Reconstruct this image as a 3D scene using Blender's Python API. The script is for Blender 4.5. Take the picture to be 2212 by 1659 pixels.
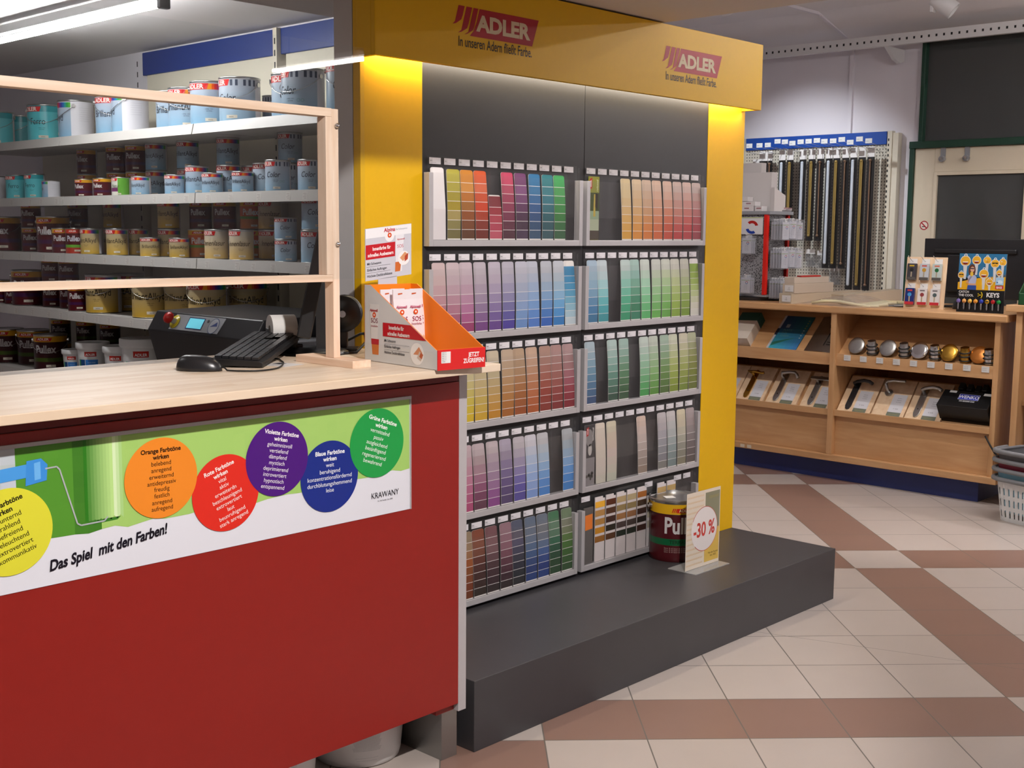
import bpy, math, random
from mathutils import Matrix, Vector
random.seed(7)
for _o in list(bpy.data.objects):
    bpy.data.objects.remove(_o, do_unlink=True)
SC = bpy.context.scene
COL = SC.collection
R = math.radians
PI = math.pi

# ------------------------------------------------------------------ camera, light, exposure
CAM_H = 1.4764
cam = bpy.data.cameras.new('camera')
cam.sensor_fit = 'HORIZONTAL'
cam.sensor_width = 36.0
cam.lens = 2625.54 / 2212 * 36.0
cam.clip_start = 0.05
cam.clip_end = 60
co = bpy.data.objects.new('camera', cam)
COL.objects.link(co)
_y, _p, _r = R(43.28027), R(7.12392), R(0.49217)
_fw = Vector((math.cos(_y) * math.cos(_p), math.sin(_y) * math.cos(_p), -math.sin(_p)))
_rt = Vector((math.sin(_y), -math.cos(_y), 0))
_up = _rt.cross(_fw)
_r2 = _rt * math.cos(_r) + _up * math.sin(_r)
_u2 = -_rt * math.sin(_r) + _up * math.cos(_r)
co.matrix_world = Matrix(((_r2.x, _u2.x, -_fw.x, 0), (_r2.y, _u2.y, -_fw.y, 0), (_r2.z, _u2.z, -_fw.z, CAM_H), (0, 0, 0, 1)))
SC.camera = co

w = bpy.data.worlds.new('world')
w.use_nodes = True
w.node_tree.nodes['Background'].inputs[0].default_value = (0.5, 0.5, 0.52, 1)
w.node_tree.nodes['Background'].inputs[1].default_value = 0.12
SC.world = w
SC.view_settings.view_transform = 'Standard'
SC.view_settings.look = 'None'
SC.view_settings.gamma = 1.0
SC.view_settings.use_curve_mapping = False
SC.view_settings.exposure = 0.0
SC.cycles.transparent_max_bounces = 24
SC.cycles.max_bounces = 8
SC.cycles.caustics_reflective = False
SC.cycles.caustics_refractive = False


def light(name, kind, loc, energy, color=(1, 1, 1), size=0.1, size_y=None, aim=None, spot=None, blend=0.5):
    d = bpy.data.lights.new(name, kind)
    d.energy = energy
    d.color = color
    if kind == 'AREA':
        d.shape = 'RECTANGLE'
        d.size = size
        d.size_y = size_y or size
    else:
        d.shadow_soft_size = size
    if kind == 'SPOT':
        d.spot_size = R(spot)
        d.spot_blend = blend
    o = bpy.data.objects.new(name, d)
    o.location = loc
    if aim is not None:
        o.rotation_euler = (Vector(aim) - Vector(loc)).to_track_quat('-Z', 'Y').to_euler()
    COL.objects.link(o)
    return o


# ceiling spots and tubes of the shop, with added fill tubes (their fittings are built with the room below)
SPOTS = [((1.0, -0.05, 2.95), (1.75, 2.4, 1.0), 430, (1.0, 0.94, 0.91), 66, 0.03),
         ((7.15, 4.75, 2.95), (8.5, 4.9, 1.35), 95, (0.90, 0.94, 1.0), 78, 0.03),
         ((5.5, 0.2, 3.0), (4.4, 2.6, 0.9), 28, (1.0, 0.93, 0.88), 100, 0.03),
         ((4.6, 3.2, 3.0), (6.8, 3.3, 0.55), 125, (1.0, 0.94, 0.9), 75, 0.03)]
for i, (a, b, e, c, s, r_) in enumerate(SPOTS):
    light('spot_light', 'SPOT', a, e, c, r_, aim=b, spot=s, blend=0.8 if i == 1 else 0.35)
# shop tubes shine by their own glass (material tube_glow_shop)
TUBES = [((5.85, -2.4, 2.72), 1.5), ((7.3, 0.6, 2.78), 1.5), ((5.9, 1.7, 2.78), 1.5), ((2.6, -1.2, 2.99), 1.5)]  # right-wall and near-floor tubes are unseen, added as fill light
light('staff_tube_light', 'AREA', (2.6, 5.08, 2.325), 8, (0.95, 0.97, 1.0), 0.05, 1.45, aim=(2.6, 5.08, 0))
light('staff_tube_light', 'AREA', (0.7, 4.4, 2.325), 3, (0.97, 0.97, 1.0), 0.05, 1.45, aim=(0.7, 4.4, 0))  # unseen tube added to brighten the pier and shelf fronts
light('display_led_light', 'AREA', (3.385, 2.822, 2.014), 8.0, (1.0, 0.90, 0.72), 2.02, 0.016, aim=(3.385, 2.822, 0))


# ------------------------------------------------------------------ colour and material helpers
def lin(h, g=1.0):
    h = h.lstrip('#')
    o = []
    for i in (0, 2, 4):
        c = int(h[i:i + 2], 16) / 255
        c = c / 12.92 if c <= 0.04045 else ((c + 0.055) / 1.055) ** 2.4
        o.append(min(0.92, c * g))
    return tuple(o)


def mix(a, b, t):
    return tuple(x + (y - x) * t for x, y in zip(a, b))


MATS = {}


def nt(name):
    m = bpy.data.materials.new(name)
    m.use_nodes = True
    MATS[name] = m
    t = m.node_tree
    return m, t, t.nodes['Principled BSDF']


def N(t, kind, **kw):
    n = t.nodes.new(kind)
    for k, v in kw.items():
        if k.startswith('i_'):
            n.inputs[k[2:].replace('_', ' ')].default_value = v
        else:
            setattr(n, k, v)
    return n


def plain(name, col, rough=0.5, metal=0.0, noise=0.05, scale=30, bump=0.0, spec=0.5, emit=0.0):
    m, t, b = nt(name)
    b.inputs['Roughness'].default_value = rough
    b.inputs['Metallic'].default_value = metal
    b.inputs['Specular IOR Level'].default_value = spec
    tc = N(t, 'ShaderNodeTexCoord')
    nz = N(t, 'ShaderNodeTexNoise')
    nz.inputs['Scale'].default_value = scale
    nz.inputs['Detail'].default_value = 4
    t.links.new(tc.outputs['Object'], nz.inputs['Vector'])
    mx = N(t, 'ShaderNodeMix', data_type='RGBA')
    c = col if not isinstance(col, str) else lin(col)
    mx.inputs[6].default_value = (*[x * (1 - noise) for x in c], 1)
    mx.inputs[7].default_value = (*[min(1, x * (1 + noise)) for x in c], 1)
    t.links.new(nz.outputs['Fac'], mx.inputs[0])
    t.links.new(mx.outputs[2], b.inputs['Base Color'])
    if bump:
        bp = N(t, 'ShaderNodeBump')
        bp.inputs['Strength'].default_value = bump
        bp.inputs['Distance'].default_value = 0.002
        t.links.new(nz.outputs['Fac'], bp.inputs['Height'])
        t.links.new(bp.outputs['Normal'], b.inputs['Normal'])
    if emit:
        b.inputs['Emission Color'].default_value = (*c, 1)
        b.inputs['Emission Strength'].default_value = emit
    return m


def wood(name, c1, c2, axis, scale=6.0, stretch=12.0, rough=0.45, planks=0.0):
    """long-grained wood, grain along axis (0,1,2)"""
    m, t, b = nt(name)
    b.inputs['Roughness'].default_value = rough
    tc = N(t, 'ShaderNodeTexCoord')
    mp = N(t, 'ShaderNodeMapping')
    s = [scale * stretch] * 3
    s[axis] = scale
    mp.inputs['Scale'].default_value = s
    t.links.new(tc.outputs['Object'], mp.inputs['Vector'])
    nz = N(t, 'ShaderNodeTexNoise')
    nz.inputs['Scale'].default_value = 1.0
    nz.inputs['Detail'].default_value = 6
    nz.inputs['Distortion'].default_value = 0.6
    t.links.new(mp.outputs[0], nz.inputs['Vector'])
    fac = nz.outputs['Fac']
    if planks:
        mp2 = N(t, 'ShaderNodeMapping')
        s2 = [1.0 / planks] * 3
        s2[axis] = 1.6
        mp2.inputs['Scale'].default_value = s2
        t.links.new(tc.outputs['Object'], mp2.inputs['Vector'])
        vr = N(t, 'ShaderNodeTexVoronoi', distance='CHEBYCHEV')
        vr.inputs['Scale'].default_value = 1.0
        t.links.new(mp2.outputs[0], vr.inputs['Vector'])
        sp = N(t, 'ShaderNodeSeparateColor')
        t.links.new(vr.outputs['Color'], sp.inputs[0])
        ma = N(t, 'ShaderNodeMath', operation='MULTIPLY_ADD')
        ma.inputs[1].default_value = 0.35
        t.links.new(sp.outputs[0], ma.inputs[0])
        t.links.new(nz.outputs['Fac'], ma.inputs[2])
        mm = N(t, 'ShaderNodeMath', operation='SUBTRACT')
        mm.inputs[1].default_value = 0.17
        t.links.new(ma.outputs[0], mm.inputs[0])
        fac = mm.outputs[0]
    rp = N(t, 'ShaderNodeValToRGB')
    rp.color_ramp.elements[0].position = 0.32
    rp.color_ramp.elements[0].color = (*lin(c1), 1)
    rp.color_ramp.elements[1].position = 0.68
    rp.color_ramp.elements[1].color = (*lin(c2), 1)
    t.links.new(fac, rp.inputs[0])
    t.links.new(rp.outputs[0], b.inputs['Base Color'])
    bp = N(t, 'ShaderNodeBump')
    bp.inputs['Strength'].default_value = 0.06
    bp.inputs['Distance'].default_value = 0.001
    t.links.new(fac, bp.inputs['Height'])
    t.links.new(bp.outputs['Normal'], b.inputs['Normal'])
    return m


def printed(name, rough, metal=0.0, coat=0.0):
    """the colour of each face comes from the print on it"""
    m, t, b = nt(name)
    at = N(t, 'ShaderNodeAttribute', attribute_name='Col')
    t.links.new(at.outputs['Color'], b.inputs['Base Color'])
    b.inputs['Roughness'].default_value = rough
    b.inputs['Metallic'].default_value = metal
    b.inputs['Coat Weight'].default_value = coat
    b.inputs['Specular IOR Level'].default_value = 0.35
    return m


def clear(name, tint=(1, 1, 1), refl=0.9, rough=0.0, haze=0.0, fres=1.45):
    m, t, b = nt(name)
    t.nodes.remove(b)
    out = t.nodes['Material Output']
    tr = N(t, 'ShaderNodeBsdfTransparent')
    tr.inputs[0].default_value = (*tint, 1)
    gl = N(t, 'ShaderNodeBsdfGlossy')
    gl.inputs['Color'].default_value = (refl, refl, refl, 1)
    gl.inputs['Roughness'].default_value = rough
    fr = N(t, 'ShaderNodeFresnel')
    fr.inputs[0].default_value = fres
    ge = N(t, 'ShaderNodeNewGeometry')
    inv = N(t, 'ShaderNodeMath', operation='SUBTRACT')
    inv.inputs[0].default_value = 1.0
    t.links.new(ge.outputs['Backfacing'], inv.inputs[1])
    mu = N(t, 'ShaderNodeMath', operation='MULTIPLY')
    t.links.new(fr.outputs[0], mu.inputs[0])
    t.links.new(inv.outputs[0], mu.inputs[1])
    ms = N(t, 'ShaderNodeMixShader')
    t.links.new(mu.outputs[0], ms.inputs[0])
    t.links.new(tr.outputs[0], ms.inputs[1])
    t.links.new(gl.outputs[0], ms.inputs[2])
    last = ms
    if haze:
        df = N(t, 'ShaderNodeBsdfDiffuse')
        df.inputs[0].default_value = (0.8, 0.8, 0.8, 1)
        m2 = N(t, 'ShaderNodeMixShader')
        m2.inputs[0].default_value = haze
        t.links.new(ms.outputs[0], m2.inputs[1])
        t.links.new(df.outputs[0], m2.inputs[2])
        last = m2
    t.links.new(last.outputs[0], out.inputs[0])
    return m


def glow(name, col, strength):
    m, t, b = nt(name)
    b.inputs['Base Color'].default_value = (*col, 1)
    b.inputs['Emission Color'].default_value = (*col, 1)
    b.inputs['Emission Strength'].default_value = strength
    return m


def floor_material():
    m, t, b = nt('floor_tiles')
    tc = N(t, 'ShaderNodeTexCoord')
    mp = N(t, 'ShaderNodeMapping', vector_type='TEXTURE')
    mp.inputs['Location'].default_value = (4.90275, 2.50178, 0)
    mp.inputs['Rotation'].default_value = (0, 0, R(-44.2697))
    mp.inputs['Scale'].default_value = (0.303, -0.303, 1)
    t.links.new(tc.outputs['Object'], mp.inputs['Vector'])
    sx = N(t, 'ShaderNodeSeparateXYZ')
    t.links.new(mp.outputs[0], sx.inputs[0])

    def M_(op, a, b_=None, c=None):
        n = N(t, 'ShaderNodeMath', operation=op)
        for k, v in enumerate((a, b_, c)):
            if v is None:
                continue
            if isinstance(v, (int, float)):
                n.inputs[k].default_value = v
            else:
                t.links.new(v, n.inputs[k])
        return n.outputs[0]
    u, v = sx.outputs[0], sx.outputs[1]
    fu, fv = M_('FLOOR', u), M_('FLOOR', v)
    isu = M_('LESS_THAN', M_('ABSOLUTE', M_('SUBTRACT', M_('FLOORED_MODULO', fu, 6.0), 0.0)), 0.5)
    isv = M_('LESS_THAN', M_('ABSOLUTE', M_('SUBTRACT', M_('FLOORED_MODULO', fv, 6.0), 5.0)), 0.5)
    brown = M_('ABSOLUTE', M_('SUBTRACT', isu, isv))
    gu = M_('MINIMUM', M_('FRACT', u), M_('SUBTRACT', 1.0, M_('FRACT', u)))
    gv = M_('MINIMUM', M_('FRACT', v), M_('SUBTRACT', 1.0, M_('FRACT', v)))
    grout = M_('LESS_THAN', M_('MINIMUM', gu, gv), 0.0068)
    # hairline crack across several tiles
    so = N(t, 'ShaderNodeSeparateXYZ')
    t.links.new(tc.outputs['Object'], so.inputs[0])
    ax, ay, bx, by = 3.84, 2.33, 4.33, 0.93
    L = math.hypot(bx - ax, by - ay)
    nx, ny = (by - ay) / L, -(bx - ax) / L
    cd = M_('ADD', M_('MULTIPLY', so.outputs[0], nx), M_('MULTIPLY', so.outputs[1], ny))
    cd = M_('ABSOLUTE', M_('SUBTRACT', cd, ax * nx + ay * ny))
    crack = M_('MULTIPLY', M_('LESS_THAN', cd, 0.0013), M_('LESS_THAN', M_('ABSOLUTE', M_('SUBTRACT', so.outputs[1], 1.6)), 0.75))
    dark = M_('MAXIMUM', grout, crack)
    cb = N(t, 'ShaderNodeCombineXYZ')
    t.links.new(fu, cb.inputs[0])
    t.links.new(fv, cb.inputs[1])
    wn = N(t, 'ShaderNodeTexWhiteNoise')
    t.links.new(cb.outputs[0], wn.inputs['Vector'])
    nz = N(t, 'ShaderNodeTexNoise')
    nz.inputs['Scale'].default_value = 5
    nz.inputs['Detail'].default_value = 8
    t.links.new(tc.outputs['Object'], nz.inputs['Vector'])
    var = M_('ADD', M_('MULTIPLY', wn.outputs['Value'], 0.4), M_('MULTIPLY', nz.outputs['Fac'], 0.6))

    def cmix(f, a, b_):
        n = N(t, 'ShaderNodeMix', data_type='RGBA')
        t.links.new(f, n.inputs[0])
        for k, x in ((6, a), (7, b_)):
            if isinstance(x, tuple):
                n.inputs[k].default_value = (*x, 1)
            else:
                t.links.new(x, n.inputs[k])
        return n.outputs[2]
    cream = cmix(var, lin('#b3a8a0'), lin('#c2b7af'))
    brn = cmix(var, lin('#85695e'), lin('#927467'))
    c = cmix(brown, cream, brn)
    c = cmix(dark, c, lin('#6f6962'))
    t.links.new(c, b.inputs['Base Color'])
    b.inputs['Roughness'].default_value = 0.34
    b.inputs['Specular IOR Level'].default_value = 0.35
    bp = N(t, 'ShaderNodeBump')
    bp.inputs['Strength'].default_value = 0.25
    bp.inputs['Distance'].default_value = 0.0015
    t.links.new(M_('SUBTRACT', 1.0, dark), bp.inputs['Height'])
    t.links.new(bp.outputs['Normal'], b.inputs['Normal'])
    return m


floor_material()
printed('print', 0.55)
printed('print_gloss', 0.28)
printed('print_metal', 0.3, 1.0)
plain('wall_paint', '#e4e0e6', 0.8, noise=0.04, scale=2.5, bump=0.1)
plain('ceiling_paint', '#e6e3e4', 0.85, noise=0.03, scale=2)
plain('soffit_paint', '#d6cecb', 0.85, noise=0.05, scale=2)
plain('pier_paint', '#c4c1c1', 0.7, noise=0.07, scale=6)
plain('red_panel', '#8d180f', 0.42, noise=0.05, scale=40)
plain('red_panel_shaded', '#6e0f0d', 0.5)  # panel red darkened for the shade under the worktop
plain('grey_edge', '#b4b0b2', 0.5)
plain('steel', '#9c9c9a', 0.35, 0.9, noise=0.1, scale=8)
plain('yellow_laminate', '#e0b00e', 0.5, noise=0.03, scale=60, spec=0.22)
plain('black_laminate', '#2d2c2e', 0.55, noise=0.06, scale=60, spec=0.3)
plain('anthracite', '#3b3a3d', 0.42, noise=0.10, scale=9)
plain('silver_frame', '#b9b6b8', 0.4, 0.25, noise=0.03)
plain('black_plastic', '#18181a', 0.38, noise=0.1)
plain('black_satin', '#232326', 0.3, noise=0.1)
plain('grey_plastic', '#8e9094', 0.42)
plain('white_plastic', '#dcdcdc', 0.35, noise=0.02)
plain('cream_metal', '#d9d2c0', 0.5, noise=0.03)
plain('shelf_white', '#bcb8b3', 0.42, noise=0.03)
plain('blue_metal', '#20387e', 0.4, noise=0.03)
plain('blue_bright', '#1648a0', 0.42, noise=0.03)
plain('navy_plinth', '#22306c', 0.45, noise=0.08, scale=8)
plain('chrome', '#d8d8d8', 0.14, 1.0, noise=0.02)
plain('tin', '#b8b8b6', 0.28, 1.0, noise=0.05)
plain('brass', '#b98f3c', 0.25, 1.0, noise=0.05)
plain('brushed', '#a5a3a0', 0.36, 1.0, noise=0.1, scale=90)
plain('door_cream', '#d8cdb6', 0.5, noise=0.02)
plain('green_frame', '#123a2a', 0.45)
plain('night_glass', '#454746', 0.06, noise=0.0, spec=0.5)
plain('rubber', '#141414', 0.6)
plain('card_white', '#e4e1de', 0.7, noise=0.02)
plain('cardboard', '#b9a68e', 0.8, noise=0.06, scale=20)
plain('basket_white', '#dfe2e4', 0.4)
plain('basket_grey', '#7e8084', 0.45)
wood('birch', '#dcc5aa', '#ecdbc6', 0, 3.0, 8.0, 0.42, planks=0.045)
wood('pine', '#e4c2a6', '#f2d8c2', 0, 4.0, 16.0, 0.55)
wood('pine_up', '#e4c2a6', '#f2d8c2', 2, 4.0, 16.0, 0.55)
wood('pine_foot', '#e4c2a6', '#f2d8c2', 1, 4.0, 16.0, 0.55)
wood('beech', '#bd8f60', '#cca173', 1, 3.0, 9.0, 0.4)
wood('beech_up', '#bd8f60', '#cca173', 2, 3.0, 9.0, 0.4)
wood('maple_board', '#e0bf98', '#edd2b0', 2, 5.0, 6.0, 0.45)
clear('acrylic', (0.97, 0.98, 0.98), 1.0)
clear('acrylic_dull', (0.985, 0.985, 0.985), 0.8, 0.08, haze=0.006)
clear('acrylic_foot', (0.95, 0.95, 0.95), 0.8, 0.15, haze=0.22)
clear('film', (0.92, 0.93, 0.95), 0.9, 0.05, haze=0.09, fres=1.5)
glow('tube_glow', (1.0, 0.99, 0.97), 60.0)
glow('tube_glow_shop', (1.0, 0.95, 0.92), 38.0)
glow('tube_glow_dim', (1.0, 0.97, 0.95), 14.0)
glow('tube_glow_aisle', (1.0, 0.96, 0.95), 105.0)
glow('led_glow', (1.0, 0.9, 0.72), 3.0)
glow('lcd_blue', (0.10, 0.42, 0.52), 0.75)


# ------------------------------------------------------------------ mesh helpers
_F = {}


def text2d(s, bold=0.0, align='CENTER', shear=0.0, xs=1.0, spacing=1.0, lead=1.0):
    """vertices and faces of a line of lettering, letter height about 0.7 of its size"""
    key = (s, bold, align, shear, xs, spacing, lead)
    if key in _F:
        return _F[key]
    cu = bpy.data.curves.new('lettering', 'FONT')
    cu.body = s
    cu.align_x = align
    cu.offset = bold
    cu.shear = shear
    cu.space_character = spacing
    cu.space_line = lead
    cu.resolution_u = 3
    cu.fill_mode = 'FRONT'
    ob = bpy.data.objects.new('lettering', cu)
    me = bpy.data.meshes.new_from_object(ob)
    vs = [(v.co.x * xs, v.co.y) for v in me.vertices]
    fs = [tuple(p.vertices) for p in me.polygons]
    bpy.data.objects.remove(ob)
    bpy.data.curves.remove(cu)
    bpy.data.meshes.remove(me)
    _F[key] = (vs, fs)
    return vs, fs


class MB:
    def __init__(s, mat='print', col=(0.8, 0.8, 0.8)):
        s.v, s.f, s.c, s.m, s.s = [], [], [], [], []
        s.mat, s.col = mat, (lin(col) if isinstance(col, str) else col)

    def face(s, idx, col=None, mat=None, smooth=False):
        if isinstance(col, str):
            col = lin(col)
        s.f.append(tuple(idx))
        s.c.append(col or s.col)
        s.m.append(mat or s.mat)
        s.s.append(smooth)

    def poly(s, pts, col=None, mat=None):
        b = len(s.v)
        s.v += [tuple(p) for p in pts]
        s.face(range(b, b + len(pts)), col, mat)

    def box(s, x0, x1, y0, y1, z0, z1, col=None, mat=None, M=None):
        b = len(s.v)
        pts = [(x, y, z) for x in (x0, x1) for y in (y0, y1) for z in (z0, z1)]
        if M is not None:
            pts = [tuple(M @ Vector(p)) for p in pts]
        s.v += pts
        for q in ((0, 1, 3, 2), (4, 6, 7, 5), (0, 4, 5, 1), (2, 3, 7, 6), (0, 2, 6, 4), (1, 5, 7, 3)):
            s.face([b + k for k in q], col, mat)

    def prism(s, pts, d, col=None, mat=None, side=None):
        """a closed outline (3D points) pushed along d"""
        n = len(pts)
        b = len(s.v)
        d = Vector(d)
        s.v += [tuple(p) for p in pts] + [tuple(Vector(p) + d) for p in pts]
        s.face([b + k for k in range(n)], col, mat)
        s.face([b + n + k for k in reversed(range(n))], col, mat)
        for k in range(n):
            j = (k + 1) % n
            s.face((b + j, b + k, b + n + k, b + n + j), side or col, mat)

    def lathe(s, prof, c=(0, 0, 0), n=32, col=None, mat=None, M=None, smooth=True, fn=None, cap=True):
        """profile [(r,z)...]; a None breaks the shading; fn(angle, z) colours the faces"""
        segs, cur = [], []
        for p in prof:
            if p is None:
                last = cur[-1]
                segs.append(cur)
                cur = [last]
            else:
                cur.append(p)
        segs.append(cur)
        for sg in segs:
            b = len(s.v)
            for r, z in sg:
                for k in range(n):
                    a = 2 * PI * k / n
                    p = Vector((r * math.cos(a), r * math.sin(a), z))
                    if M is not None:
                        p = M @ p
                    s.v.append((p.x + c[0], p.y + c[1], p.z + c[2]))
            for i in range(len(sg) - 1):
                for k in range(n):
                    j = (k + 1) % n
                    cc = col
                    if fn:
                        a = 2 * PI * (k + 0.5) / n
                        if a > PI:
                            a -= 2 * PI
                        cc = fn(a, (sg[i][1] + sg[i + 1][1]) / 2)
                    s.face((b + i * n + k, b + i * n + j, b + (i + 1) * n + j, b + (i + 1) * n + k), cc, mat, smooth)

    def disc(s, c, u, v, r, n=40, col=None, mat=None, r2=None):
        u, v, c = Vector(u), Vector(v), Vector(c)
        s.poly([c + u * (r * math.cos(2 * PI * k / n)) + v * ((r2 or r) * math.sin(2 * PI * k / n)) for k in range(n)], col, mat)

    def tube(s, path, r, n=8, col=None, mat=None, closed=False):
        P = [Vector(p) for p in path]
        b = len(s.v)
        m = len(P)
        pu = None
        for i, p in enumerate(P):
            t = (P[(i + 1) % m] - P[i - 1]) if closed or 0 < i < m - 1 else (P[1] - P[0] if i == 0 else P[-1] - P[-2])
            t.normalize()
            if pu is None:
                u = t.orthogonal().normalized()
            else:
                u = pu - t * pu.dot(t)
                u = u.normalized() if u.length > 1e-6 else t.orthogonal().normalized()
            pu = u
            v = t.cross(u)
            for k in range(n):
                a = 2 * PI * k / n
                s.v.append(tuple(p + u * (r * math.cos(a)) + v * (r * math.sin(a))))
        for i in range(m if closed else m - 1):
            i2 = (i + 1) % m
            for k in range(n):
                j = (k + 1) % n
                s.face((b + i * n + k, b + i * n + j, b + i2 * n + j, b + i2 * n + k), col, mat, True)
        if not closed:
            s.face([b + k for k in reversed(range(n))], col, mat)
            s.face([b + (m - 1) * n + k for k in range(n)], col, mat)

    def cyl(s, a, b_, r, n=20, col=None, mat=None, r2=None):
        a, b_ = Vector(a), Vector(b_)
        t = (b_ - a).normalized()
        u = t.orthogonal().normalized()
        v = t.cross(u)
        ra, rb = r, (r if r2 is None else r2)
        i0 = len(s.v)
        for p, q in ((a, ra), (b_, rb)):
            for k in range(n):
                g = 2 * PI * k / n
                s.v.append(tuple(p + u * (q * math.cos(g)) + v * (q * math.sin(g))))
        for k in range(n):
            j = (k + 1) % n
            s.face((i0 + k, i0 + j, i0 + n + j, i0 + n + k), col, mat, True)
        b2 = len(s.v)
        s.v += s.v[i0:i0 + 2 * n]
        s.face([b2 + k for k in reversed(range(n))], col, mat)
        s.face([b2 + n + k for k in range(n)], col, mat)

    def text(s, st, o, u, v, size, col=None, mat=None, **kw):
        """lettering laid on a plane at o, reading along u, up along v"""
        vs, fs = text2d(st, **kw)
        o, u, v = Vector(o), Vector(u), Vector(v)
        b = len(s.v)
        s.v += [tuple(o + u * (x * size) + v * (y * size)) for x, y in vs]
        for f in fs:
            s.face([b + k for k in f], col, mat)

    def text_round(s, st, r, a0, z0, size, col=None, mat=None, **kw):
        """lettering wrapped on an upright cylinder of radius r around the origin, centred on angle a0"""
        vs, fs = text2d(st, **kw)
        b = len(s.v)
        for x, y in vs:
            a = a0 + x * size / r
            s.v.append((r * math.cos(a), r * math.sin(a), z0 + y * size))
        for f in fs:
            s.face([b + k for k in f], col, mat)

    def build(s, name, parent=None, world=True, bevel=0.0, kind=None, M=None):
        me = bpy.data.meshes.new(name)
        vs = s.v
        if M is not None:
            vs = [tuple(M @ Vector(p)) for p in vs]
        if parent is not None and world:
            inv = root_matrix(parent).inverted()
            vs = [tuple(inv @ Vector(p)) for p in vs]
        me.from_pydata(vs, [], s.f)
        names = []
        for x in s.m:
            if x not in names:
                names.append(x)
        for x in names:
            me.materials.append(MATS[x])
        ix = {x: k for k, x in enumerate(names)}
        me.polygons.foreach_set('material_index', [ix[x] for x in s.m])
        me.polygons.foreach_set('use_smooth', s.s)
        ca = me.color_attributes.new('Col', 'FLOAT_COLOR', 'CORNER')
        dat = []
        for f, c in zip(s.f, s.c):
            dat += [c[0], c[1], c[2], 1.0] * len(f)
        ca.data.foreach_set('color', dat)
        me.update()
        ob = bpy.data.objects.new(name, me)
        COL.objects.link(ob)
        if parent is not None:
            ob.parent = parent
        if bevel:
            bv = ob.modifiers.new('edges', 'BEVEL')
            bv.width = bevel
            bv.segments = 2
            bv.limit_method = 'ANGLE'
        if kind:
            ob['kind'] = kind
        return ob


def root_matrix(o):
    m = Matrix.LocRotScale(o.location, o.rotation_euler, o.scale)
    return (root_matrix(o.parent) @ m) if o.parent else m


def tag(o, label, cat, group=None):
    o['label'] = label
    o['category'] = cat
    if group:
        o['group'] = group
    return o


def thing(name, label, cat, loc=(0, 0, 0), rz=0.0, group=None):
    o = bpy.data.objects.new(name, None)
    o.empty_display_size = 0.05
    o.location = loc
    o.rotation_euler = (0, 0, rz)
    COL.objects.link(o)
    return tag(o, label, cat, group)


def copy_tree(o, parent=None):
    c = o.copy()
    COL.objects.link(c)
    c.parent = parent
    for ch in list(o.children):
        copy_tree(ch, c)
    return c


def solo(mb, name, label, cat, loc, rz=0.0, group=None, bevel=0.0):
    """a thing that is one mesh, its origin at its base (mesh given in the thing's own frame)"""
    o = mb.build(name, bevel=bevel)
    o.location = loc
    o.rotation_euler = (0, 0, rz)
    return tag(o, label, cat, group)


ORD = ['first', 'second', 'third', 'fourth', 'fifth', 'sixth', 'seventh', 'eighth', 'ninth', 'tenth', 'eleventh', 'twelfth', 'thirteenth', 'fourteenth']
UX, UY, UZ = Vector((1, 0, 0)), Vector((0, 1, 0)), Vector((0, 0, 1))
NY = Vector((0, -1, 0))


def adler_logo(mb, o, u, v, k, red, letter, tagline=None):
    """the red flag with its three feather strokes; o at the flag's lower left corner, k = flag width"""
    o, u, v = Vector(o), Vector(u), Vector(v)
    n = u.cross(v)
    P = lambda x, y: o + u * (x * k) + v * (y * k)
    mb.poly([P(0.075, 0), P(0.965, 0), P(1.06, 0.268), P(0.205, 0.268), P(0.165, 0.14), P(0.125, 0.05)], red)
    for t0, t1, tx, ty in ((-0.078, 0.005, -0.155, 0.085), (0.028, 0.105, -0.085, 0.012), (0.125, 0.190, -0.002, 0.004)):
        x = lambda t, y: t - (0.268 - y) * 0.30
        mb.poly([P(t1, 0.268), P(t0, 0.268), P(x(t0, ty + 0.03), ty + 0.03), P(tx, ty), P(tx + 0.045, ty + 0.012), P(x(t1, ty + 0.055) - 0.006, ty + 0.055), P(x(t1, ty + 0.10), ty + 0.10)], red)
    mb.text('ADLER', P(0.545, 0.062) + n * 0.0006, u, v, k * 0.205, letter, bold=0.045, xs=1.20, spacing=1.0)
    if tagline:
        mb.text(tagline, P(-0.06, -0.115), u, v, k * 0.125, lin('#1c1712'), align='LEFT', xs=0.80, bold=0.006)

# ------------------------------------------------------------------ the setting
def struct(mb, name, **k):
    return mb.build(name, kind='structure', **k)


X_END, SOF_Z, HI_Z = 8.56, 2.25, 3.06
m = MB('floor_tiles')
m.box(-3.2, 9.0, -4.2, 8.4, -0.1, 0.0)
struct(m, 'floor')
m = MB('wall_paint')
m.box(X_END, X_END + 0.2, -4.2, 6.2, 0, HI_Z + 0.3)
struct(m, 'wall_right')
m = MB('wall_paint')
m.box(3.75, X_END, 6.0, 6.2, 0, HI_Z + 0.3)
struct(m, 'wall_back')
m = MB('wall_paint')
m.box(3.56, 3.75, 2.96, 8.4, 0, HI_Z)
struct(m, 'wall_behind_shelves')
m = MB('wall_paint')
m.box(-3.2, 3.56, 8.2, 8.4, 0, HI_Z)
struct(m, 'wall_far_left')
m = MB('wall_paint')
m.box(-3.4, -3.2, -4.2, 8.4, 0, HI_Z)
struct(m, 'wall_left')
m = MB('wall_paint')
m.box(-3.4, 9.0, -4.4, -4.2, 0, HI_Z)
struct(m, 'wall_front')
m = MB('ceiling_paint')
m.box(-3.2, 9.0, -4.2, 6.2, HI_Z, HI_Z + 0.1)
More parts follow.
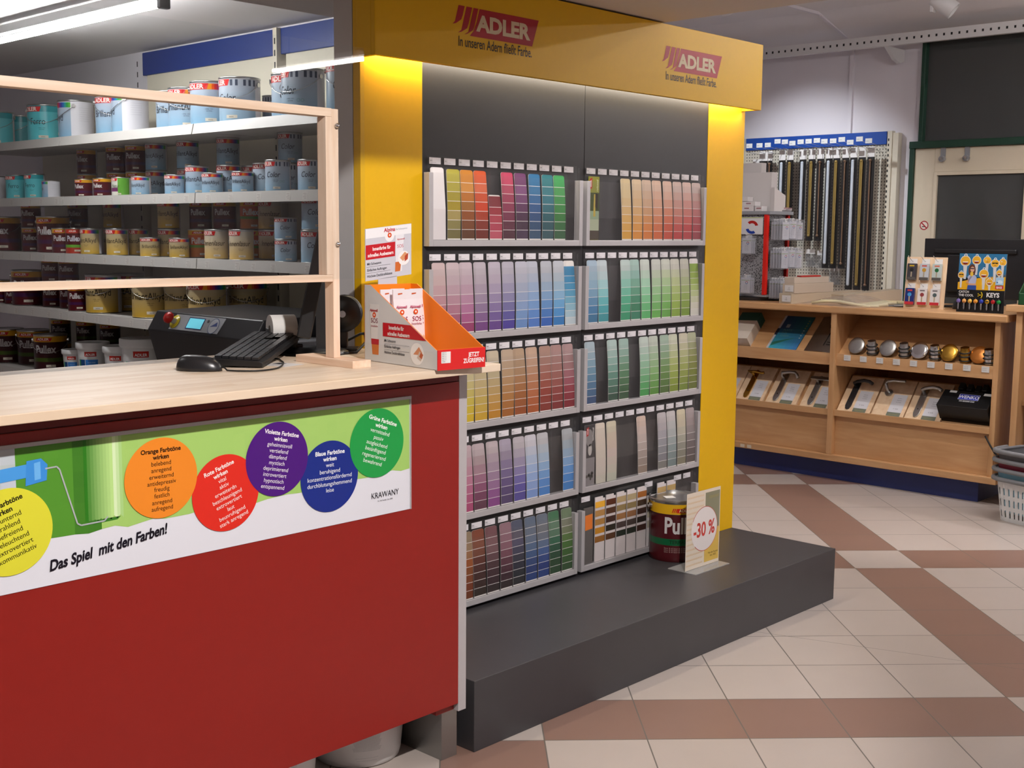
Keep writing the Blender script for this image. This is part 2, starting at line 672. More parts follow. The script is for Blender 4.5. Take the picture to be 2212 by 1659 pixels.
# cove along the right wall
m.prism([(X_END, -4.2, HI_Z - 0.16), (X_END, -4.2, HI_Z), (X_END - 0.55, -4.2, HI_Z)], (0, 10.2, 0))
struct(m, 'ceiling')
m = MB('ceiling_paint')
m.box(-3.2, 3.56, 3.62, 8.4, 2.435, 2.6)
struct(m, 'ceiling_staff_area')
m = MB('soffit_paint')
m.box(-3.2, 3.745, 1.55, 3.62, SOF_Z, HI_Z)
struct(m, 'ceiling_beam')
m = MB('pier_paint')
m.box(2.352, 3.74, 2.875, 2.96, 0, SOF_Z)
struct(m, 'wall_pier')
# conduits on the right wall and ceiling
m = MB('wall_paint')
m.box(X_END - 0.022, X_END, 4.555, 4.583, 2.23, HI_Z - 0.12)
m.prism([(X_END - 0.50, 4.56, HI_Z - 0.03), (X_END - 0.50, 4.56, HI_Z - 0.012), (X_END - 0.012, 4.56, HI_Z - 0.15), (X_END - 0.03, 4.56, HI_Z - 0.155)], (0, 0.025, 0))
m.box(5.4, X_END - 0.5, 4.56, 4.585, HI_Z - 0.02, HI_Z)
struct(m, 'trim_1')
m = MB('wall_paint')
m.box(X_END - 0.035, X_END, 4.0, 4.03, 1.0, 2.84)
struct(m, 'trim_2')

# door with its glass, and the dark fanlight over it
m = MB('door_cream')
DX = X_END
m.box(DX - 0.05, DX, 3.87, 4.02, 0, 2.10)
m.box(DX - 0.05, DX, 3.05, 3.20, 0, 2.10)
m.box(DX - 0.05, DX, 3.20, 3.87, 1.93, 2.10)
m.box(DX - 0.05, DX, 3.20, 3.87, 0, 0.55)
door = struct(m, 'door_1', bevel=0.004)
m = MB('night_glass')
m.box(DX - 0.03, DX - 0.02, 3.19, 3.88, 0.54, 1.94)
m.build('glass_pane', door)
m = MB('door_cream')
for a, b, c, d in ((3.845, 3.87, 0.55, 1.93), (3.20, 3.225, 0.55, 1.93), (3.225, 3.845, 1.905, 1.93), (3.225, 3.845, 0.55, 0.575)):
    m.box(DX - 0.058, DX - 0.03, a, b, c, d)
m.build('glazing_bead', door, bevel=0.003)
for y in (3.632, 3.807):
    m = MB('grey_plastic')
    m.box(DX - 0.062, DX - 0.05, y - 0.017, y + 0.017, 2.035, 2.10)
    m.cyl((DX - 0.055, y, 2.02), (DX - 0.085, y, 2.02), 0.021)
    m.cyl((DX - 0.085, y, 2.02), (DX - 0.095, y, 2.024), 0.012, mat='chrome')
    m.build('hanging_hook', door)
m = MB('print')
c0 = Vector((DX - 0.0512, 3.925, 1.55))
m.disc(c0, -UY, UZ, 0.034, col='#e6ddd0')
for k in range(28):
    a0, a1 = 2 * PI * k / 28, 2 * PI * (k + 1) / 28
    q = lambda a, r: c0 + Vector((-0.0006, -math.cos(a) * r, math.sin(a) * r))
    m.poly([q(a0, 0.026), q(a0, 0.033), q(a1, 0.033), q(a1, 0.026)], '#a8202a')
m.poly([c0 + Vector((-0.0008, 0.022, 0.016)), c0 + Vector((-0.0008, 0.016, 0.022)), c0 + Vector((-0.0008, -0.022, -0.016)), c0 + Vector((-0.0008, -0.016, -0.022))], '#a8202a')
m.poly([c0 + Vector((-0.0007, 0.016, -0.006)), c0 + Vector((-0.0007, 0.016, -0.012)), c0 + Vector((-0.0007, -0.012, -0.012)), c0 + Vector((-0.0007, -0.012, -0.006))], '#20201e')
m.build('no_smoking_sign', door)
m = MB('green_frame')
m.box(DX - 0.07, DX, 4.02, 4.055, 0, 2.15)
m.box(DX - 0.08, DX, 2.9, 4.055, 2.10, 2.15)
struct(m, 'door_frame_1', bevel=0.003)
m = MB('green_frame')
m.box(DX - 0.07, DX, 3.965, 3.995, 2.15, 2.86)
m.box(DX - 0.07, DX, 2.0, 3.995, 2.86, 2.90)
win = struct(m, 'window_1', bevel=0.003)
m = MB('night_glass')
m.box(DX - 0.02, DX - 0.01, 2.0, 3.98, 2.15, 2.87)
m.build('pane', win)

# perforated rail hung in front of the right wall
t = thing('perforated_rail', 'long white perforated rail hung below the ceiling along the right wall', 'rail', (8.3, 4.3, 2.81))
m = MB('white_plastic')
m.box(8.285, 8.325, 2.6, 6.0, 2.815, 2.893)
for k in range(62):
    y = 2.66 + k * 0.054
    m.poly([(8.2848, y, 2.845), (8.2848, y, 2.862), (8.2848, y + 0.014, 2.862), (8.2848, y + 0.014, 2.845)], mat='rubber')
m.build('rail_bar', t)
for y in (4.16, 5.6):
    m = MB('white_plastic')
    m.prism([(8.29, y, 2.815), (8.56, y, 2.815), (8.56, y, 2.735), (8.50, y, 2.715), (8.42, y, 2.735)], (0, 0.03, 0))
    m.build('wall_bracket', t)

# lamps
def tube_lamp(label, x, y0, y1, z, ceil, twin=False, glass='tube_glow'):
    t = thing('fluorescent_lamp', label, 'ceiling lamp', (x, (y0 + y1) / 2, z))
    m = MB('white_plastic')
    m.box(x - 0.019, x + 0.019, y0, y1, z + 0.024, z + 0.064)
    m.build('housing', t, bevel=0.004)
    for yy in (y0, y1):
        m = MB('grey_plastic')
        m.box(x - 0.024, x + 0.024, yy - 0.014, yy + 0.014, z - 0.022, z + 0.066)
        m.build('end_cap', t, bevel=0.006)
    for dx in ((-0.022, 0.022) if twin else (0.0,)):
        m = MB(glass)
        m.cyl((x + dx, y0 + 0.02, z), (x + dx, y1 - 0.02, z), 0.014)
        m.build('glass_tube', t)
    if ceil - z > 0.09:
        for yy in (y0 + 0.2, y1 - 0.2):
            m = MB('grey_plastic')
            m.cyl((x, yy, z + 0.06), (x, yy, ceil), 0.006)
            m.build('hanger', t)
    return t


tube_lamp('lit white fluorescent tube lamp under the ceiling above the paint shelves', 2.6, 4.32, 5.86, 2.345, 2.435)
tube_lamp('twin tube lamp hanging over the shop floor behind the viewer', 5.85, -3.13, -1.6, 2.72, HI_Z, True, 'tube_glow_shop')
tube_lamp('added fill tube lamp out of the picture above the left end of the counter aisle', 0.7, 3.65, 5.15, 2.345, 2.435, False, 'tube_glow_dim')  # fitting of the added fill light on the left, out of view
for (x, y, z), L in TUBES[1:]:
    tube_lamp('ceiling tube lamp out of the picture at %s' % {1.7: 'the right aisle', 0.6: 'the right wall, added as fill', -1.2: 'the near floor, added as fill'}[y], x, y - L / 2, y + L / 2, z, HI_Z, True, 'tube_glow_aisle' if x > 5 else 'tube_glow_dim')


def ceiling_spot(label, loc, aim, body='white_plastic'):
    t = thing('ceiling_spotlight', label, 'spotlight', (loc[0], loc[1], HI_Z))
    d = (Vector(aim) - Vector(loc)).normalized()
    p = Vector(loc)
    m = MB(body)
    m.box(loc[0] - 0.045, loc[0] + 0.045, loc[1] - 0.03, loc[1] + 0.03, HI_Z - 0.05, HI_Z)
    m.build('mount', t, bevel=0.004)
    m = MB(body)
    m.cyl((loc[0], loc[1], HI_Z - 0.03), p - d * 0.05, 0.012)
    m.build('arm', t)
    m = MB(body)
    q = p - d * 0.16
    T = d.to_track_quat('Z', 'Y').to_matrix().to_4x4()
    T.translation = q
    m.lathe([(0.0, 0), (0.05, 0.0), None, (0.055, 0.02), (0.058, 0.14), None, (0.05, 0.14), (0.045, 0.10), (0.0, 0.10)], n=28, M=T)
    m.build('lamp_head', t)


for i, (a, b, e, c, s_, r_) in enumerate(SPOTS):
    ceiling_spot(['white ceiling spotlight aimed at the red counter', 'white ceiling spotlight aimed at the hanging rods', 'white ceiling spotlight over the shop floor aimed at the yellow stand', 'white ceiling spotlight aimed at the wooden display cabinet'][i], a, b)
# the spotlight seen at the top right of the photograph
t = thing('ceiling_spotlight', 'white cylinder spotlight at the top edge near the dark fanlight', 'spotlight', (7.50, 3.43, HI_Z))
m = MB('white_plastic')
m.box(7.44, 7.56, 3.38, 3.50, HI_Z - 0.03, HI_Z)
m.build('mount', t, bevel=0.004)
m = MB('white_plastic')
m.prism([(7.47, 3.462, HI_Z - 0.03), (7.53, 3.462, HI_Z - 0.03), (7.53, 3.462, 2.862), (7.47, 3.462, 2.862)], (0, 0.018, 0))
m.build('bracket', t, bevel=0.003)
m = MB('white_plastic')
d = Vector((0.22, -0.62, -0.5)).normalized()
T = d.to_track_quat('Z', 'Y').to_matrix().to_4x4()
T.translation = Vector((7.50, 3.44, 2.935)) - d * 0.03
m.lathe([(0.0, 0), (0.052, 0), None, (0.055, 0.01), (0.055, 0.15), None, (0.048, 0.15), None, (0.046, 0.11), (0, 0.11)], n=32, M=T)
m.build('lamp_head', t)

# ------------------------------------------------------------------ red sales counter
t = thing('sales_counter', 'red sales counter with a grey end panel on a steel base', 'counter', (1.5, 2.6, 0))
m = MB('red_panel')
m.box(-0.6, 2.272, 2.335, 2.353, 0.170, 1.075)
m.build('front_panel', t, bevel=0.0015)
m = MB('red_panel_shaded')
m.box(-0.6, 2.272, 2.338, 2.353, 1.077, 1.107)
m.build('top_rail', t)
m = MB('red_panel')
m.box(2.205, 2.272, 2.354, 2.385, 0.148, 0.172)
m.build('corner_block', t)
m = MB('grey_edge')
m.box(2.273, 2.303, 2.336, 2.90, 0.146, 1.107)
m.build('side_panel', t, bevel=0.001)
m = MB('grey_edge')
m.box(-0.6, 2.272, 2.354, 2.88, 0.172, 0.19)
m.build('bottom_panel', t)
m = MB('steel')
m.box(2.243, 2.302, 2.372, 2.86, 0, 0.1475)
m.build('base', t)
m = MB('birch')
m.box(-0.6, 2.330, 2.236, 2.925, 1.1075, 1.1275)
o = m.build('worktop', bevel=0.0015)
tag(o, 'pale birch worktop lying along the red sales counter', 'worktop')
WT = 1.1275

# white tubs pushed under the counter
def tub(name, label, x, y, r, h, rz):
    t = thing(name, label, 'bucket', (x, y, 0), rz, None)
    m = MB('white_plastic')
    m.lathe([(r * 0.80, 0.0), (r * 0.87, 0.004), (r * 0.90, 0.02), None, (r, h)], n=44)
    m.poly([(r * 0.8 * math.cos(2 * PI * k / 44), r * 0.8 * math.sin(2 * PI * k / 44), 0.0005) for k in range(44)])
    m.build('body', t, world=False)
    m = MB('white_plastic')
    m.lathe([(r * 0.98, h - 0.02), (r * 1.05, h - 0.018), (r * 1.05, h), None, (0, h)], n=44)
    m.build('lid', t, world=False)
    m = MB()
    q = r * 0.915 + 0.004
    a0 = 0.0
    for k in range(26):
        z = 0.15 - k * 0.0042
        if z > 0.055:
            m.text_round('lorem ipsum'.replace('lorem ipsum', '=' * (26 - (k % 5))), q + z * 0.16, a0, z, 0.006, '#8a8f96', xs=0.9)
    m.text_round('-' * 34, q + 0.006, a0, 0.036, 0.006, '#8a8f96')
    m.text_round('-' * 30, q + 0.005, a0, 0.028, 0.006, '#8a8f96')
    m.build('label_print', t, world=False)


tub('paint_bucket', 'white plastic tub with small print standing under the red counter by its steel base', 2.118, 2.59, 0.138, 0.165, R(-118))
tub('paint_bucket', 'white tub mostly hidden below the red counter, left of the printed one', 1.845, 2.60, 0.115, 0.165, R(-118))

# ------------------------------------------------------------------ banner on the counter front
bn = thing('banner', 'long printed banner with coloured circles stuck on the red counter front', 'banner', (1.5, 2.334, 0.9))
bx0, bx1, bz0, bz1, by = 0.72, 2.091, 0.754, 1.047, 2.333
m = MB('print_gloss', '#dfe0e8')
m.box(bx0, bx1, by, by + 0.0015, bz0, bz1)
m.build('sheet', bn)
m = MB('silver_frame')
m.box(bx0, bx1 + 0.003, by - 0.004, by + 0.0015, bz1 - 0.002, bz1 + 0.006)
m.box(bx1, bx1 + 0.003, by - 0.003, by + 0.0015, bz0, bz1)
m.build('edge_trim', bn)
m = MB('print_gloss')
yb = by - 0.0004
gr0, gr1, dk = lin('#9ec96a'), lin('#a9d070'), lin('#4f8f2c')
random.seed(3)
xs_ = [0.72 + k * (2.0895 - 0.72) / 46 for k in range(47)]
def edge(x):
    return 0.8495 + (0.0145 * max(0, (x - 1.65) / 0.44)) + 0.003 * math.sin(x * 57) + 0.002 * math.sin(x * 131)
for a, b in zip(xs_[:-1], xs_[1:]):
    for q in range(6):
        za, zb = edge(a) + (1.046 - edge(a)) * q / 6, edge(a) + (1.046 - edge(a)) * (q + 1) / 6
        za2, zb2 = edge(b) + (1.046 - edge(b)) * q / 6, edge(b) + (1.046 - edge(b)) * (q + 1) / 6
        c = mix(gr0, gr1, 0.35 + 0.3 * random.random())
        if 1.045 < a < 1.21:
            c = mix(dk, lin('#5c9a34'), 0.3 + random.random() * 0.2)
            if a > 1.145:
                c = mix(lin('#356f22'), dk, 0.3 + 0.2 * random.random())
        elif a <= 1.045:
            c = mix(lin('#c3cad6'), lin('#9db089'), 0.35 * random.random())
        m.poly([(a, yb, za), (b, yb, za2), (b, yb, zb2), (a, yb, zb)], c)
m.build('green_photo', bn)
m = MB('print_gloss')
y2 = yb - 0.0003
for k in range(12):                                   # the painted roller sleeve
    x0, x1 = 1.190 + k * 0.0072, 1.190 + (k + 1) * 0.0072
    c = mix(lin('#2f7a1e'), lin('#b9e08a'), min(1, k / 8)) if k < 9 else mix(lin('#d8efbd'), lin('#8ec45a'), (k - 9) / 3)
    m.poly([(x0, y2, 0.872 + 0.004 * math.sin(k * 3)), (x1, y2, 0.872 + 0.004 * math.sin(k * 3 + 3)), (x1, y2, 1.046), (x0, y2, 1.046)], c)
m.poly([(1.196, y2, 0.872), (1.270, y2, 0.872), (1.262, y2, 0.866), (1.206, y2, 0.864)], '#3c7c28')
y3 = y2 - 0.0003
for pts, c in (([(0.9, 0.972), (1.072, 0.983), (1.075, 1.010), (0.9, 0.998)], '#4b9be2'), ([(1.066, 0.966), (1.110, 0.972), (1.113, 1.004), (1.100, 1.018), (1.070, 1.016)], '#3f8fdc'), ([(1.085, 0.975), (1.098, 0.977), (1.098, 1.012), (1.085, 1.010)], '#6db4ee')):
    y3 -= 0.0002
    m.poly([(x, y3, z) for x, z in pts], c)
P_ = [(1.108, 0.996), (1.132, 0.997), (1.138, 0.990), (1.172, 0.872), (1.180, 0.867), (1.232, 0.868), (1.240, 0.876)]
for (xa, za), (xb, zb) in zip(P_[:-1], P_[1:]):
    d = Vector((xb - xa, 0, zb - za)).normalized()
    n_ = Vector((-d.z, 0, d.x)) * 0.0016
    m.poly([Vector((xa, y3, za)) - n_, Vector((xb, y3, zb)) - n_, Vector((xb, y3, zb)) + n_, Vector((xa, y3, za)) + n_], '#aeb2b4')
m.build('paint_roller_picture', bn)

DISCS = [('yellow', '#dcd83a', '#23200c', 1.030, 0.879, 0.0885, 17, 'Gelbe Farbtöne\nwirken', 'ermunternd\nstrahlend\nbefreiend\nbeleuchtend\nextrovertiert\nkommunikativ'),
         ('orange', '#ec8a2a', '#241408', 1.3675, 0.940, 0.0885, 0, 'Orange Farbtöne\nwirken', 'belebend\nanregend\nerweiternd\nantidepressiv\nfreudig\nfestlich\nanregend\naufregend'),
         ('red', '#dd2f22', '#f6ece8', 1.530, 0.8825, 0.0885, 17, 'Rote Farbtöne\nwirken', 'vital\naktiv\nerweiterdn\nbeschleunigend\nextrovertiert\nlaut\nbeunruhigend\nstark anregend'),
         ('violet', '#4d1a7c', '#f2ecf4', 1.6725, 0.942, 0.0885, -13, 'Violette Farbtöne\nwirken', 'geheimnisvoll\nvertiefend\ndämpfend\nmystisch\ndeprimierend\nintrovertiert\nhypnotisch\nentspannend'),
         ('blue', '#1c2f86', '#eef0f6', 1.827, 0.8785, 0.0885, -1, 'Blaue Farbtöne\nwirken', 'weit\nberuhigend\nkonzentrationsfördernd\ndurchblutungshemmend\nleise'),
         ('green', '#239c48', '#f0f6ee', 1.979, 0.943, 0.0885, -19, 'Grüne Farbtöne\nwirken', 'vermittelnd\npassiv\nausgleichend\nbesänftigend\nregenerierend\nbewahrend')]
for k, (nm, c, tc_, x, z, r, rot, head, body) in enumerate(DISCS):
    yd = y3 - 0.0004 - 0.0002 * (k % 2 if nm != 'violet' else 2)
    m = MB('print_gloss')
    m.disc((x, yd, z), UX, UZ, r, 64, col=c)
    o = m.build('colour_circle', bn)
    o['label'] = nm + ' circle with lettering'
    a = R(rot)
    u, v = Vector((math.cos(a), 0, math.sin(a))), Vector((-math.sin(a), 0, math.cos(a)))
    m = MB('print_gloss', tc_)
    c0 = Vector((x, yd - 0.0004, z))
    nl = body.count('\n') + 1
    s = 0.0148 if nl < 8 else 0.0139
    top = 0.054 if nl < 8 else 0.0565
    m.text(head, c0 + v * top, u, v, s, lead=1.02, bold=0.028)
    m.text(body, c0 + v * (top - 2.0 * s * 1.02), u, v, s, lead=1.02 if nl > 6 else 1.06, xs=0.96)
    m.build('lettering', o)
m = MB('print_gloss', '#17131f')
a = R(7.0)
u, v = Vector((math.cos(a), 0, math.sin(a))), Vector((-math.sin(a), 0, math.cos(a)))
m.text('Das Spiel  mit den Farben!', (1.108, y3 - 0.0003, 0.783), u, v, 0.0318, align='LEFT', shear=0.30, bold=0.028, xs=0.80)
m.build('slogan', bn)
m = MB('print_gloss', '#23232a')
m.text('KRAWANY', (2.005, y3, 0.8005), UX, UZ, 0.0215, xs=0.86)
m.text('Für die Familie. Seit 1852', (2.005, y3, 0.7905), UX, UZ, 0.005)
m.build('shop_mark', bn)

# ------------------------------------------------------------------ yellow colour-card stand
st = thing('colour_card_stand', 'tall yellow display stand with a black back panel and dark platform', 'display stand', (3.38, 2.6, 0))
PZ = 0.211
m = MB('anthracite')
m.box(2.345, 4.418, 2.345, 2.87, 0, PZ)
m.build('platform', st, bevel=0.0015)
for x0, x1 in ((2.352, 2.6), (4.155, 4.418)):
    m = MB('yellow_laminate')
    m.box(x0, x1, 2.840, 2.872, PZ, 2.235)
    m.build('side_pillar', st, bevel=0.001)
for x0, x1 in ((2.6005, 3.3835), (3.3855, 4.1545)):
    m = MB('black_laminate')
    m.box(x0, x1, 2.842, 2.872, PZ, 2.2)
    m.build('back_panel', st, bevel=0.001)
m = MB('yellow_laminate')
m.box(2.338, 4.405, 2.755, 2.773, 1.981, 2.243)
m.box(2.338, 2.356, 2.773, 2.839, 1.981, 2.243)
m.box(4.387, 4.405, 2.773, 2.839, 1.981, 2.243)
m.box(2.356, 4.387, 2.773, 2.839, 2.225, 2.243)
hd = m.build('header', st, bevel=0.0012)
m = MB('white_plastic')
m.box(2.356, 4.387, 2.773, 2.839, 2.022, 2.04)
m.build('light_box', st)
m = MB('led_glow')
m.box(2.40, 4.36, 2.812, 2.832, 2.0195, 2.0215)
m.build('light_strip', st)
for x in (2.697, 3.7665):
    m = MB('print')
    adler_logo(m, (x, 2.7545, 2.0785), UX, UZ, 0.3215, lin('#a8181e'), lin('#d8c6a2'), None)
    lg = m.build('logo', hd)
    m = MB('print', '#20180c')
    m.text('In unseren Adern fließt Farbe.', (x - 0.026, 2.7543, 2.0435), UX, UZ, 0.0435, align='LEFT', xs=0.635, bold=0.008)
    m.build('slogan', lg)

# racks, their tags and the colour cards in them
RX = {'left': (2.606, 3.350), 'right': (3.372, 4.118)}
RZ = [1.4295, 1.1275, 0.8285, 0.5255, 0.2265]
RROW = ['top', 'second', 'middle', 'fourth', 'bottom']
FW = 0.018


def rack(side, row):
    x0, x1 = RX[side]
    z0 = RZ[row]
    t = thing('card_rack', 'silver framed acrylic rack of colour cards, %s row, %s half of the stand' % (RROW[row], side), 'card rack', ((x0 + x1) / 2, 2.84, z0), 0, 'colour card racks on the stand')
    m = MB('silver_frame')
    yf, yk = 2.815, 2.841
    m.box(x0, x0 + FW, yf, yk, z0, z0 + 0.230)
    m.box(x1 - FW, x1, yf, yk, z0, z0 + 0.230)
    m.box(x0 + FW, x1 - FW, yf, yk, z0, z0 + FW + 0.002)
    m.build('frame', t, bevel=0.001)
    m = MB('acrylic_dull')
    m.box(x0 + FW, x1 - FW, 2.8175, 2.819, z0 + FW, z0 + 0.230)
    m.box(x0 + 0.012, x1 - 0.012, 2.8365, 2.838, z0 + 0.1, z0 + 0.281)
    pk = m.build('pocket', t)
    m = MB('acrylic_dull')
    pit = (x1 - x0 - 2 * FW) / 11
    for k in range(12):
        x = x0 + FW + k * pit
        m.box(x - 0.0006, x + 0.0006, 2.8192, 2.8364, z0 + 0.02, z0 + 0.275)
    m.build('divider_row', t)
    for k in range(11):
        x = x0 + FW + (k + 0.02) * pit
        if (side, row, k) in {('right', 4, 0), ('right', 4, 9)} or not (side == 'right' and row == 4 and k in (1, 2, 3, 4, 5, 7, 8)):
            m = MB('print', '#e6e3e8')
            m.box(x, x + 0.049, 2.8352, 2.8362, z0 + 0.2570, z0 + 0.2770)
            m.text('N0%d' % (k + 10 + row * 7), (x + 0.002, 2.8350, z0 + 0.2660), UX, UZ, 0.0042, '#3a3a40', align='LEFT', bold=0.02)
            m.text('ab-' * 6, (x + 0.002, 2.8350, z0 + 0.2610), UX, UZ, 0.0036, '#7a7a80', align='LEFT')
            m.build('name_tag', t)
    return pit


def key(cols, n):
    """n swatches spread over the listed colours"""
    out = []
    for k in range(n):
        f = k / (n - 1) * (len(cols) - 1)
        i = min(int(f), len(cols) - 2)
        out.append(mix(cols[i], cols[i + 1], f - i))
    return out


def card(side, row, k, colname, cols, gain, n=8, top=0.245, lines='even', white_top=0.0, tilt=0.0):
    x0, x1 = RX[side]
    pit = (x1 - x0 - 2 * FW) / 11
    cx = x0 + FW + (k + 0.5) * pit
    z0 = RZ[row]
    wd = 0.0575
    b0, b1 = FW + 0.003, top
    L = b1 - b0
    sw = key([lin(c, gain) for c in cols], n)
    rows_ = []                                         # (z0, z1, colour)
    wl = 0.0016
    white = lin('#e6e2df')
    z = b0
    if lines != 'none':
        rows_.append((b0, b0 + 0.004, white))
        z = b0 + 0.004
    zt = b1 - white_top
    h0 = (zt - z) / (n + 0.35)
    for q in range(n):
        c = sw[n - 1 - q]
        ze = z + h0 * (1.35 if q == n - 1 else 1.0)
        if lines == 'none' or q == n - 1:
            rows_.append((z, ze, c))
        else:
            faint = lines == 'pale' and q >= n - 3
            rows_.append((z, ze - wl, c))
            rows_.append((ze - wl, ze, c if faint else white))
        z = ze
    if white_top:
        rows_.append((zt, b1, white))
    m = MB('print', '#d8d4d0')
    bow = 0.004 + 0.003 * random.random()

    def pt(x, zz):
        f = (zz - b0) / L
        y = 2.8225 + 0.011 * f - bow * math.sin(PI * min(1, f * 1.02)) * 0.6 * (1 + 0.25 * x / wd)
        return Vector((x + tilt * zz, y, zz))
    hw = wd / 2
    cr = 0.008
    sub = []
    for a, b, c in rows_:
        if b > b1 - cr and c is not None:
            if a < b1 - cr:
                sub.append((a, b1 - cr, c))
                a = b1 - cr
            for q in range(3):
                sub.append((a + (b - a) * q / 3, a + (b - a) * (q + 1) / 3, c))
        else:
            sub.append((a, b, c))

    def wid(zz):
        if zz <= b1 - cr:
            return hw
        d = (zz - (b1 - cr)) / cr
        return hw - cr * (1 - math.sqrt(max(0, 1 - d * d)))
    th = Vector((0, 0.0012, 0))
    for a, b, c in sub:
        wa, wb = wid(a), wid(b)
        p = [pt(-wa, a), pt(wa, a), pt(wb, b), pt(-wb, b)]
        m.poly(p, c)
        m.poly([q + th for q in reversed(p)], '#d8d4d0')
        m.poly([p[1], p[1] + th, p[2] + th, p[2]], '#d8d4d0')
        m.poly([p[0] + th, p[0], p[3], p[3] + th], '#d8d4d0')
    lab = '%s colour card, %s pocket from left, %s %s rack' % (colname, ORD[k], RROW[row], side)
    return solo(m, 'colour_card', lab, 'colour card', (cx, 0, z0), 0, 'colour cards in the stand')


def special_card(side, row, k, label, top, draw):
    x0, x1 = RX[side]
    pit = (x1 - x0 - 2 * FW) / 11
    cx = x0 + FW + (k + 0.5) * pit
    m = MB('print_gloss')
    draw(m, top)
    return solo(m, 'brochure', label, 'brochure', (cx, 0, RZ[row]), 0, 'colour cards in the stand')


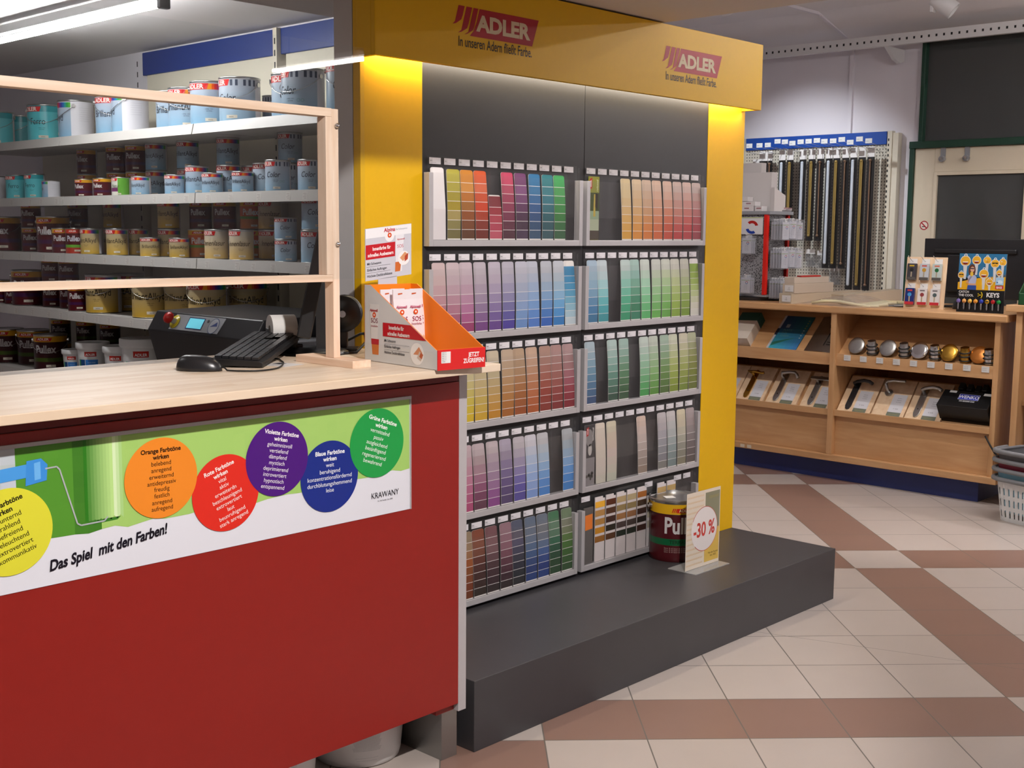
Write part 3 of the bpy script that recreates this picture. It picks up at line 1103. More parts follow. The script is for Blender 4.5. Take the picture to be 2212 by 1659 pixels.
for r_ in range(5):
    for s_ in ('left', 'right'):
        rack(s_, r_)
random.seed(11)
G = [1.08, 1.22, 1.26, 1.30, 1.36]
W = lambda s: s.split()
CARDS = {
 ('left', 0): [(0, 'plain white', W('#e0dcde #dcd6d8')), (1, 'olive yellow', W('#a8a03a #a39a38 #9c8f2c #9c8a1e #a08f52 #857c48 #6e663c')), (2, 'amber to brown', W('#c07c20 #c48536 #b06a1c #98601f #8a4a18 #74401c #5a3418')),
              (3, 'orange red', W('#c8501e #c9603a #c04a20 #c03c14 #a03410 #7c2612 #6a2010')), (4, 'short crimson', W('#701a24 #8c1c2c #a03444 #a83c50 #b45060')), (5, 'magenta', W('#b83a5c #a04058 #8c2c4c #782848 #5c2238 #4a2030')),
              (6, 'purple', W('#6a3464 #7a4878 #62305c #4c2848 #3e2438 #443048')), (7, 'strong blue', W('#1c6c9c #2c6c98 #24588c #224878 #28486c #304c68')), (8, 'teal', W('#147078 #2c7480 #206878 #1c5c64 #1c5058 #2c5058')), (9, 'leaf green', W('#2f9a4c #3c9048 #2f8440 #2c7830 #2c6834 #2c5836'))],
 ('right', 0): [(3, 'cream to ochre', W('#c8b48c #ccb68a #c8aa78 #cca35c #cc9c48 #c8942c')), (4, 'cream to apricot', W('#ccb494 #ccae86 #cca878 #d09c58 #d0923c #cc8424')), (5, 'beige to orange', W('#c4ac98 #c4a488 #c49c78 #c88c50 #cc7c30 #c8701c')),
               (6, 'peach to orange', W('#cfb09c #d0a48c #d09878 #d08458 #cc6c38 #c85c20')), (7, 'pale peach to vermilion', W('#d0b0a0 #d0a490 #d09074 #d07048 #c85028 #c04020')), (8, 'rose beige to scarlet', W('#c4aca4 #c49c90 #c88c7c #c8705c #c4483c #b82c28')),
               (9, 'pale pink to red', W('#ccb0a8 #cc9c90 #cc8478 #c85c50 #c03430 #b42428')), (10, 'pinkish grey to crimson', W('#bca8a4 #bc948c #bc7c78 #b84c50 #b02434 #98182c'))],
 ('left', 1): [(0, 'pale pink to dusky rose', W('#b8a4a4 #b8a0a0 #b49498 #b0848c #a8707c #9c5868 #8c3c50')), (1, 'pale pink to raspberry', W('#b4a4a8 #b09ca4 #ac8c98 #a87888 #9c5c74 #8c3c5c')), (2, 'pale mauve to pink plum', W('#b4a4ac #b09aa6 #ac8a9c #a87494 #a05884 #8c3460')),
              (3, 'grey lilac to plum', W('#aca4ac #a89ca8 #9c8ca0 #8c7894 #7c5c88 #6c3c78')), (4, 'grey lilac to violet', W('#aca4b0 #a89cac #988ca8 #84749c #6c5890 #5c3c80')), (5, 'pale lilac to indigo', W('#a8a4b0 #a09cb0 #8c88a8 #74709c #585494 #44388c')),
              (6, 'pale grey to periwinkle', W('#acacb8 #a4a8b8 #94a0b8 #8498bc #7090bc #6084b8')), (7, 'pale blue grey to blue', W('#acb0bc #a0acc0 #8ca4c4 #7498c4 #5884c0 #4470b8')), (8, 'pale grey to royal blue', W('#a8acb4 #9ca8b8 #84a0bc #6490c0 #4074b4 #2458a8')),
              (9, 'ice blue to azure', W('#b0b4bc #a0b0bc #8cacc4 #68a0c8 #4488c0 #2470b0')), (10, 'white topped bright blue', W('#2c7ca8 #3484b0 #4890b4 #6ca4bc #90b4c4 #b0c0c8'))],
 ('right', 1): [(0, 'pale blue to petrol blue', W('#94a8b8 #8ca8b8 #7ca0b8 #5c88a8 #3c74a0 #30688c')), (1, 'ice blue to turquoise', W('#b0bcc0 #a8c0c4 #8cc0c4 #64b0b4 #3c98a0 #308890')), (3, 'mint to jade', W('#a8b8b4 #90b8ac #74b8a4 #50a888 #3c9c74 #2c8c64')),
               (4, 'grey mint to bottle green', W('#94b0a8 #7ca89c #60987c #3c8468 #287450 #2c7458')), (5, 'pale mint to green', W('#b8c0b8 #a8c4b0 #90c4a4 #74b888 #5cac70 #4ca05c')), (6, 'pale grey green to grass green', W('#b8bcb4 #acbca0 #98bc90 #80b478 #68a85c #58a044')),
               (7, 'pale green to meadow green', W('#bcc0b4 #b0c098 #98bc84 #80b068 #68a44c #58983c')), (8, 'cream green to lime', W('#bcbcb0 #b4bc98 #a8b878 #98b05c #88a440 #789830')), (9, 'grey beige to lime green', W('#b4b4a8 #aab090 #9cac74 #8ca454 #7c9838 #6c8c24')), (10, 'white topped lime green', W('#7c9c28 #90ac3c #a0b860 #b4c08c #c4c4b0 #c8c8bc'))],
 ('left', 2): [(1, 'cream to lemon yellow', W('#b4ac88 #b4ac78 #b8b058 #c0b438 #c4b01c')), (2, 'pale khaki to yellow', W('#b4ac90 #b4aa84 #b4a664 #baa838 #c0a41c')), (3, 'cream to golden yellow', W('#b4a890 #b0a280 #b09c68 #b49c48 #b89424')), (4, 'tan to golden brown', W('#b0a48e #aca080 #aa9262 #b08840 #ac781c')), (5, 'sand to cinnamon', W('#a89480 #a88c6c #a47c50 #a06c34 #94581c')),
              (6, 'beige to rust', W('#a08870 #9c7c5c #98683c #905424 #884418')), (7, 'peach to terracotta', W('#b09480 #ac8468 #a8704c #a45c34 #984c20')), (8, 'rosy brown to brick red', W('#98786c #946458 #904c3c #843428 #78281c')), (9, 'greyish rose to brick red', W('#98787 4'.replace(' ', '') + ' #946860 #8c5048 #803430 #702020')), (10, 'dusky pink to dark red', W('#987c7c #946c6c #90505c #842c38 #741824'))],
 ('right', 2): [(0, 'pale blue to slate blue', W('#94a4ac #7c98a8 #64889c #4c7490 #3c6080 #30486c')), (2, 'grey green to dark green', W('#9cb0ac #88a8a0 #6c9488 #507c6c #3c6454 #2c4c3c')), (3, 'sage to forest green', W('#8ca49c #749888 #5c8468 #44704c #345c38 #2c4c30')), (5, 'pale sage to emerald', W('#a8b4ac #98b4a4 #88b094 #70a47c #50985c #388c44')),
               (6, 'grey sage to moss green', W('#a8b0a4 #98b094 #88a87c #74a060 #5c9044 #4c8030')), (7, 'green grey to dark moss', W('#8ca090 #7c987c #6c8c5c #5c8040 #4c702c #406020')), (8, 'pale green grey to yellow green', W('#b0b4a0 #a8b088 #9ca868 #8c9c48 #7c902c #708420')), (9, 'cream grey to olive green', W('#b0ac98 #a8a880 #98a064 #889444 #788830 #687c24')), (10, 'khaki to olive', W('#989c80 #8c9060 #7c8440 #707828 #64701c #586414'))],
 ('left', 3): [(1, 'pink grey to rose', W('#a4929a #a4808c #a46c80 #a05070 #983c60')), (2, 'pale rose to pink', W('#a8949a #a88490 #a86c84 #a05074 #983c64')), (3, 'grey pink to mauve', W('#a4969a #988488 #906c7c #844c6c #6c3454 #542c40')), (4, 'pale mauve to magenta purple', W('#a4989c #9c8c98 #907c90 #886888 #804c80 #783878')), (5, 'lilac grey to dark purple', W('#948c9c #84788c #706488 #5c4c78 #4c3c68 #44345c')),
              (6, 'pale grey to indigo violet', W('#a49ea4 #9890a0 #847c9c #686098 #504890 #443c84')), (7, 'white to light blue', W('#b4b2ba #a8b0c0 #94a8c4 #88a0c8 #7c94c0 #6c88bc')), (8, 'pale grey to mid blue', W('#a8a8ac #9ca8b4 #8ca4bc #6c94c0 #4c7cb8 #3870b0')), (10, 'grey blue to azure', W('#94989c #8c9ca8 #7c98b4 #5c8cc0 #3c78b8 #3070b0'))],
 ('right', 3): [(1, 'warm white', W('#bcb2a6 #bcb0a4 #b8b0a4 #b8aea6 #b4b0a4')), (2, 'pale cream and blush', W('#b8b09c #b8a898 #b8a8a0 #b4aca0 #acaea0')), (5, 'blush to taupe', W('#b8a498 #b8a8a0 #aca09a #988c84 #8c8078 #847468')), (7, 'pale grey to mid grey', W('#a8a2a4 #a09ca0 #94949c #808488 #74747c #70706c')), (8, 'white grey to blue grey', W('#b0acac #a8acac #9ca4a4 #849494 #748484 #687878')),
               (9, 'ivory to grey', W('#b4ac94 #b4ac98 #a4a494 #8c8c80 #7c7c70 #74705c')), (10, 'mauve grey to charcoal', W('#948888 #8c8080 #7c7474 #6c6464 #5c5454 #544c48'))],
 ('left', 4): [(1, 'tan to rust', W('#74644c #805c3c #84441c #743c1c #6c3010 #602808')), (2, 'sand to orange brown', W('#7c6c58 #84684c #88481c #74401c #6c3014 #602c0c')), (3, 'russet to black brown', W('#6c3c2c #70402c #54281c #40201c #341c18 #281c14')), (4, 'mauve brown to black', W('#644448 #705054 #5c4044 #3c2428 #301820 #241818')), (5, 'dusky pink to dark wine', W('#7c6068 #7c5864 #6c4450 #4c2834 #381c28 #241818')),
              (6, 'slate to black blue', W('#484c5c #54505c #40405c #343440 #242434 #1c2028 #1c1c20')), (7, 'grey blue to navy', W('#545f70 #5c6878 #4c607c #344c74 #203060 #1c3468')), (8, 'blue grey to deep blue', W('#5c6470 #64686c #54647c #345084 #203068 #1c346c')), (9, 'sage to bottle green', W('#3c6448 #587460 #2c5c44 #1c4430 #1c3c20 #1c3c20')), (10, 'khaki to dark green', W('#5c6c54 #707060 #4c6834 #345c20 #2c5020 #244420'))],
}
for (sd, rw), L_ in CARDS.items():
    for k, nm, cols in L_:
        kw = {}
        if nm == 'plain white':
            kw = dict(n=2, lines='none', top=0.247)
        elif nm == 'short crimson':
            kw = dict(n=5, top=0.168, white_top=0.004)
        elif nm.startswith('white topped'):
            kw = dict(n=8, top=0.250, white_top=0.02)
        elif rw in (1, 3) or (rw == 0 and sd == 'right'):
            kw = dict(n=7, lines='pale', top=0.250 if rw == 1 else 0.247)
        elif rw == 0:
            kw = dict(n=7, top=0.244)
        else:
            kw = dict(n=8, top=0.252)
        if nm in ('warm white', 'pale cream and blush'):
            kw['lines'] = 'none'
        card(sd, rw, k, nm, cols, G[rw], tilt=random.uniform(-0.022, 0.022), **kw)


def draw_relaxed(m, top):
    hw = 0.0285
    y = 2.8245
    m.box(-hw, hw, y, y + 0.004, FW + 0.003, top, '#8a8d32')
    for a, b, c in ((0.125, 0.19, '#3c4a1c'), (0.095, 0.125, '#8fa486'), (0.055, 0.095, '#a8b296'), (FW + 0.004, 0.055, '#4a4034')):
        m.poly([(-hw, y - 0.0003, a), (hw, y - 0.0003, a), (hw, y - 0.0003, b), (-hw, y - 0.0003, b)], c)
    m.poly([(-0.004, y - 0.0006, 0.105), (0.008, y - 0.0006, 0.105), (0.006, y - 0.0006, 0.185), (-0.001, y - 0.0006, 0.185)], '#b8a240')
    m.poly([(0.006, y - 0.0006, 0.14), (0.02, y - 0.0006, 0.13), (0.022, y - 0.0006, 0.185), (0.008, y - 0.0006, 0.19)], '#24180c')
    m.poly([(-0.027, y - 0.0005, 0.2), (-0.012, y - 0.0005, 0.206), (-0.012, y - 0.0005, 0.244), (-0.027, y - 0.0005, 0.238)], '#b02a22')
    m.text('ADLER', (-0.0165, y - 0.0008, 0.222), UZ, -UX, 0.008, '#f0e8dc', bold=0.03)
    m.text('relaxed', (0.0215, y - 0.0006, 0.215), UZ, -UX, 0.014, '#e8e8c0', shear=0.2)


def draw_technical(m, top):
    hw = 0.0285
    y = 2.8245
    m.box(-hw, hw, y, y + 0.004, FW + 0.003, top, lin('#7c787a', 1.2))
    m.poly([(-hw, y - 0.0003, 0.125), (hw, y - 0.0003, 0.125), (hw, y - 0.0003, top), (-hw, y - 0.0003, top)], '#3e3c3e')
    m.disc((-0.004, y - 0.0005, 0.20), UX, UZ, 0.02, col='#8a8686', r2=0.032)
    m.disc((0.0, y - 0.0005, 0.155), UX, UZ, 0.011, col='#b8b4b0', r2=0.022)
    for q in range(9):
        m.disc((random.uniform(-0.02, 0.02), y - 0.0005, random.uniform(0.03, 0.07)), UX, UZ, 0.006, 10, col='#5a5654')
    m.poly([(-0.022, y - 0.0007, 0.205), (-0.008, y - 0.0007, 0.21), (-0.008, y - 0.0007, 0.242), (-0.022, y - 0.0007, 0.236)], '#a82420')
    m.text('ADLER', (-0.012, y - 0.0009, 0.224), UZ, -UX, 0.0075, '#f0e8e4', bold=0.03)
    m.text('technical', (0.021, y - 0.0007, 0.212), UZ, -UX, 0.014, '#d8d4d2', bold=0.01)


def draw_grey(m, top):
    hw = 0.027
    y = 2.8245
    m.box(-hw, hw, y, y + 0.004, FW + 0.003, top, lin('#5a5654', 1.3))
    m.poly([(-0.020, y - 0.0006, 0.150), (0.022, y - 0.0006, 0.153), (0.021, y - 0.0006, 0.210), (-0.021, y - 0.0006, 0.207)], lin('#d8752c', 1.3))
    m.poly([(-hw, y - 0.0005, FW + 0.003), (-hw + 0.003, y - 0.0005, FW + 0.003), (-hw + 0.003, y - 0.0005, 0.06), (-hw, y - 0.0005, 0.06)], '#a03428')


special_card('right', 0, 0, 'green brochure with a forest picture in the first pocket of the top right rack', 0.2475, draw_relaxed)
special_card('right', 3, 0, 'dark grey technical brochure in the first pocket of the fourth right rack', 0.2475, draw_technical)
special_card('right', 4, 0, 'dark grey leaflet with an orange square in the bottom right rack', 0.236, draw_grey)


def stain_card(k, nm, cols, top, step=0.0, bottom=0.066):
    x0, x1 = RX['right']
    pit = (x1 - x0 - 2 * FW) / 11
    cx = x0 + FW + (k + 0.5) * pit
    m = MB('print', lin('#c4bcbc', 1.3))
    hw, y = 0.0285, 2.823
    wh = lin('#c4bcbc', 1.35)
    m.box(-hw, hw, y + 0.0004, y + 0.004, FW + 0.003, top - 0.008, wh)
    m.box(-hw, hw - 0.012, y + 0.0004, y + 0.004, top - 0.008, top, wh)
    n = len(cols)
    a0 = bottom + FW
    h = (top - 0.018 - a0) / n
    for q, c in enumerate(cols):
        zt = top - 0.018 - q * h
        m.poly([(-hw, y, zt - h * 0.70), (hw, y, zt - h * 0.70), (hw, y, zt), (-hw, y, zt)], lin(c, 1.45))
    lab = '%s wood stain card, %s pocket from left, bottom right rack' % (nm, ORD[k])
    solo(m, 'stain_card', lab, 'colour card', (cx, 0, RZ[4]), 0, 'wood stain cards in the stand')


stain_card(1, 'golden yellow and amber', W('#c8942c #a87c44 #a07438 #ac7418 #84541a'), 0.268)
stain_card(2, 'dark brown and black', W('#4a2412 #482814 #34180f #1e180e #4a2a10'), 0.268)
stain_card(3, 'grey beige and brown', W('#9a8662 #847048 #8c6034 #403230 #1a2018'), 0.268)
stain_card(4, 'pale grey brown', W('#9a8a6a #7a6a48 #845c3c #403632 #20261e'), 0.268)
stain_card(5, 'rust and dark brown', W('#86501e #342012 #36221c #221c16 #382018'), 0.268)
stain_card(6, 'short cream', W('#b8ac8c #a8a08c #9c9484'), 0.225)
stain_card(7, 'sandy beige', W('#a48858 #a8845c #947448 #84643c #745430'), 0.266)
stain_card(8, 'light tan', W('#a08858 #a4805c #907044 #806038 #70502c'), 0.266)

# ------------------------------------------------------------------ on the platform
def paint_can(name, label, loc, rz, r, h):
    t = thing(name, label, 'paint can', loc, rz)
    yel, mar, grn = lin('#d8a818'), lin('#4a1218'), lin('#0e5a34')

    def fn(a, z):
        f = z / h
        if f > 0.765:
            return yel
        if 0.27 < f < 0.375:
            return grn
        return mar
    m = MB('print_gloss')
    zs = [0.004, 0.02, 0.27 * h, 0.271 * h, 0.374 * h, 0.375 * h, 0.5 * h, 0.764 * h, 0.766 * h, 0.93 * h]
    m.lathe([(r * 0.97, 0.0), (r, 0.004)] + [(r, z) for z in zs[1:-1]] + [(r, 0.93 * h)], n=64, fn=fn)
    m.build('body', t, world=False)
    m = MB('tin')
    m.lathe([(r * 1.0, 0.93 * h), (r * 1.04, 0.955 * h), (r * 1.055, 0.975 * h), (r * 1.04, h), None, (r * 0.985, h - 0.001), None, (r * 0.97, h - 0.007), None, (0, h - 0.007)], n=64)
    m.lathe([(r * 1.015, 0.762 * h), (r * 1.02, 0.766 * h), (r * 1.0, 0.772 * h)], n=64, mat='print_gloss', col='#3a1014')
    m.build('lid', t, world=False)
    m = MB('card_white')
    m.box(-0.02, 0.02, -0.045, -0.005, h - 0.0065, h - 0.0055)
    m.build('price_sticker', t, world=False)
    m = MB('chrome')
    for a in (PI / 2, -PI / 2):
        c, s = math.cos(a), math.sin(a)
        m.cyl((r * c, r * s, 0.86 * h), ((r + 0.012) * c, (r + 0.012) * s, 0.86 * h), 0.011)
    pts = []
    for q in range(25):
        a = PI * q / 24
        pts.append((-(r + 0.008) * math.sin(a) * 0.999 - 0.002, (r + 0.008) * math.cos(a), 0.86 * h - 0.45 * h * math.sin(a) ** 0.8))
    m.tube(pts, 0.0018)
    m.build('handle', t, world=False)
    m = MB('print_gloss')
    rr = r + 0.0012
    m.text_round('Pullex', rr, 0, 0.47 * h, 0.088, '#c9c6c6', bold=0.03, xs=0.72)
    m.text_round('TERRASSENÖL', rr, 0.1, 0.30 * h, 0.020, '#0a3018', bold=0.01)
    for q in range(3):
        m.text_round('lasur & öl ' * 4, rr, 0, (0.215 - 0.03 * q) * h, 0.009, '#a88a86')
    for q in range(10):
        a0, a1 = -0.28 + q * 0.06, -0.28 + (q + 1) * 0.06
        m.poly([(rr * math.cos(a0), rr * math.sin(a0), 0.80 * h), (rr * math.cos(a1), rr * math.sin(a1), 0.80 * h), (rr * math.cos(a1 + 0.03), rr * math.sin(a1 + 0.03), 0.868 * h), (rr * math.cos(a0 + 0.03), rr * math.sin(a0 + 0.03), 0.868 * h)], '#c02418')
    for q in range(3):
        a0 = -0.30 - q * 0.07
        m.poly([(rr * math.cos(a0 - 0.04), rr * math.sin(a0 - 0.04), 0.80 * h), (rr * math.cos(a0), rr * math.sin(a0), 0.805 * h), (rr * math.cos(a0 + 0.07), rr * math.sin(a0 + 0.07), 0.868 * h), (rr * math.cos(a0 + 0.02), rr * math.sin(a0 + 0.02), 0.868 * h)], '#c02418')
    rr += 0.0006
    m.text_round('ADLER', rr, 0.05, 0.815 * h, 0.016, '#e8dcb0', bold=0.03)
    for q in range(4):
        a0, a1 = 0.14 + q * 0.07, 0.14 + (q + 1) * 0.07
        m.poly([(rr * math.cos(a0), rr * math.sin(a0), 0.255 * h), (rr * math.cos(a1), rr * math.sin(a1), 0.255 * h), (rr * math.cos(a1), rr * math.sin(a1), 0.30 * h), (rr * math.cos(a0), rr * math.sin(a0), 0.30 * h)], '#b8b0a4')
    m.build('lettering', t, world=False)
    return t


paint_can('paint_can', 'maroon paint can with yellow band standing on the dark platform behind the discount sign', (3.853, 2.742, PZ), R(-124), 0.098, 0.245)

sg = thing('discount_sign', 'clear acrylic stand with a discount sheet on the dark platform', 'sign', (3.79, 2.575, PZ))
SGY = 2.572
m = MB('acrylic_dull')
m.box(3.684, 3.911, SGY - 0.0015, SGY + 0.0015, PZ + 0.002, PZ + 0.302)
m.build('sheet_holder', sg)
m = MB('acrylic_foot')
m.box(3.684, 3.911, SGY - 0.052, SGY + 0.075, PZ + 0.0005, PZ + 0.0035)
m.build('foot', sg)
m = MB('print_gloss')
sy = SGY - 0.0021
sx0, sx1, sz0, sz1 = 3.6865, 3.909, PZ + 0.0045, PZ + 0.300
m.box(sx0, sx1, sy, sy + 0.0004, sz0, sz1, lin('#cfc4b4', 1.2))
xm = sx0 + 0.55 * (sx1 - sx0)
m.poly([(xm, sy - 0.0002, sz0 + 0.14), (sx1 - 0.004, sy - 0.0002, sz0 + 0.14), (sx1 - 0.004, sy - 0.0002, sz1 - 0.012), (xm, sy - 0.0002, sz1 - 0.012)], lin('#7d7c64', 1.2))
m.poly([(xm, sy - 0.0002, sz0 + 0.012), (sx1 - 0.004, sy - 0.0002, sz0 + 0.012), (sx1 - 0.004, sy - 0.0002, sz0 + 0.14), (xm, sy - 0.0002, sz0 + 0.14)], lin('#c8a850', 1.2))
for q in range(14):
    for p in range(6):
        x, z = sx0 + 0.012 + p * 0.018, sz0 + 0.014 + q * 0.02
        m.text('krk', (x, sy - 0.0002, z), UX, UZ, 0.012, lin('#c9a468', 1.2), shear=0.3)
cc = Vector((3.806, sy - 0.0004, PZ + 0.150))
m.disc(cc, UX, UZ, 0.086, 56, col=lin('#d8d2d0', 1.15))
for k in range(56):
    a0, a1 = 2 * PI * k / 56, 2 * PI * (k + 1) / 56
    if not (150 < k * 360 / 56 < 225):
        q = lambda a, r: cc + Vector((math.cos(a) * r, -0.0002, math.sin(a) * r))
        m.poly([q(a0, 0.0845), q(a0, 0.0865), q(a1, 0.0865), q(a1, 0.0845)], '#c03028')
sh = m.build('printed_sheet', sg)
m = MB('print_gloss', '#c8382c')
m.text('-30 %', cc + Vector((-0.002, -0.0004, -0.026)), Vector((math.cos(0.02), 0, math.sin(0.02))), UZ, 0.077, bold=0.022, xs=0.80)
m.text('KRAWANY', (3.868, sy - 0.0005, PZ + 0.262), UX, UZ, 0.017, '#a89a58', xs=0.8)
m.text('Für die Familie\nSeit 1852', (3.868, sy - 0.0005, PZ + 0.045), UX, UZ, 0.011, '#5a4c28')
m.build('lettering', sh)
CANS = [
    (1, 'ferro', 'L', 'f', 0, 3.175, 7.108, 0.00, -26),
    (1, 'ferro', 'L', 'f', 0, 3.175, 6.522, 0.00, 72),
    (1, 'alkyd', 'L', 'f', 0, 3.175, 6.170, -1.15, 138),
    (1, 'alkyd', 'L', 'f', 0, 3.191, 5.801, 0.25, 218),
    (1, 'alkyd', 'L', 'f', 0, 3.175, 5.614, -1.30, 251),
    (1, 'alkyd', 'L', 'm', 0, 3.280, 5.371, 0.20, 347),
    (1, 'alkyd', 'L', 'm', 0, 3.240, 5.192, 0.00, 373),
    (1, 'alkyd', 'L', 'f', 0, 3.175, 4.898, 0.00, 420),
    (1, 'color', 'L', 'f', 0, 3.175, 4.664, -0.50, 481),
    (1, 'color', 'L', 'm', 0, 3.248, 4.375, 0.10, 592),
    (1, 'color', 'L', 'f', 0, 3.175, 4.204, -0.70, 614),
    (1, 'color', 'L', 'f', 0, 3.175, 3.903, -0.10, 709),
    (1, 'ferro', 'L', 'b', 0, 3.380, 7.260, -0.60, 23),
    (1, 'ferro', 'L', 'b', 0, 3.380, 7.664, -0.60, -39),
    (1, 'color', 'M', 'b', 0, 3.344, 4.641, -1.20, 573),
    (2, 'alkyd', 'M', 'f', 0, 3.139, 7.079, -1.30, -21),
    (2, 'ferro', 'M', 'f', 0, 3.139, 6.828, 0.20, 21),
    (2, 'ferro', 'M', 'f', 0, 3.139, 6.597, -0.10, 60),
    (2, 'alkyd', 'S', 'f', 0, 3.132, 6.391, -1.20, 98),
    (2, 'pullex', 'S', 'f', 0, 3.132, 6.023, -0.30, 168),
    (2, 'pullex', 'S', 'f', 0, 3.132, 5.828, -0.30, 208),
    (2, 'green', 'S', 'f', 0, 3.132, 5.642, -0.30, 247),
    (2, 'alkyd', 'S', 'f', 0, 3.132, 5.452, -0.30, 289),
    (2, 'alkyd', 'S', 'f', 0, 3.132, 5.147, -0.10, 361),
    (2, 'alkyd', 'M', 'm', 0, 3.204, 5.069, 0.10, 405),
    (2, 'alkyd', 'S', 'f', 0, 3.132, 4.829, 0.00, 441),
    (2, 'alkyd', 'M', 'm', 0, 3.232, 4.850, 0.20, 472),
    (2, 'alkyd', 'S', 'f', 0, 3.132, 4.590, 0.05, 505),
    (2, 'color', 'M', 'm', 0, 3.232, 4.564, 0.20, 550),
    (2, 'color', 'M', 'f', 0, 3.139, 4.339, -0.20, 576),
    (2, 'color', 'M', 'm', 0, 3.204, 4.198, 0.00, 646),
    (2, 'pullex', 'M', 'b', 1, 3.344, 6.389, -0.30, 175),
    (2, 'pullex', 'M', 'b', 1, 3.344, 6.067, 0.00, 237),
    (2, 'pullex', 'M', 'b', 1, 3.344, 5.866, 0.00, 278),
    (2, 'alkyd', 'M', 'b', 1, 3.344, 5.665, -0.20, 321),
    (2, 'alkyd', 'M', 'b', 1, 3.344, 5.368, 0.00, 388),
    (2, 'alkyd', 'M', 'b', 1, 3.344, 5.017, 0.00, 473),
    (2, 'color', 'M', 'b', 0, 3.344, 4.816, 0.00, 526),
    (2, 'color', 'M', 'b', 1, 3.344, 4.528, 0.00, 605),
    (3, 'pullex', 'L', 'f', 0, 3.175, 7.071, 0.00, -21),
    (3, 'pullex', 'M', 'm', 0, 3.204, 6.794, 0.20, 50),
    (3, 'pullex', 'L', 'f', 0, 3.175, 6.466, -0.10, 82),
    (3, 'pullex', 'M', 'f', 0, 3.139, 6.297, 0.20, 115),
    (3, 'redpullex', 'M', 'f', 0, 3.139, 6.144, 0.20, 144),
    (3, 'alkydy', 'M', 'f', 0, 3.139, 5.982, -0.40, 176),
    (3, 'alkydy', 'M', 'f', 0, 3.139, 5.712, 0.00, 232),
    (3, 'alkydy', 'M', 'm', 0, 3.248, 5.705, 0.20, 276),
    (3, 'alkydy', 'S', 'f', 0, 3.132, 5.387, 0.50, 304),
    (3, 'alkydy', 'M', 'm', 0, 3.236, 5.381, 0.10, 344),
    (3, 'alkydy', 'S', 'f', 0, 3.132, 5.121, 0.30, 367),
    (3, 'orange', 'M', 'm', 0, 3.236, 5.110, 0.30, 408),
    (3, 'lasur', 'M', 'f', 0, 3.139, 4.817, 0.00, 443),
    (3, 'lasur', 'M', 'f', 0, 3.139, 4.619, 0.00, 496),
    (3, 'lasur', 'M', 'b', 0, 3.344, 4.675, 0.20, 563),
    (3, 'color', 'S', 'f', 0, 3.132, 4.281, 0.20, 594),
    (3, 'color', 'S', 'f', 1, 3.132, 4.281, 0.20, 594),
    (3, 'color', 'M', 'f', 0, 3.139, 4.095, 0.25, 651),
    (3, 'color', 'M', 'f', 1, 3.139, 4.089, 0.25, 653),
    (3, 'pullex', 'M', 'b', 1, 3.204, 6.794, 0.00, 50),
    (3, 'pullex', 'M', 'b', 1, 3.344, 6.515, 0.00, 151),
    (3, 'alkydy', 'M', 'b', 1, 3.344, 6.119, -0.40, 227),
    (3, 'alkydy', 'M', 'b', 1, 3.236, 5.381, 0.00, 344),
    (3, 'pullex', 'M', 'b', 1, 3.344, 5.266, 0.00, 412),
    (3, 'pullex', 'M', 'b', 1, 3.344, 5.056, 0.00, 464),
    (3, 'orange', 'M', 'b', 1, 3.376, 4.882, 0.20, 520),
    (3, 'lasur', 'M', 'b', 1, 3.404, 4.774, 0.20, 560),
    (4, 'pullex', 'M', 'f', 0, 3.139, 7.082, 0.10, -21),
    (4, 'pullex', 'S', 'f', 0, 3.148, 6.942, 0.20, 8),
    (4, 'pullex', 'L', 'f', 0, 3.175, 6.800, 0.10, 24),
    (4, 'pullex', 'M', 'm', 0, 3.204, 6.569, 0.10, 90),
    (4, 'pullex', 'M', 'm', 1, 3.204, 6.569, 0.10, 90),
    (4, 'pullex', 'M', 'm', 0, 3.204, 6.369, 0.10, 126),
    (4, 'pullex', 'M', 'm', 1, 3.204, 6.369, 0.10, 126),
    (4, 'pullex', 'M', 'f', 0, 3.139, 6.142, 0.20, 145),
    (4, 'alkydy', 'L', 'f', 0, 3.175, 5.937, -0.30, 183),
    (4, 'alkydy', 'L', 'm', 0, 3.348, 5.999, 0.10, 237),
    (4, 'alkydy', 'L', 'f', 0, 3.175, 5.468, 0.10, 283),
    (4, 'alkydy', 'L', 'm', 0, 3.240, 5.273, 0.20, 354),
    (4, 'alkydy', 'L', 'f', 0, 3.175, 4.956, -0.10, 405),
    (4, 'alkydy', 'L', 'b', 0, 3.380, 4.927, 0.10, 494),
    (5, 'pullexg', 'L', 'f', 0, 3.175, 7.097, 0.10, -25),
    (5, 'pullexg', 'L', 'm', 0, 3.240, 6.902, 0.10, 31),
    (5, 'pullexg', 'L', 'f', 0, 3.175, 6.556, 0.10, 66),
    (5, 'pullexg', 'M', 'm', 1, 3.300, 6.680, 0.20, 107),
    (5, 'pullexg', 'M', 'm', 0, 3.300, 6.680, 0.20, 107),
    (5, 'bucket', 's', 'f', 0, 3.145, 6.223, 0.10, 129),
    (5, 'bucket', 'b', 'f', 0, 3.165, 6.055, 0.20, 160),
    (5, 'bucket', 'b', 'f', 0, 3.165, 5.769, 0.00, 219),
    (5, 'bucket', 'B', 'f', 0, 3.185, 5.585, 0.30, 257),
    (5, 'pullexg', 'M', 'b', 1, 3.344, 6.465, 0.00, 160),
    (5, 'pullexg', 'M', 'b', 1, 3.344, 6.196, 0.00, 212),
]

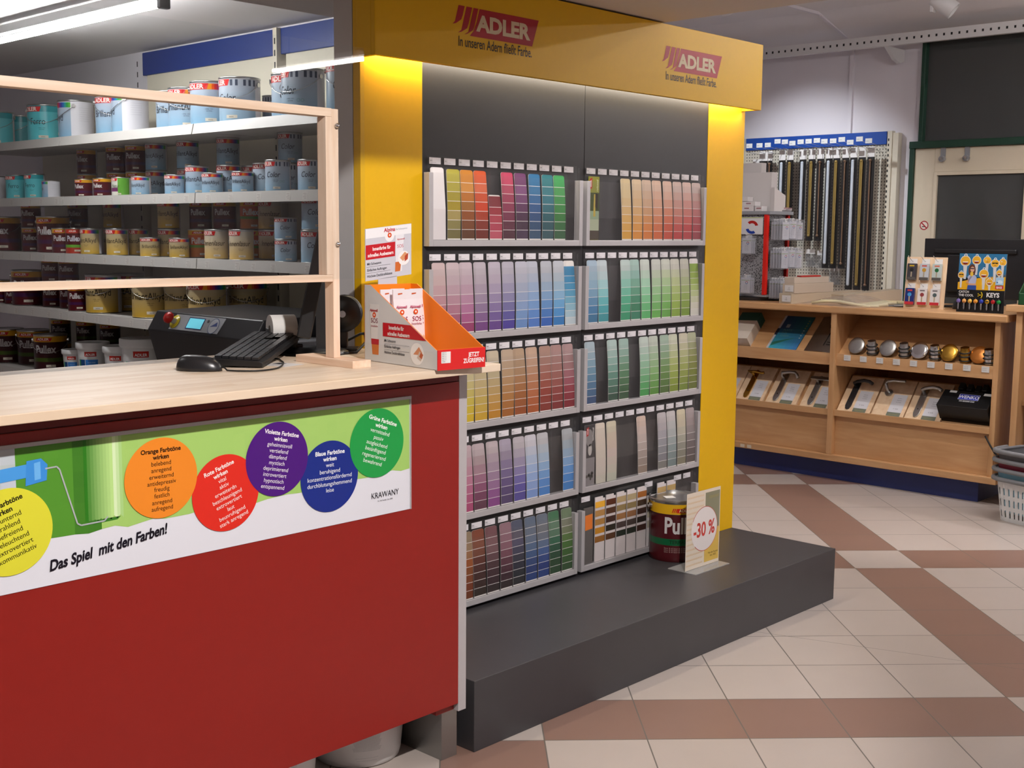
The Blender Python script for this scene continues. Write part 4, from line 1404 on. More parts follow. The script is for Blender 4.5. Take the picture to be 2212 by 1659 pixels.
# ------------------------------------------------------------------ shelf units with the paint cans
SHX, BKX = 3.05, 3.53
SHZ = {1: 1.9407, 2: 1.6357, 3: 1.3414, 4: 1.0391, 5: 0.6875}
BAYS = [(3.585, 4.832), (4.836, 6.080), (6.084, 7.330)]
BAYN = ['right', 'middle', 'left']
SHN = {1: 'top', 2: 'second', 3: 'third', 4: 'fourth', 5: 'bottom'}
for (y0, y1), bn_ in zip(BAYS, BAYN):
    t = thing('shelf_unit', 'white metal shelf unit full of paint cans, %s bay behind the counter' % bn_, 'shelf unit', ((SHX + BKX) / 2, (y0 + y1) / 2, 0), 0, 'paint shelf units')
    top = 2.30 if bn_ != 'left' else 2.20
    m = MB('cream_metal')
    m.box(BKX, BKX + 0.012, y0 + 0.03, y1 - 0.03, 0.1, top)
    bp = m.build('back_panel', t)
    if bn_ == 'left':
        m = MB('rubber')
        for i in range(12):
            for j in range(46):
                y, z = y0 + 0.05 + j * 0.025, 2.185 - i * 0.025
                m.poly([(BKX - 0.0006, y, z), (BKX - 0.0006, y + 0.006, z), (BKX - 0.0006, y + 0.006, z + 0.006), (BKX - 0.0006, y, z + 0.006)], mat='pier_paint')
        m.build('hole_pattern', bp)
    m = MB('cream_metal')
    m.box(BKX - 0.03, BKX + 0.03, y0 - 0.002, y0 + 0.028, 0, top + (0.12 if bn_ != 'left' else 0))
    for q in range(40):
        z = 0.2 + q * 0.055
        m.poly([(BKX - 0.0304, y0 + 0.008, z), (BKX - 0.0304, y0 + 0.018, z), (BKX - 0.0304, y0 + 0.018, z + 0.028), (BKX - 0.0304, y0 + 0.008, z + 0.028)], mat='rubber')
    m.build('upright', t)
    if bn_ != 'left':
        m = MB('blue_metal')
        m.box(BKX - 0.012, BKX + 0.02, y0 + 0.03, y1 - 0.004, 2.298, 2.418)
        m.build('header_panel', t, bevel=0.003)
    m = MB('shelf_white')
    m.box(SHX - 0.02, BKX, y0, y1, 0.0, 0.12)
    m.build('plinth', t)
    for sh, z in SHZ.items():
        m = MB('shelf_white')
        m.box(SHX + 0.006, BKX - 0.031, y0 + 0.002, y1 - 0.002, z - 0.032, z)
        m.build('shelf', t)
        m = MB('shelf_white')
        tl = 0.012
        m.prism([(SHX - 0.006, y0 + 0.002, z + 0.004), (SHX + 0.005, y0 + 0.002, z + 0.004), (SHX + 0.005, y0 + 0.002, z - 0.042), (SHX - 0.006 - (tl if sh == 1 else 0.004), y0 + 0.002, z - 0.042)], (0, y1 - y0 - 0.004, 0))
        rl = m.build('price_rail', t)
        random.seed(sh * 7 + int(y0 * 10))
        y = y0 + 0.05
        while y < y1 - 0.08 and sh > 1:
            w_ = random.uniform(0.030, 0.040)
            m = MB('print')
            xa, xb = SHX - 0.0103, SHX - 0.0068
            za, zb = z - 0.036, z - 0.004
            m.prism([(xa, y, za), (xb, y, zb), (xb + 0.001, y, zb), (xa + 0.001, y, za)], (0, w_, 0), '#c6c1bb')
            for q in range(4):
                f0, f1 = 0.82 - 0.2 * q, 0.74 - 0.2 * q
                L2 = w_ - 0.005 - 0.008 * (q % 2)
                P2 = lambda f, yy: (xa + (xb - xa) * f - 0.0004, yy, za + (zb - za) * f)
                m.poly([P2(f1, y + 0.006), P2(f0, y + 0.006), P2(f0, y + L2), P2(f1, y + L2)], '#a8a09c')
            m.build('price_label', rl)
            y += random.uniform(0.11, 0.24)

# can kinds: colours by angle around the can (0 = middle of the label) and height (0..1)
RAIN = ['#e8c020', '#e08a1c', '#d85018', '#c02028', '#9c2058', '#5c2c80', '#2c3c90', '#1c5c9c', '#1c8484', '#2c8c3c', '#4c9c30']


def shade(c0, c1):
    a, b = lin(c0), lin(c1)
    return lambda f: mix(b, a, f)


def kind_fn(kind):
    back = lin('#cfcdd2')
    tin = lin('#a8a8ac')
    body = {'alkyd': shade('#a9adb8', '#76a0bb'), 'alkydy': shade('#a8a08c', '#bc9628'), 'color': shade('#b0b3bd', '#83a4ba'), 'lasur': shade('#c4beb4', '#cda858'), 'ferro': shade('#4fb0ba', '#58bcc4')}

    def fn(a, f):
        if kind == 'bucket':
            return lin('#d6d8dc')
        if kind in ('pullex', 'pullexg', 'redpullex', 'orange'):
            if abs(a) > 1.75:
                return back if kind != 'pullexg' else lin('#3a1418')
            if f > 0.80:
                return lin('#cc9418' if kind != 'redpullex' else '#b83c1c')
            if kind == 'orange':
                return lin('#b8501c') if f > 0.45 else lin('#b0662c') if f < 0.32 else lin('#5c8a30')
            if kind == 'redpullex' and f < 0.36:
                return lin('#5c9a2c') if f > 0.28 else lin('#a02c1c')
            if kind == 'pullexg':
                return lin('#3c4c14') if 0.24 < f < 0.36 else lin('#340e12')
            return lin('#3c1440') if 0.25 < f < 0.36 else lin('#4a0c12')
        if abs(a) > 1.6:
            return back
        if kind == 'green':
            return lin('#5c9a34') if a > 0.2 else (lin('#6c2c5c') if 0.25 < f < 0.45 else lin('#c8c8bc'))
        if kind == 'ferro':
            return lin('#1c8c94') if f > 0.80 else body['ferro'](f)
        if kind in ('alkyd', 'alkydy') and 0.80 < f < 0.93 and a > 0.05:
            return lin(RAIN[min(10, int((a - 0.05) / 1.55 * 11))])
        if kind == 'color' and 0.80 < f < 0.93 and a > 0.25 and int(a * 7) % 2 == 0:
            return lin('#3c4658')
        if f > 0.94:
            return tin
        return body[kind](f)
    return fn


CANDIM = {'L': (0.090, 0.200), 'M': (0.054, 0.136), 'S': (0.047, 0.094), 'B': (0.100, 0.240), 'b': (0.080, 0.190), 's': (0.060, 0.140)}
LETTER = {'alkyd': ('BrillantAlkyd', '#14161c', 0.0), 'alkydy': ('BrillantAlkyd', '#1c1a14', 0.0), 'color': ('Color', '#20242c', 0.25), 'lasur': ('Innenlasur', '#2c2414', 0.25), 'ferro': ('Ferro', '#0c2428', 0.0), 'pullex': ('Pullex', '#c8c4c4', 0.0), 'pullexg': ('Pullex', '#b4b0b0', 0.0), 'redpullex': ('Pullex', '#c8c8d0', 0.0), 'orange': ('Pullex', '#ccc8c4', 0.0), 'green': ('Natur', '#2c3c1c', 0.0)}
LOOK = {'alkyd': 'blue white rainbow-banded can', 'alkydy': 'yellow rainbow-banded can', 'color': 'pale silver blue paint can', 'lasur': 'beige glaze can', 'ferro': 'turquoise paint can', 'pullex': 'maroon yellow-banded wood oil can', 'pullexg': 'dark maroon wood oil can', 'redpullex': 'red and green wood oil can', 'orange': 'orange brown wood oil can', 'green': 'green and white oil can', 'bucket': 'white plastic paint tub with blue label'}
PROTO = {}


def can_proto(kind, size):
    r, h = CANDIM[size]
    t = bpy.data.objects.new('paint_can' if kind != 'bucket' else 'paint_tub', None)
    t.empty_display_size = 0.05
    COL.objects.link(t)
    if kind == 'bucket':
        m = MB('white_plastic')
        m.lathe([(r * 0.84, 0), (r * 0.86, 0.005), (r * 0.98, h * 0.82)], n=40)
        m.build('body', t, world=False)
        m = MB('white_plastic')
        m.lathe([(r * 0.985, h * 0.80), (r * 1.07, h * 0.82), (r * 1.10, h * 0.86), (r * 1.10, h * 0.985), (r * 1.07, h), None, (r * 1.0, h), (r * 0.97, h * 0.985), (0, h * 0.985)], n=40)
        m.build('lid', t, world=False)
        m = MB('print_gloss')

        def patch(a0, a1, f0, f1, c, e=0.0012):
            n = 8
            for q in range(n):
                b0, b1 = a0 + (a1 - a0) * q / n, a0 + (a1 - a0) * (q + 1) / n
                R0, R1 = r * (0.86 + 0.146 * f0) + e, r * (0.86 + 0.146 * f1) + e
                m.poly([(R0 * math.cos(b0), R0 * math.sin(b0), f0 * h), (R0 * math.cos(b1), R0 * math.sin(b1), f0 * h), (R1 * math.cos(b1), R1 * math.sin(b1), f1 * h), (R1 * math.cos(b0), R1 * math.sin(b0), f1 * h)], c)
        patch(-0.35, 0.45, 0.62, 0.75, '#c02a20')
        patch(-0.85, -0.35, 0.12, 0.53, '#1c4a84')
        patch(-0.85, -0.62, 0.12, 0.25, '#d0682c', 0.0018)
        patch(-0.85, -0.70, 0.35, 0.53, '#2c8c50', 0.0018)
        patch(-0.30, 0.55, 0.12, 0.53, '#2f78c4')
        m.text_round('ADLER', r * 0.975 + 0.003, 0.05, 0.645 * h, 0.085 * h, '#ece6e4', bold=0.03)
        for q in range(4):
            m.text_round('weiss matt', r * 0.93 + 0.004, 0.12, (0.44 - 0.08 * q) * h, 0.05 * h, '#b8d0e8')
        m.build('label_print', t, world=False)
        return t
    fn = kind_fn(kind)
    m = MB('print_gloss')
    zs = [0.02, 0.14, 0.25, 0.36, 0.45, 0.55, 0.66, 0.74, 0.80, 0.93, 0.965]
    if kind in ('alkyd', 'alkydy', 'color', 'lasur', 'ferro'):
        zs = [0.02, 0.08, 0.14, 0.20, 0.26, 0.32, 0.38, 0.44, 0.50, 0.58, 0.66, 0.74, 0.80, 0.93, 0.965]
    prof = [(r, zs[0] * h)]
    for z in zs[1:]:
        prof.append((r, z * h))
    m.lathe(prof, n=48, fn=lambda a, z: fn(a, z / h))
    m.build('body', t, world=False)
    m = MB('tin')
    m.lathe([(r * 0.96, 0), (r * 1.01, 0.004), (r * 1.01, 0.016 * h), (r, 0.024 * h)], n=36)
    m.build('base_ring', t, world=False)
    m = MB('tin')
    m.lathe([(r, 0.955 * h), (r * 1.022, 0.972 * h), (r * 1.022, 0.995 * h), (r * 1.0, h), None, (r * 0.97, h), (r * 0.955, h * 0.985), None, (0, h * 0.985)], n=36)
    m.build('lid', t, world=False)
    m = MB('print_gloss')
    rr = r + 0.0011
    st_, cl, sl = LETTER[kind]
    red = lin('#c01c1c')
    big = kind in ('pullex', 'pullexg', 'redpullex', 'orange')
    zl0, zl1 = (0.83, 0.915) if big else (0.80, 0.935)
    half = 0.5 if big else 0.72
    c0 = -0.15 if big else -0.58
    for q in range(8):
        a0, a1 = c0 - half + 2 * half * q / 8, c0 - half + 2 * half * (q + 1) / 8
        sk = 0.10
        m.poly([(rr * math.cos(a0), rr * math.sin(a0), zl0 * h), (rr * math.cos(a1), rr * math.sin(a1), zl0 * h), (rr * math.cos(a1 + sk), rr * math.sin(a1 + sk), zl1 * h), (rr * math.cos(a0 + sk), rr * math.sin(a0 + sk), zl1 * h)], red)
    k = h / 0.136
    sz = (zl1 - zl0) * h * 1.05
    m.text_round('ADLER', rr + 0.0004, c0 + 0.04, (zl0 + 0.02) * h, sz, '#ecdcd4', bold=0.03, xs=min(1.25, (2 * half * r * 0.8) / (sz * 3.3)))
    wdt = {'BrillantAlkyd': 6.4, 'Color': 2.7, 'Innenlasur': 4.9, 'Ferro': 2.5, 'Pullex': 3.1, 'Natur': 2.6}[st_]
    ts = min(h * (0.30 if big else 0.245), (2.3 if big else 4.0) * r / wdt)
    m.text_round(st_, rr, 0.0, h * (0.50 if big else 0.46), ts, cl, bold=0.03 if big else 0.0, shear=sl, xs=0.8 if big else 0.78)
    for q, (ln, z) in enumerate((('.' * 22, 0.60), ('- seidig - matt -', 0.36), ('lack farbe', 0.315))):
        if not big:
            m.text_round(ln, rr, 0.25, z * h, 0.034 * h, cl)
    for a0 in (0.05,):
        for q in range(4):
            a, b = a0 + q * 0.14, a0 + (q + 1) * 0.14
            m.poly([(rr * math.cos(a), rr * math.sin(a), 0.10 * h), (rr * math.cos(b), rr * math.sin(b), 0.10 * h), (rr * math.cos(b), rr * math.sin(b), 0.17 * h), (rr * math.cos(a), rr * math.sin(a), 0.17 * h)], '#ccc4b4')
    m.text_round('weiss', rr + 0.0003, a0 + 0.26, 0.118 * h, 0.05 * h, '#50483c')
    for q in range(7):                                 # small print on the back of the can
        m.text_round('=' * 14, rr, 2.35, (0.78 - 0.055 * q) * h, 0.035 * h, '#a8a6ac')
    if kind == 'color':
        m.text_round('OO', rr, 0.75, 0.30 * h, 0.10 * h, '#4c8c7c', bold=-0.02)
    if size == 'L':
        m.text_round('2,5L', rr, 2.0, 0.05 * h, 0.05 * h, '#383840')
    m.build('lettering', t, world=False)
    if size == 'L':
        m = MB('chrome')
        e = 1.75
        ends = []
        for a in (e, e - PI):
            p = Vector((math.cos(a), math.sin(a), 0))
            m.cyl(p * r + Vector((0, 0, 0.84 * h)), p * (r + 0.008) + Vector((0, 0, 0.84 * h)), 0.010, 14)
        pts = []
        for q in range(19):
            s = PI * q / 18
            a = e - PI * q / 18
            pts.append(((r + 0.006) * math.cos(a), (r + 0.006) * math.sin(a), 0.84 * h - 0.34 * h * math.sin(s) ** 0.9))
        m.tube(pts, 0.0015, 6)
        m.build('handle', t, world=False)
    return t


ROWW = {('f', 0): 'in front', ('f', 1): 'stacked in front', ('m', 0): 'slightly set back', ('m', 1): 'stacked on another', ('b', 0): 'in the back row', ('b', 1): 'stacked high in the back row'}
count = {}
order = sorted(CANS, key=lambda c: (c[0], c[8]))
for sh, kind, size, row, lev, x, y, rot, px in order:
    items = [(lev, SHZ[sh])]
    h = CANDIM[size][1]
    if lev == 1:
        items = [(1, SHZ[sh] + h + 0.0004)]
        if not any(c[0] == sh and c[4] == 0 and abs(c[5] - x) < 0.02 and abs(c[6] - y) < 0.02 and c[1] == kind for c in CANS):
            items.append((0, SHZ[sh]))
    for lv, z in items:
        if (kind, size) not in PROTO:
            PROTO[(kind, size)] = can_proto(kind, size)
            t = PROTO[(kind, size)]
        else:
            t = copy_tree(PROTO[(kind, size)])
        rw = row if lev == lv else 'b'
        key_ = (sh, kind, rw, lv, size in 'LBb')
        count[key_] = count.get(key_, 0) + 1
        t.location = (x, y, z + 0.0002)
        t.rotation_euler = (0, 0, PI + 0.68 + rot * (1.25 if rot < -0.9 else 0.9))
        sz = 'large ' if size in 'LB' else 'small ' if size in 'Ss' else ''
        tag(t, '%s%s %s, %s from left, %s shelf' % (sz, LOOK[kind], ROWW[(rw, lv)], ORD[count[key_] - 1], SHN[sh]), 'paint can' if kind != 'bucket' else 'paint tub', 'paint cans on the %s shelf' % SHN[sh])

# ------------------------------------------------------------------ things on the counter
sgd = thing('sneeze_guard', 'pine frame with a clear plastic pane standing on the birch worktop', 'sneeze guard', (1.98, 2.52, WT))
FY = 2.50
m = MB('pine_foot')
m.box(1.962, 2.022, 2.405, 2.645, WT, WT + 0.019)
m.build('foot', sgd, bevel=0.0012)
m = MB('pine_up')
m.box(1.977, 1.998, FY, FY + 0.035, WT + 0.0192, 1.784)
m.build('upright', sgd, bevel=0.001)
m = MB('pine_up')
m.box(1.957, 1.9768, FY, FY + 0.035, 1.3632, 1.7635)
m.build('inner_post', sgd, bevel=0.001)
for z0, z1 in ((1.345, 1.363), (1.7638, 1.785)):
    m = MB('pine')
    m.box(0.2, 1.9767, FY, FY + 0.035, z0, z1)
    m.build('rail', sgd, bevel=0.001)
m = MB('acrylic')
m.box(0.2, 2.0795, FY - 0.006, FY - 0.003, 1.352, 1.945)
m.build('pane', sgd)
for z in (1.742, 1.442):
    m = MB('chrome')
    m.lathe([(0, 0.004), (0.004, 0.0035), (0.0058, 0.001), (0.006, 0)], n=20, M=Matrix.Translation((1.990, FY - 0.0061, z)) @ Matrix.Rotation(R(90), 4, 'X'))
    m.lathe([(0.006, 0.0), (0.0066, 0.0008), (0.0066, 0.003)], n=20, M=Matrix.Translation((1.990, FY - 0.003, z)) @ Matrix.Rotation(R(90), 4, 'X'))
    m.build('screw', sgd)

# cardboard dispenser with sachets
DB = thing('cardboard_dispenser', 'orange lined cardboard dispenser with a raised header card on the counter corner', 'dispenser box', (2.088, 2.226, WT), R(-5))
bw, bd = 0.157, 0.318
ORG, GRY = '#fb8418', '#d6d7d9'
m = MB('print')
th = 0.0025
m.box(0, bw, 0, bd, 0.0, 0.003, '#b9a99c')
m.box(0.006, bw - 0.006, 0.004, 0.10, 0.022, 0.024, '#a09088')
# side walls (outside printed grey, inside orange)
for x0, outer in ((0.0, -1), (bw - th, 1)):
    pts = [(x0, 0, 0.0005), (x0, bd, 0.0005), (x0, bd, 0.205), (x0, bd - 0.03, 0.205), (x0, 0.004, 0.052), (x0, 0, 0.052)]
    if outer < 0:
        m.prism(pts, (th, 0, 0), GRY, side=ORG)
        m.poly([(x0 + th + 0.0003, y, z) for x, y, z in pts], ORG)
    else:
        m.prism(pts, (th, 0, 0), ORG, side=ORG)
        m.poly([(x0 + th + 0.0003, y, z) for x, y, z in pts], GRY)
m.box(0, bw, bd - th, bd, 0, 0.205, ORG)
m.box(0, bw, -th, 0, 0, 0.052, '#d42222')
m.box(th, bw - th, 0.0003, 0.001, 0.004, 0.0525, ORG)
m.build('tray', DB, world=False)
m = MB('print_gloss')
xf = -0.0006
S = lambda y, z: (xf - 0.0007, y, z)
S0 = lambda y, z: (xf - 0.0002, y, z)
U, V = -UY, UZ
for q in range(5):
    m.poly([(xf, 0.002, 0.002), (xf, bd - 0.002, 0.002), (xf, bd - 0.002, 0.05), (xf, 0.002, 0.045)], '#d3d4d3') if q == 0 else None
m.poly([(xf - 0.0002, 0.232, 0.108), (xf - 0.0002, 0.232, 0.072), (xf - 0.0002, 0.043, 0.072), (xf - 0.0002, 0.110, 0.108)], '#c2202a')
m.text('Innenfarbe für', S(0.172, 0.092), U, V, 0.0145, '#f2e8e8', bold=0.03, xs=0.8)
m.text('schnelles Ausbessern', S(0.162, 0.076), U, V, 0.0145, '#f2e8e8', bold=0.03, xs=0.78)
for q, s_ in enumerate(('Mit Schwamm', 'Einfaches Auftragen', 'Höchste Deckkraftklasse')):
    m.text(s_, S(0.225, 0.058 - q * 0.0155), U, V, 0.0105, '#2c2c34', align='LEFT', xs=0.85, bold=0.01)
    if q < 2:
        m.poly([S(0.225, 0.0532 - q * 0.0155), S(0.115, 0.0532 - q * 0.0155), S(0.115, 0.0525 - q * 0.0155), S(0.225, 0.0525 - q * 0.0155)], '#6c6c74')
m.poly([S0(0.292, 0.155), S0(0.248, 0.155), S0(0.258, 0.045), S0(0.285, 0.045)], '#e3e2e2')
m.poly([(xf - 0.0003, 0.285, 0.062), (xf - 0.0003, 0.250, 0.062), (xf - 0.0003, 0.252, 0.020), (xf - 0.0003, 0.280, 0.020)], '#d47a3c')
m.poly([(xf - 0.0004, 0.285, 0.062), (xf - 0.0004, 0.250, 0.062), (xf - 0.0004, 0.251, 0.047), (xf - 0.0004, 0.284, 0.047)], '#c03038')
m.text('Alpinaweiß', S(0.272, 0.135), U, V, 0.010, '#b82838', bold=0.02, xs=0.8)
m.text('SOS', S(0.270, 0.105), U, V, 0.018, '#7c2048')
m.text('Innenfarbe', S(0.270, 0.094), U, V, 0.008, '#b85868', xs=0.9)
for r_, c in ((0.0075, '#e4501c'), (0.003, '#f4ece4')):
    m.disc((xf - 0.0003 - (0.0002 if r_ < 0.005 else 0), 0.271, 0.126), -UY, UZ, r_, 20, col=c)
m.disc((xf - 0.0004, 0.082, 0.036), -UY, UZ, 0.0285, 36, col='#f0eeec', r2=0.0285)
m.poly([(xf - 0.0006, 0.098, 0.034), (xf - 0.0006, 0.074, 0.055), (xf - 0.0006, 0.060, 0.040), (xf - 0.0006, 0.066, 0.034)], '#d89068')
m.poly([(xf - 0.0007, 0.072, 0.044), (xf - 0.0007, 0.058, 0.036), (xf - 0.0007, 0.066, 0.018), (xf - 0.0007, 0.082, 0.026)], '#cdbcae')
m.poly([(xf - 0.0008, 0.066, 0.041), (xf - 0.0008, 0.056, 0.036), (xf - 0.0008, 0.062, 0.024), (xf - 0.0008, 0.073, 0.030)], '#c0603c')
yf = -th - 0.0006
m.text('JETZT', (0.118, yf, 0.030), UX, UZ, 0.0158, '#f4ecec', bold=0.03, xs=0.86)
m.text('ZUGREIFEN!', (0.118, yf, 0.0145), UX, UZ, 0.0158, '#f4ecec', bold=0.03, xs=0.80)
m.poly([(0.011, yf, 0.018), (0.041, yf, 0.018), (0.041, yf, 0.047), (0.011, yf, 0.047)], '#e8e6e4')
for q in range(6):
    m.text('8042 19' if q < 5 else 'IIIIIIIIII', (0.013, yf - 0.0003, 0.043 - q * 0.0045), UX, UZ, 0.0042, '#5c5c64', align='LEFT')
m.build('side_print', DB, world=False)
# header card
m = MB('print')
hy = bd - 0.002
m.box(0.003, bw + 0.0, hy, hy + 0.002, 0.222, 0.362, '#c9c9d2')
m.box(0.045, 0.108, hy, hy + 0.002, 0.15, 0.224, '#c9c9d2')
SHR = Matrix(((1, 0, 0, 0), (0, 1, 0, 0), (0.11, 0, 1, -0.0088), (0, 0, 0, 1)))
hc = m.build('header_card', DB, world=False, M=SHR)
m = MB('print_gloss')
y_ = hy - 0.0004
m.poly([(0.004, y_, 0.335), (bw, y_, 0.335), (bw, y_, 0.361), (0.004, y_, 0.361)], '#ecebee')
m.disc((0.083, y_ - 0.0001, 0.336), UX, UZ, 0.016, 28, col='#ecebee')
m.text('Alpina', (0.083, y_ - 0.0003, 0.3475), UX, UZ, 0.0145, '#bc2030', bold=0.03)
m.disc((0.083, y_ - 0.0003, 0.3375), UX, UZ, 0.0068, 20, col='#d8501c')
m.disc((0.083, y_ - 0.0005, 0.3375), UX, UZ, 0.0026, 14, col='#f4ece4')
m.text('Die Farbexperten', (0.103, y_ - 0.0003, 0.349), UX, UZ, 0.0062, '#8a8a94', align='LEFT', xs=0.9)
m.poly([(0.004, y_ - 0.0002, 0.279), (0.101, y_ - 0.0002, 0.279), (0.102, y_ - 0.0002, 0.318), (0.004, y_ - 0.0002, 0.318)], '#c0202a')
m.text('Innenfarbe für', (0.056, y_ - 0.0004, 0.3015), UX, UZ, 0.0135, '#f4ecec', bold=0.03, xs=0.78)
m.text('schnelles Ausbessern', (0.053, y_ - 0.0004, 0.2855), UX, UZ, 0.0135, '#f4ecec', bold=0.03, xs=0.74)
for q, s_ in enumerate(('Mit Schwamm', 'Einfaches Auftragen', 'Höchste Deckkraftklasse')):
    m.text(s_, (0.008, y_ - 0.0003, 0.264 - q * 0.0165), UX, UZ, 0.0098, '#2c2c34', align='LEFT', xs=0.84, bold=0.01)
    if q < 2:
        m.poly([(0.006, y_ - 0.0003, 0.2588 - q * 0.0165), (0.085, y_ - 0.0003, 0.2588 - q * 0.0165), (0.085, y_ - 0.0003, 0.2595 - q * 0.0165), (0.006, y_ - 0.0003, 0.2595 - q * 0.0165)], '#6c6c74')
m.poly([(0.103, y_ - 0.0002, 0.335), (0.132, y_ - 0.0002, 0.335), (0.124, y_ - 0.0002, 0.235), (0.103, y_ - 0.0002, 0.235)], '#e4e3e8')
m.poly([(0.102, y_ - 0.0004, 0.262), (0.122, y_ - 0.0004, 0.262), (0.118, y_ - 0.0004, 0.236), (0.101, y_ - 0.0004, 0.236)], '#cc6c34')
m.text('Alpinaweiß', (0.121, y_ - 0.0004, 0.321), UX, UZ, 0.0065, '#b82838', bold=0.02, xs=0.9)
m.text('SOS', (0.119, y_ - 0.0004, 0.300), UX, UZ, 0.0125, '#b82848')
m.disc((0.131, y_ - 0.0005, 0.270), UX, UZ, 0.0195, 32, col='#efedec')
m.poly([(0.117, y_ - 0.0007, 0.272), (0.134, y_ - 0.0007, 0.287), (0.146, y_ - 0.0007, 0.278), (0.128, y_ - 0.0007, 0.262)], '#d8986c')
m.poly([(0.134, y_ - 0.0008, 0.276), (0.146, y_ - 0.0008, 0.283), (0.144, y_ - 0.0008, 0.266), (0.133, y_ - 0.0008, 0.260)], '#b84830')
m.build('print_area', hc, world=False, M=SHR)
for q, (dx, dy, rz, nm) in enumerate(((0.034, 0.262, 4, 'left rear'), (0.058, 0.235, -3, 'left front'), (0.106, 0.238, -4, 'middle front'), (0.132, 0.262, 3, 'right rear'), (0.086, 0.285, 0, 'hindmost'))):
    Mx = root_matrix(DB)
    p = Mx @ Vector((dx, dy, 0.0035))
    t = thing('paint_sachet', 'white hanging pack of touch-up paint, %s one in the orange lined dispenser' % nm, 'paint pack', p, R(-5 + rz), 'touch-up packs in the dispenser')
    m = MB('print_gloss')
    w2, H = 0.023, 0.190
    prof = [(-w2, 0, 0.006), (-w2, 0.0, 0.012), (-w2, 0, 0.010), (-w2, 0, 0.0015)]
    ys = [0.010, 0.012, 0.010, 0.003, 0.002, 0.002]
    zs = [0.0, 0.05, 0.11, 0.158, 0.165, H]
    for i in range(5):
        for s_ in (1, -1):
            ya, yb_ = -s_ * ys[i], -s_ * ys[i + 1]
            m.poly([(-w2, ya, zs[i]), (w2, ya, zs[i]), (w2, yb_, zs[i + 1]), (-w2, yb_, zs[i + 1])][::s_], '#e6e2e6')
        for x in (-w2, w2):
            m.poly([(x, -ys[i], zs[i]), (x, ys[i], zs[i]), (x, ys[i + 1], zs[i + 1]), (x, -ys[i + 1], zs[i + 1])], '#dedade')
    m.poly([(-w2, -0.002, H), (w2, -0.002, H), (w2, 0.002, H), (-w2, 0.002, H)], '#dedade')
    m.build('pack', t, world=False)
    m = MB('print_gloss')
    yq = -0.0126
    m.poly([(-0.008, -0.0026, 0.176), (0.006, -0.0026, 0.178), (0.006, -0.0026, 0.181), (-0.008, -0.0026, 0.180)], '#c8582c')
    m.text('Alpinaweiß', (0.0, -0.0095, 0.141), UX, UZ, 0.0095, '#b02058', bold=0.03, xs=0.8)
    m.disc((0, -0.0108, 0.130), UX, UZ, 0.007, 22, col='#d8501c')
    m.disc((0, -0.0111, 0.130), UX, UZ, 0.0028, 14, col='#f4f0ec')
    m.text('SOS', (0.003, -0.0118, 0.105), UX, UZ, 0.0185, '#a02050', xs=0.9)
    m.text('Innenfarbe', (0.002, -0.0124, 0.095), UX, UZ, 0.009, '#b04060', xs=0.85)
    m.disc((-0.010, -0.0128, 0.072), UX, UZ, 0.010, 18, col='#d3d5dd')
    m.disc((0.012, -0.0128, 0.055), UX, UZ, 0.010, 18, col='#dcb8a0')
    m.poly([(-w2, yq, 0.030), (w2, yq, 0.030), (w2, yq, 0.042), (-w2, yq, 0.042)], '#c03040')
    m.build('lettering', t, world=False)

# mouse, keyboard, papers
t = thing('computer_mouse', 'black computer mouse with a cord on the birch worktop', 'computer mouse', (1.655, 2.632, WT), R(-57))
m = MB('black_satin')
n_, rows_ = 20, 8
ring0 = []
for i in range(rows_ + 1):
    f = i / rows_
    ph = f * PI / 2
    for k in range(n_):
        a = 2 * PI * k / n_
        sx = 0.060 * (1 + 0.04 * math.cos(a)) * math.cos(ph) ** 0.55
        sy = 0.0315 * (1 - 0.10 * math.cos(a)) * math.cos(ph) ** 0.55
        m.v.append((sx * math.cos(a), sy * math.sin(a), 0.001 + 0.037 * math.sin(ph) * (1 - 0.22 * math.cos(a) * math.cos(ph))))
for i in range(rows_):
    for k in range(n_):
        j = (k + 1) % n_
        m.face((i * n_ + k, i * n_ + j, (i + 1) * n_ + j, (i + 1) * n_ + k), smooth=True)
m.face([k for k in reversed(range(n_))])
m.build('body', t, world=False)
m = MB('black_plastic')
m.cyl((0.036, -0.004, 0.024), (0.036, 0.004, 0.024), 0.009)
m.build('scroll_wheel', t, world=False)
m = MB('rubber')
pts = [(1.688, 2.578), (1.706, 2.535), (1.745, 2.505), (1.80, 2.515), (1.845, 2.55), (1.900, 2.615), (1.925, 2.66), (1.945, 2.70), (1.95, 2.76), (2.00, 2.86)]
fine = []
for i in range(len(pts) - 1):
    for q in range(5):
        f = q / 5
        p0, p1, p2, p3 = pts[max(0, i - 1)], pts[i], pts[i + 1], pts[min(len(pts) - 1, i + 2)]
        fine.append(tuple(0.5 * ((2 * p1[c]) + (-p0[c] + p2[c]) * f + (2 * p0[c] - 5 * p1[c] + 4 * p2[c] - p3[c]) * f * f + (-p0[c] + 3 * p1[c] - 3 * p2[c] + p3[c]) * f ** 3) for c in (0, 1)))
m.tube([(x, y, WT + (0.010 if i < 2 else 0.0032)) for i, (x, y) in enumerate(fine)], 0.0022, 6)
m.build('cord', t)

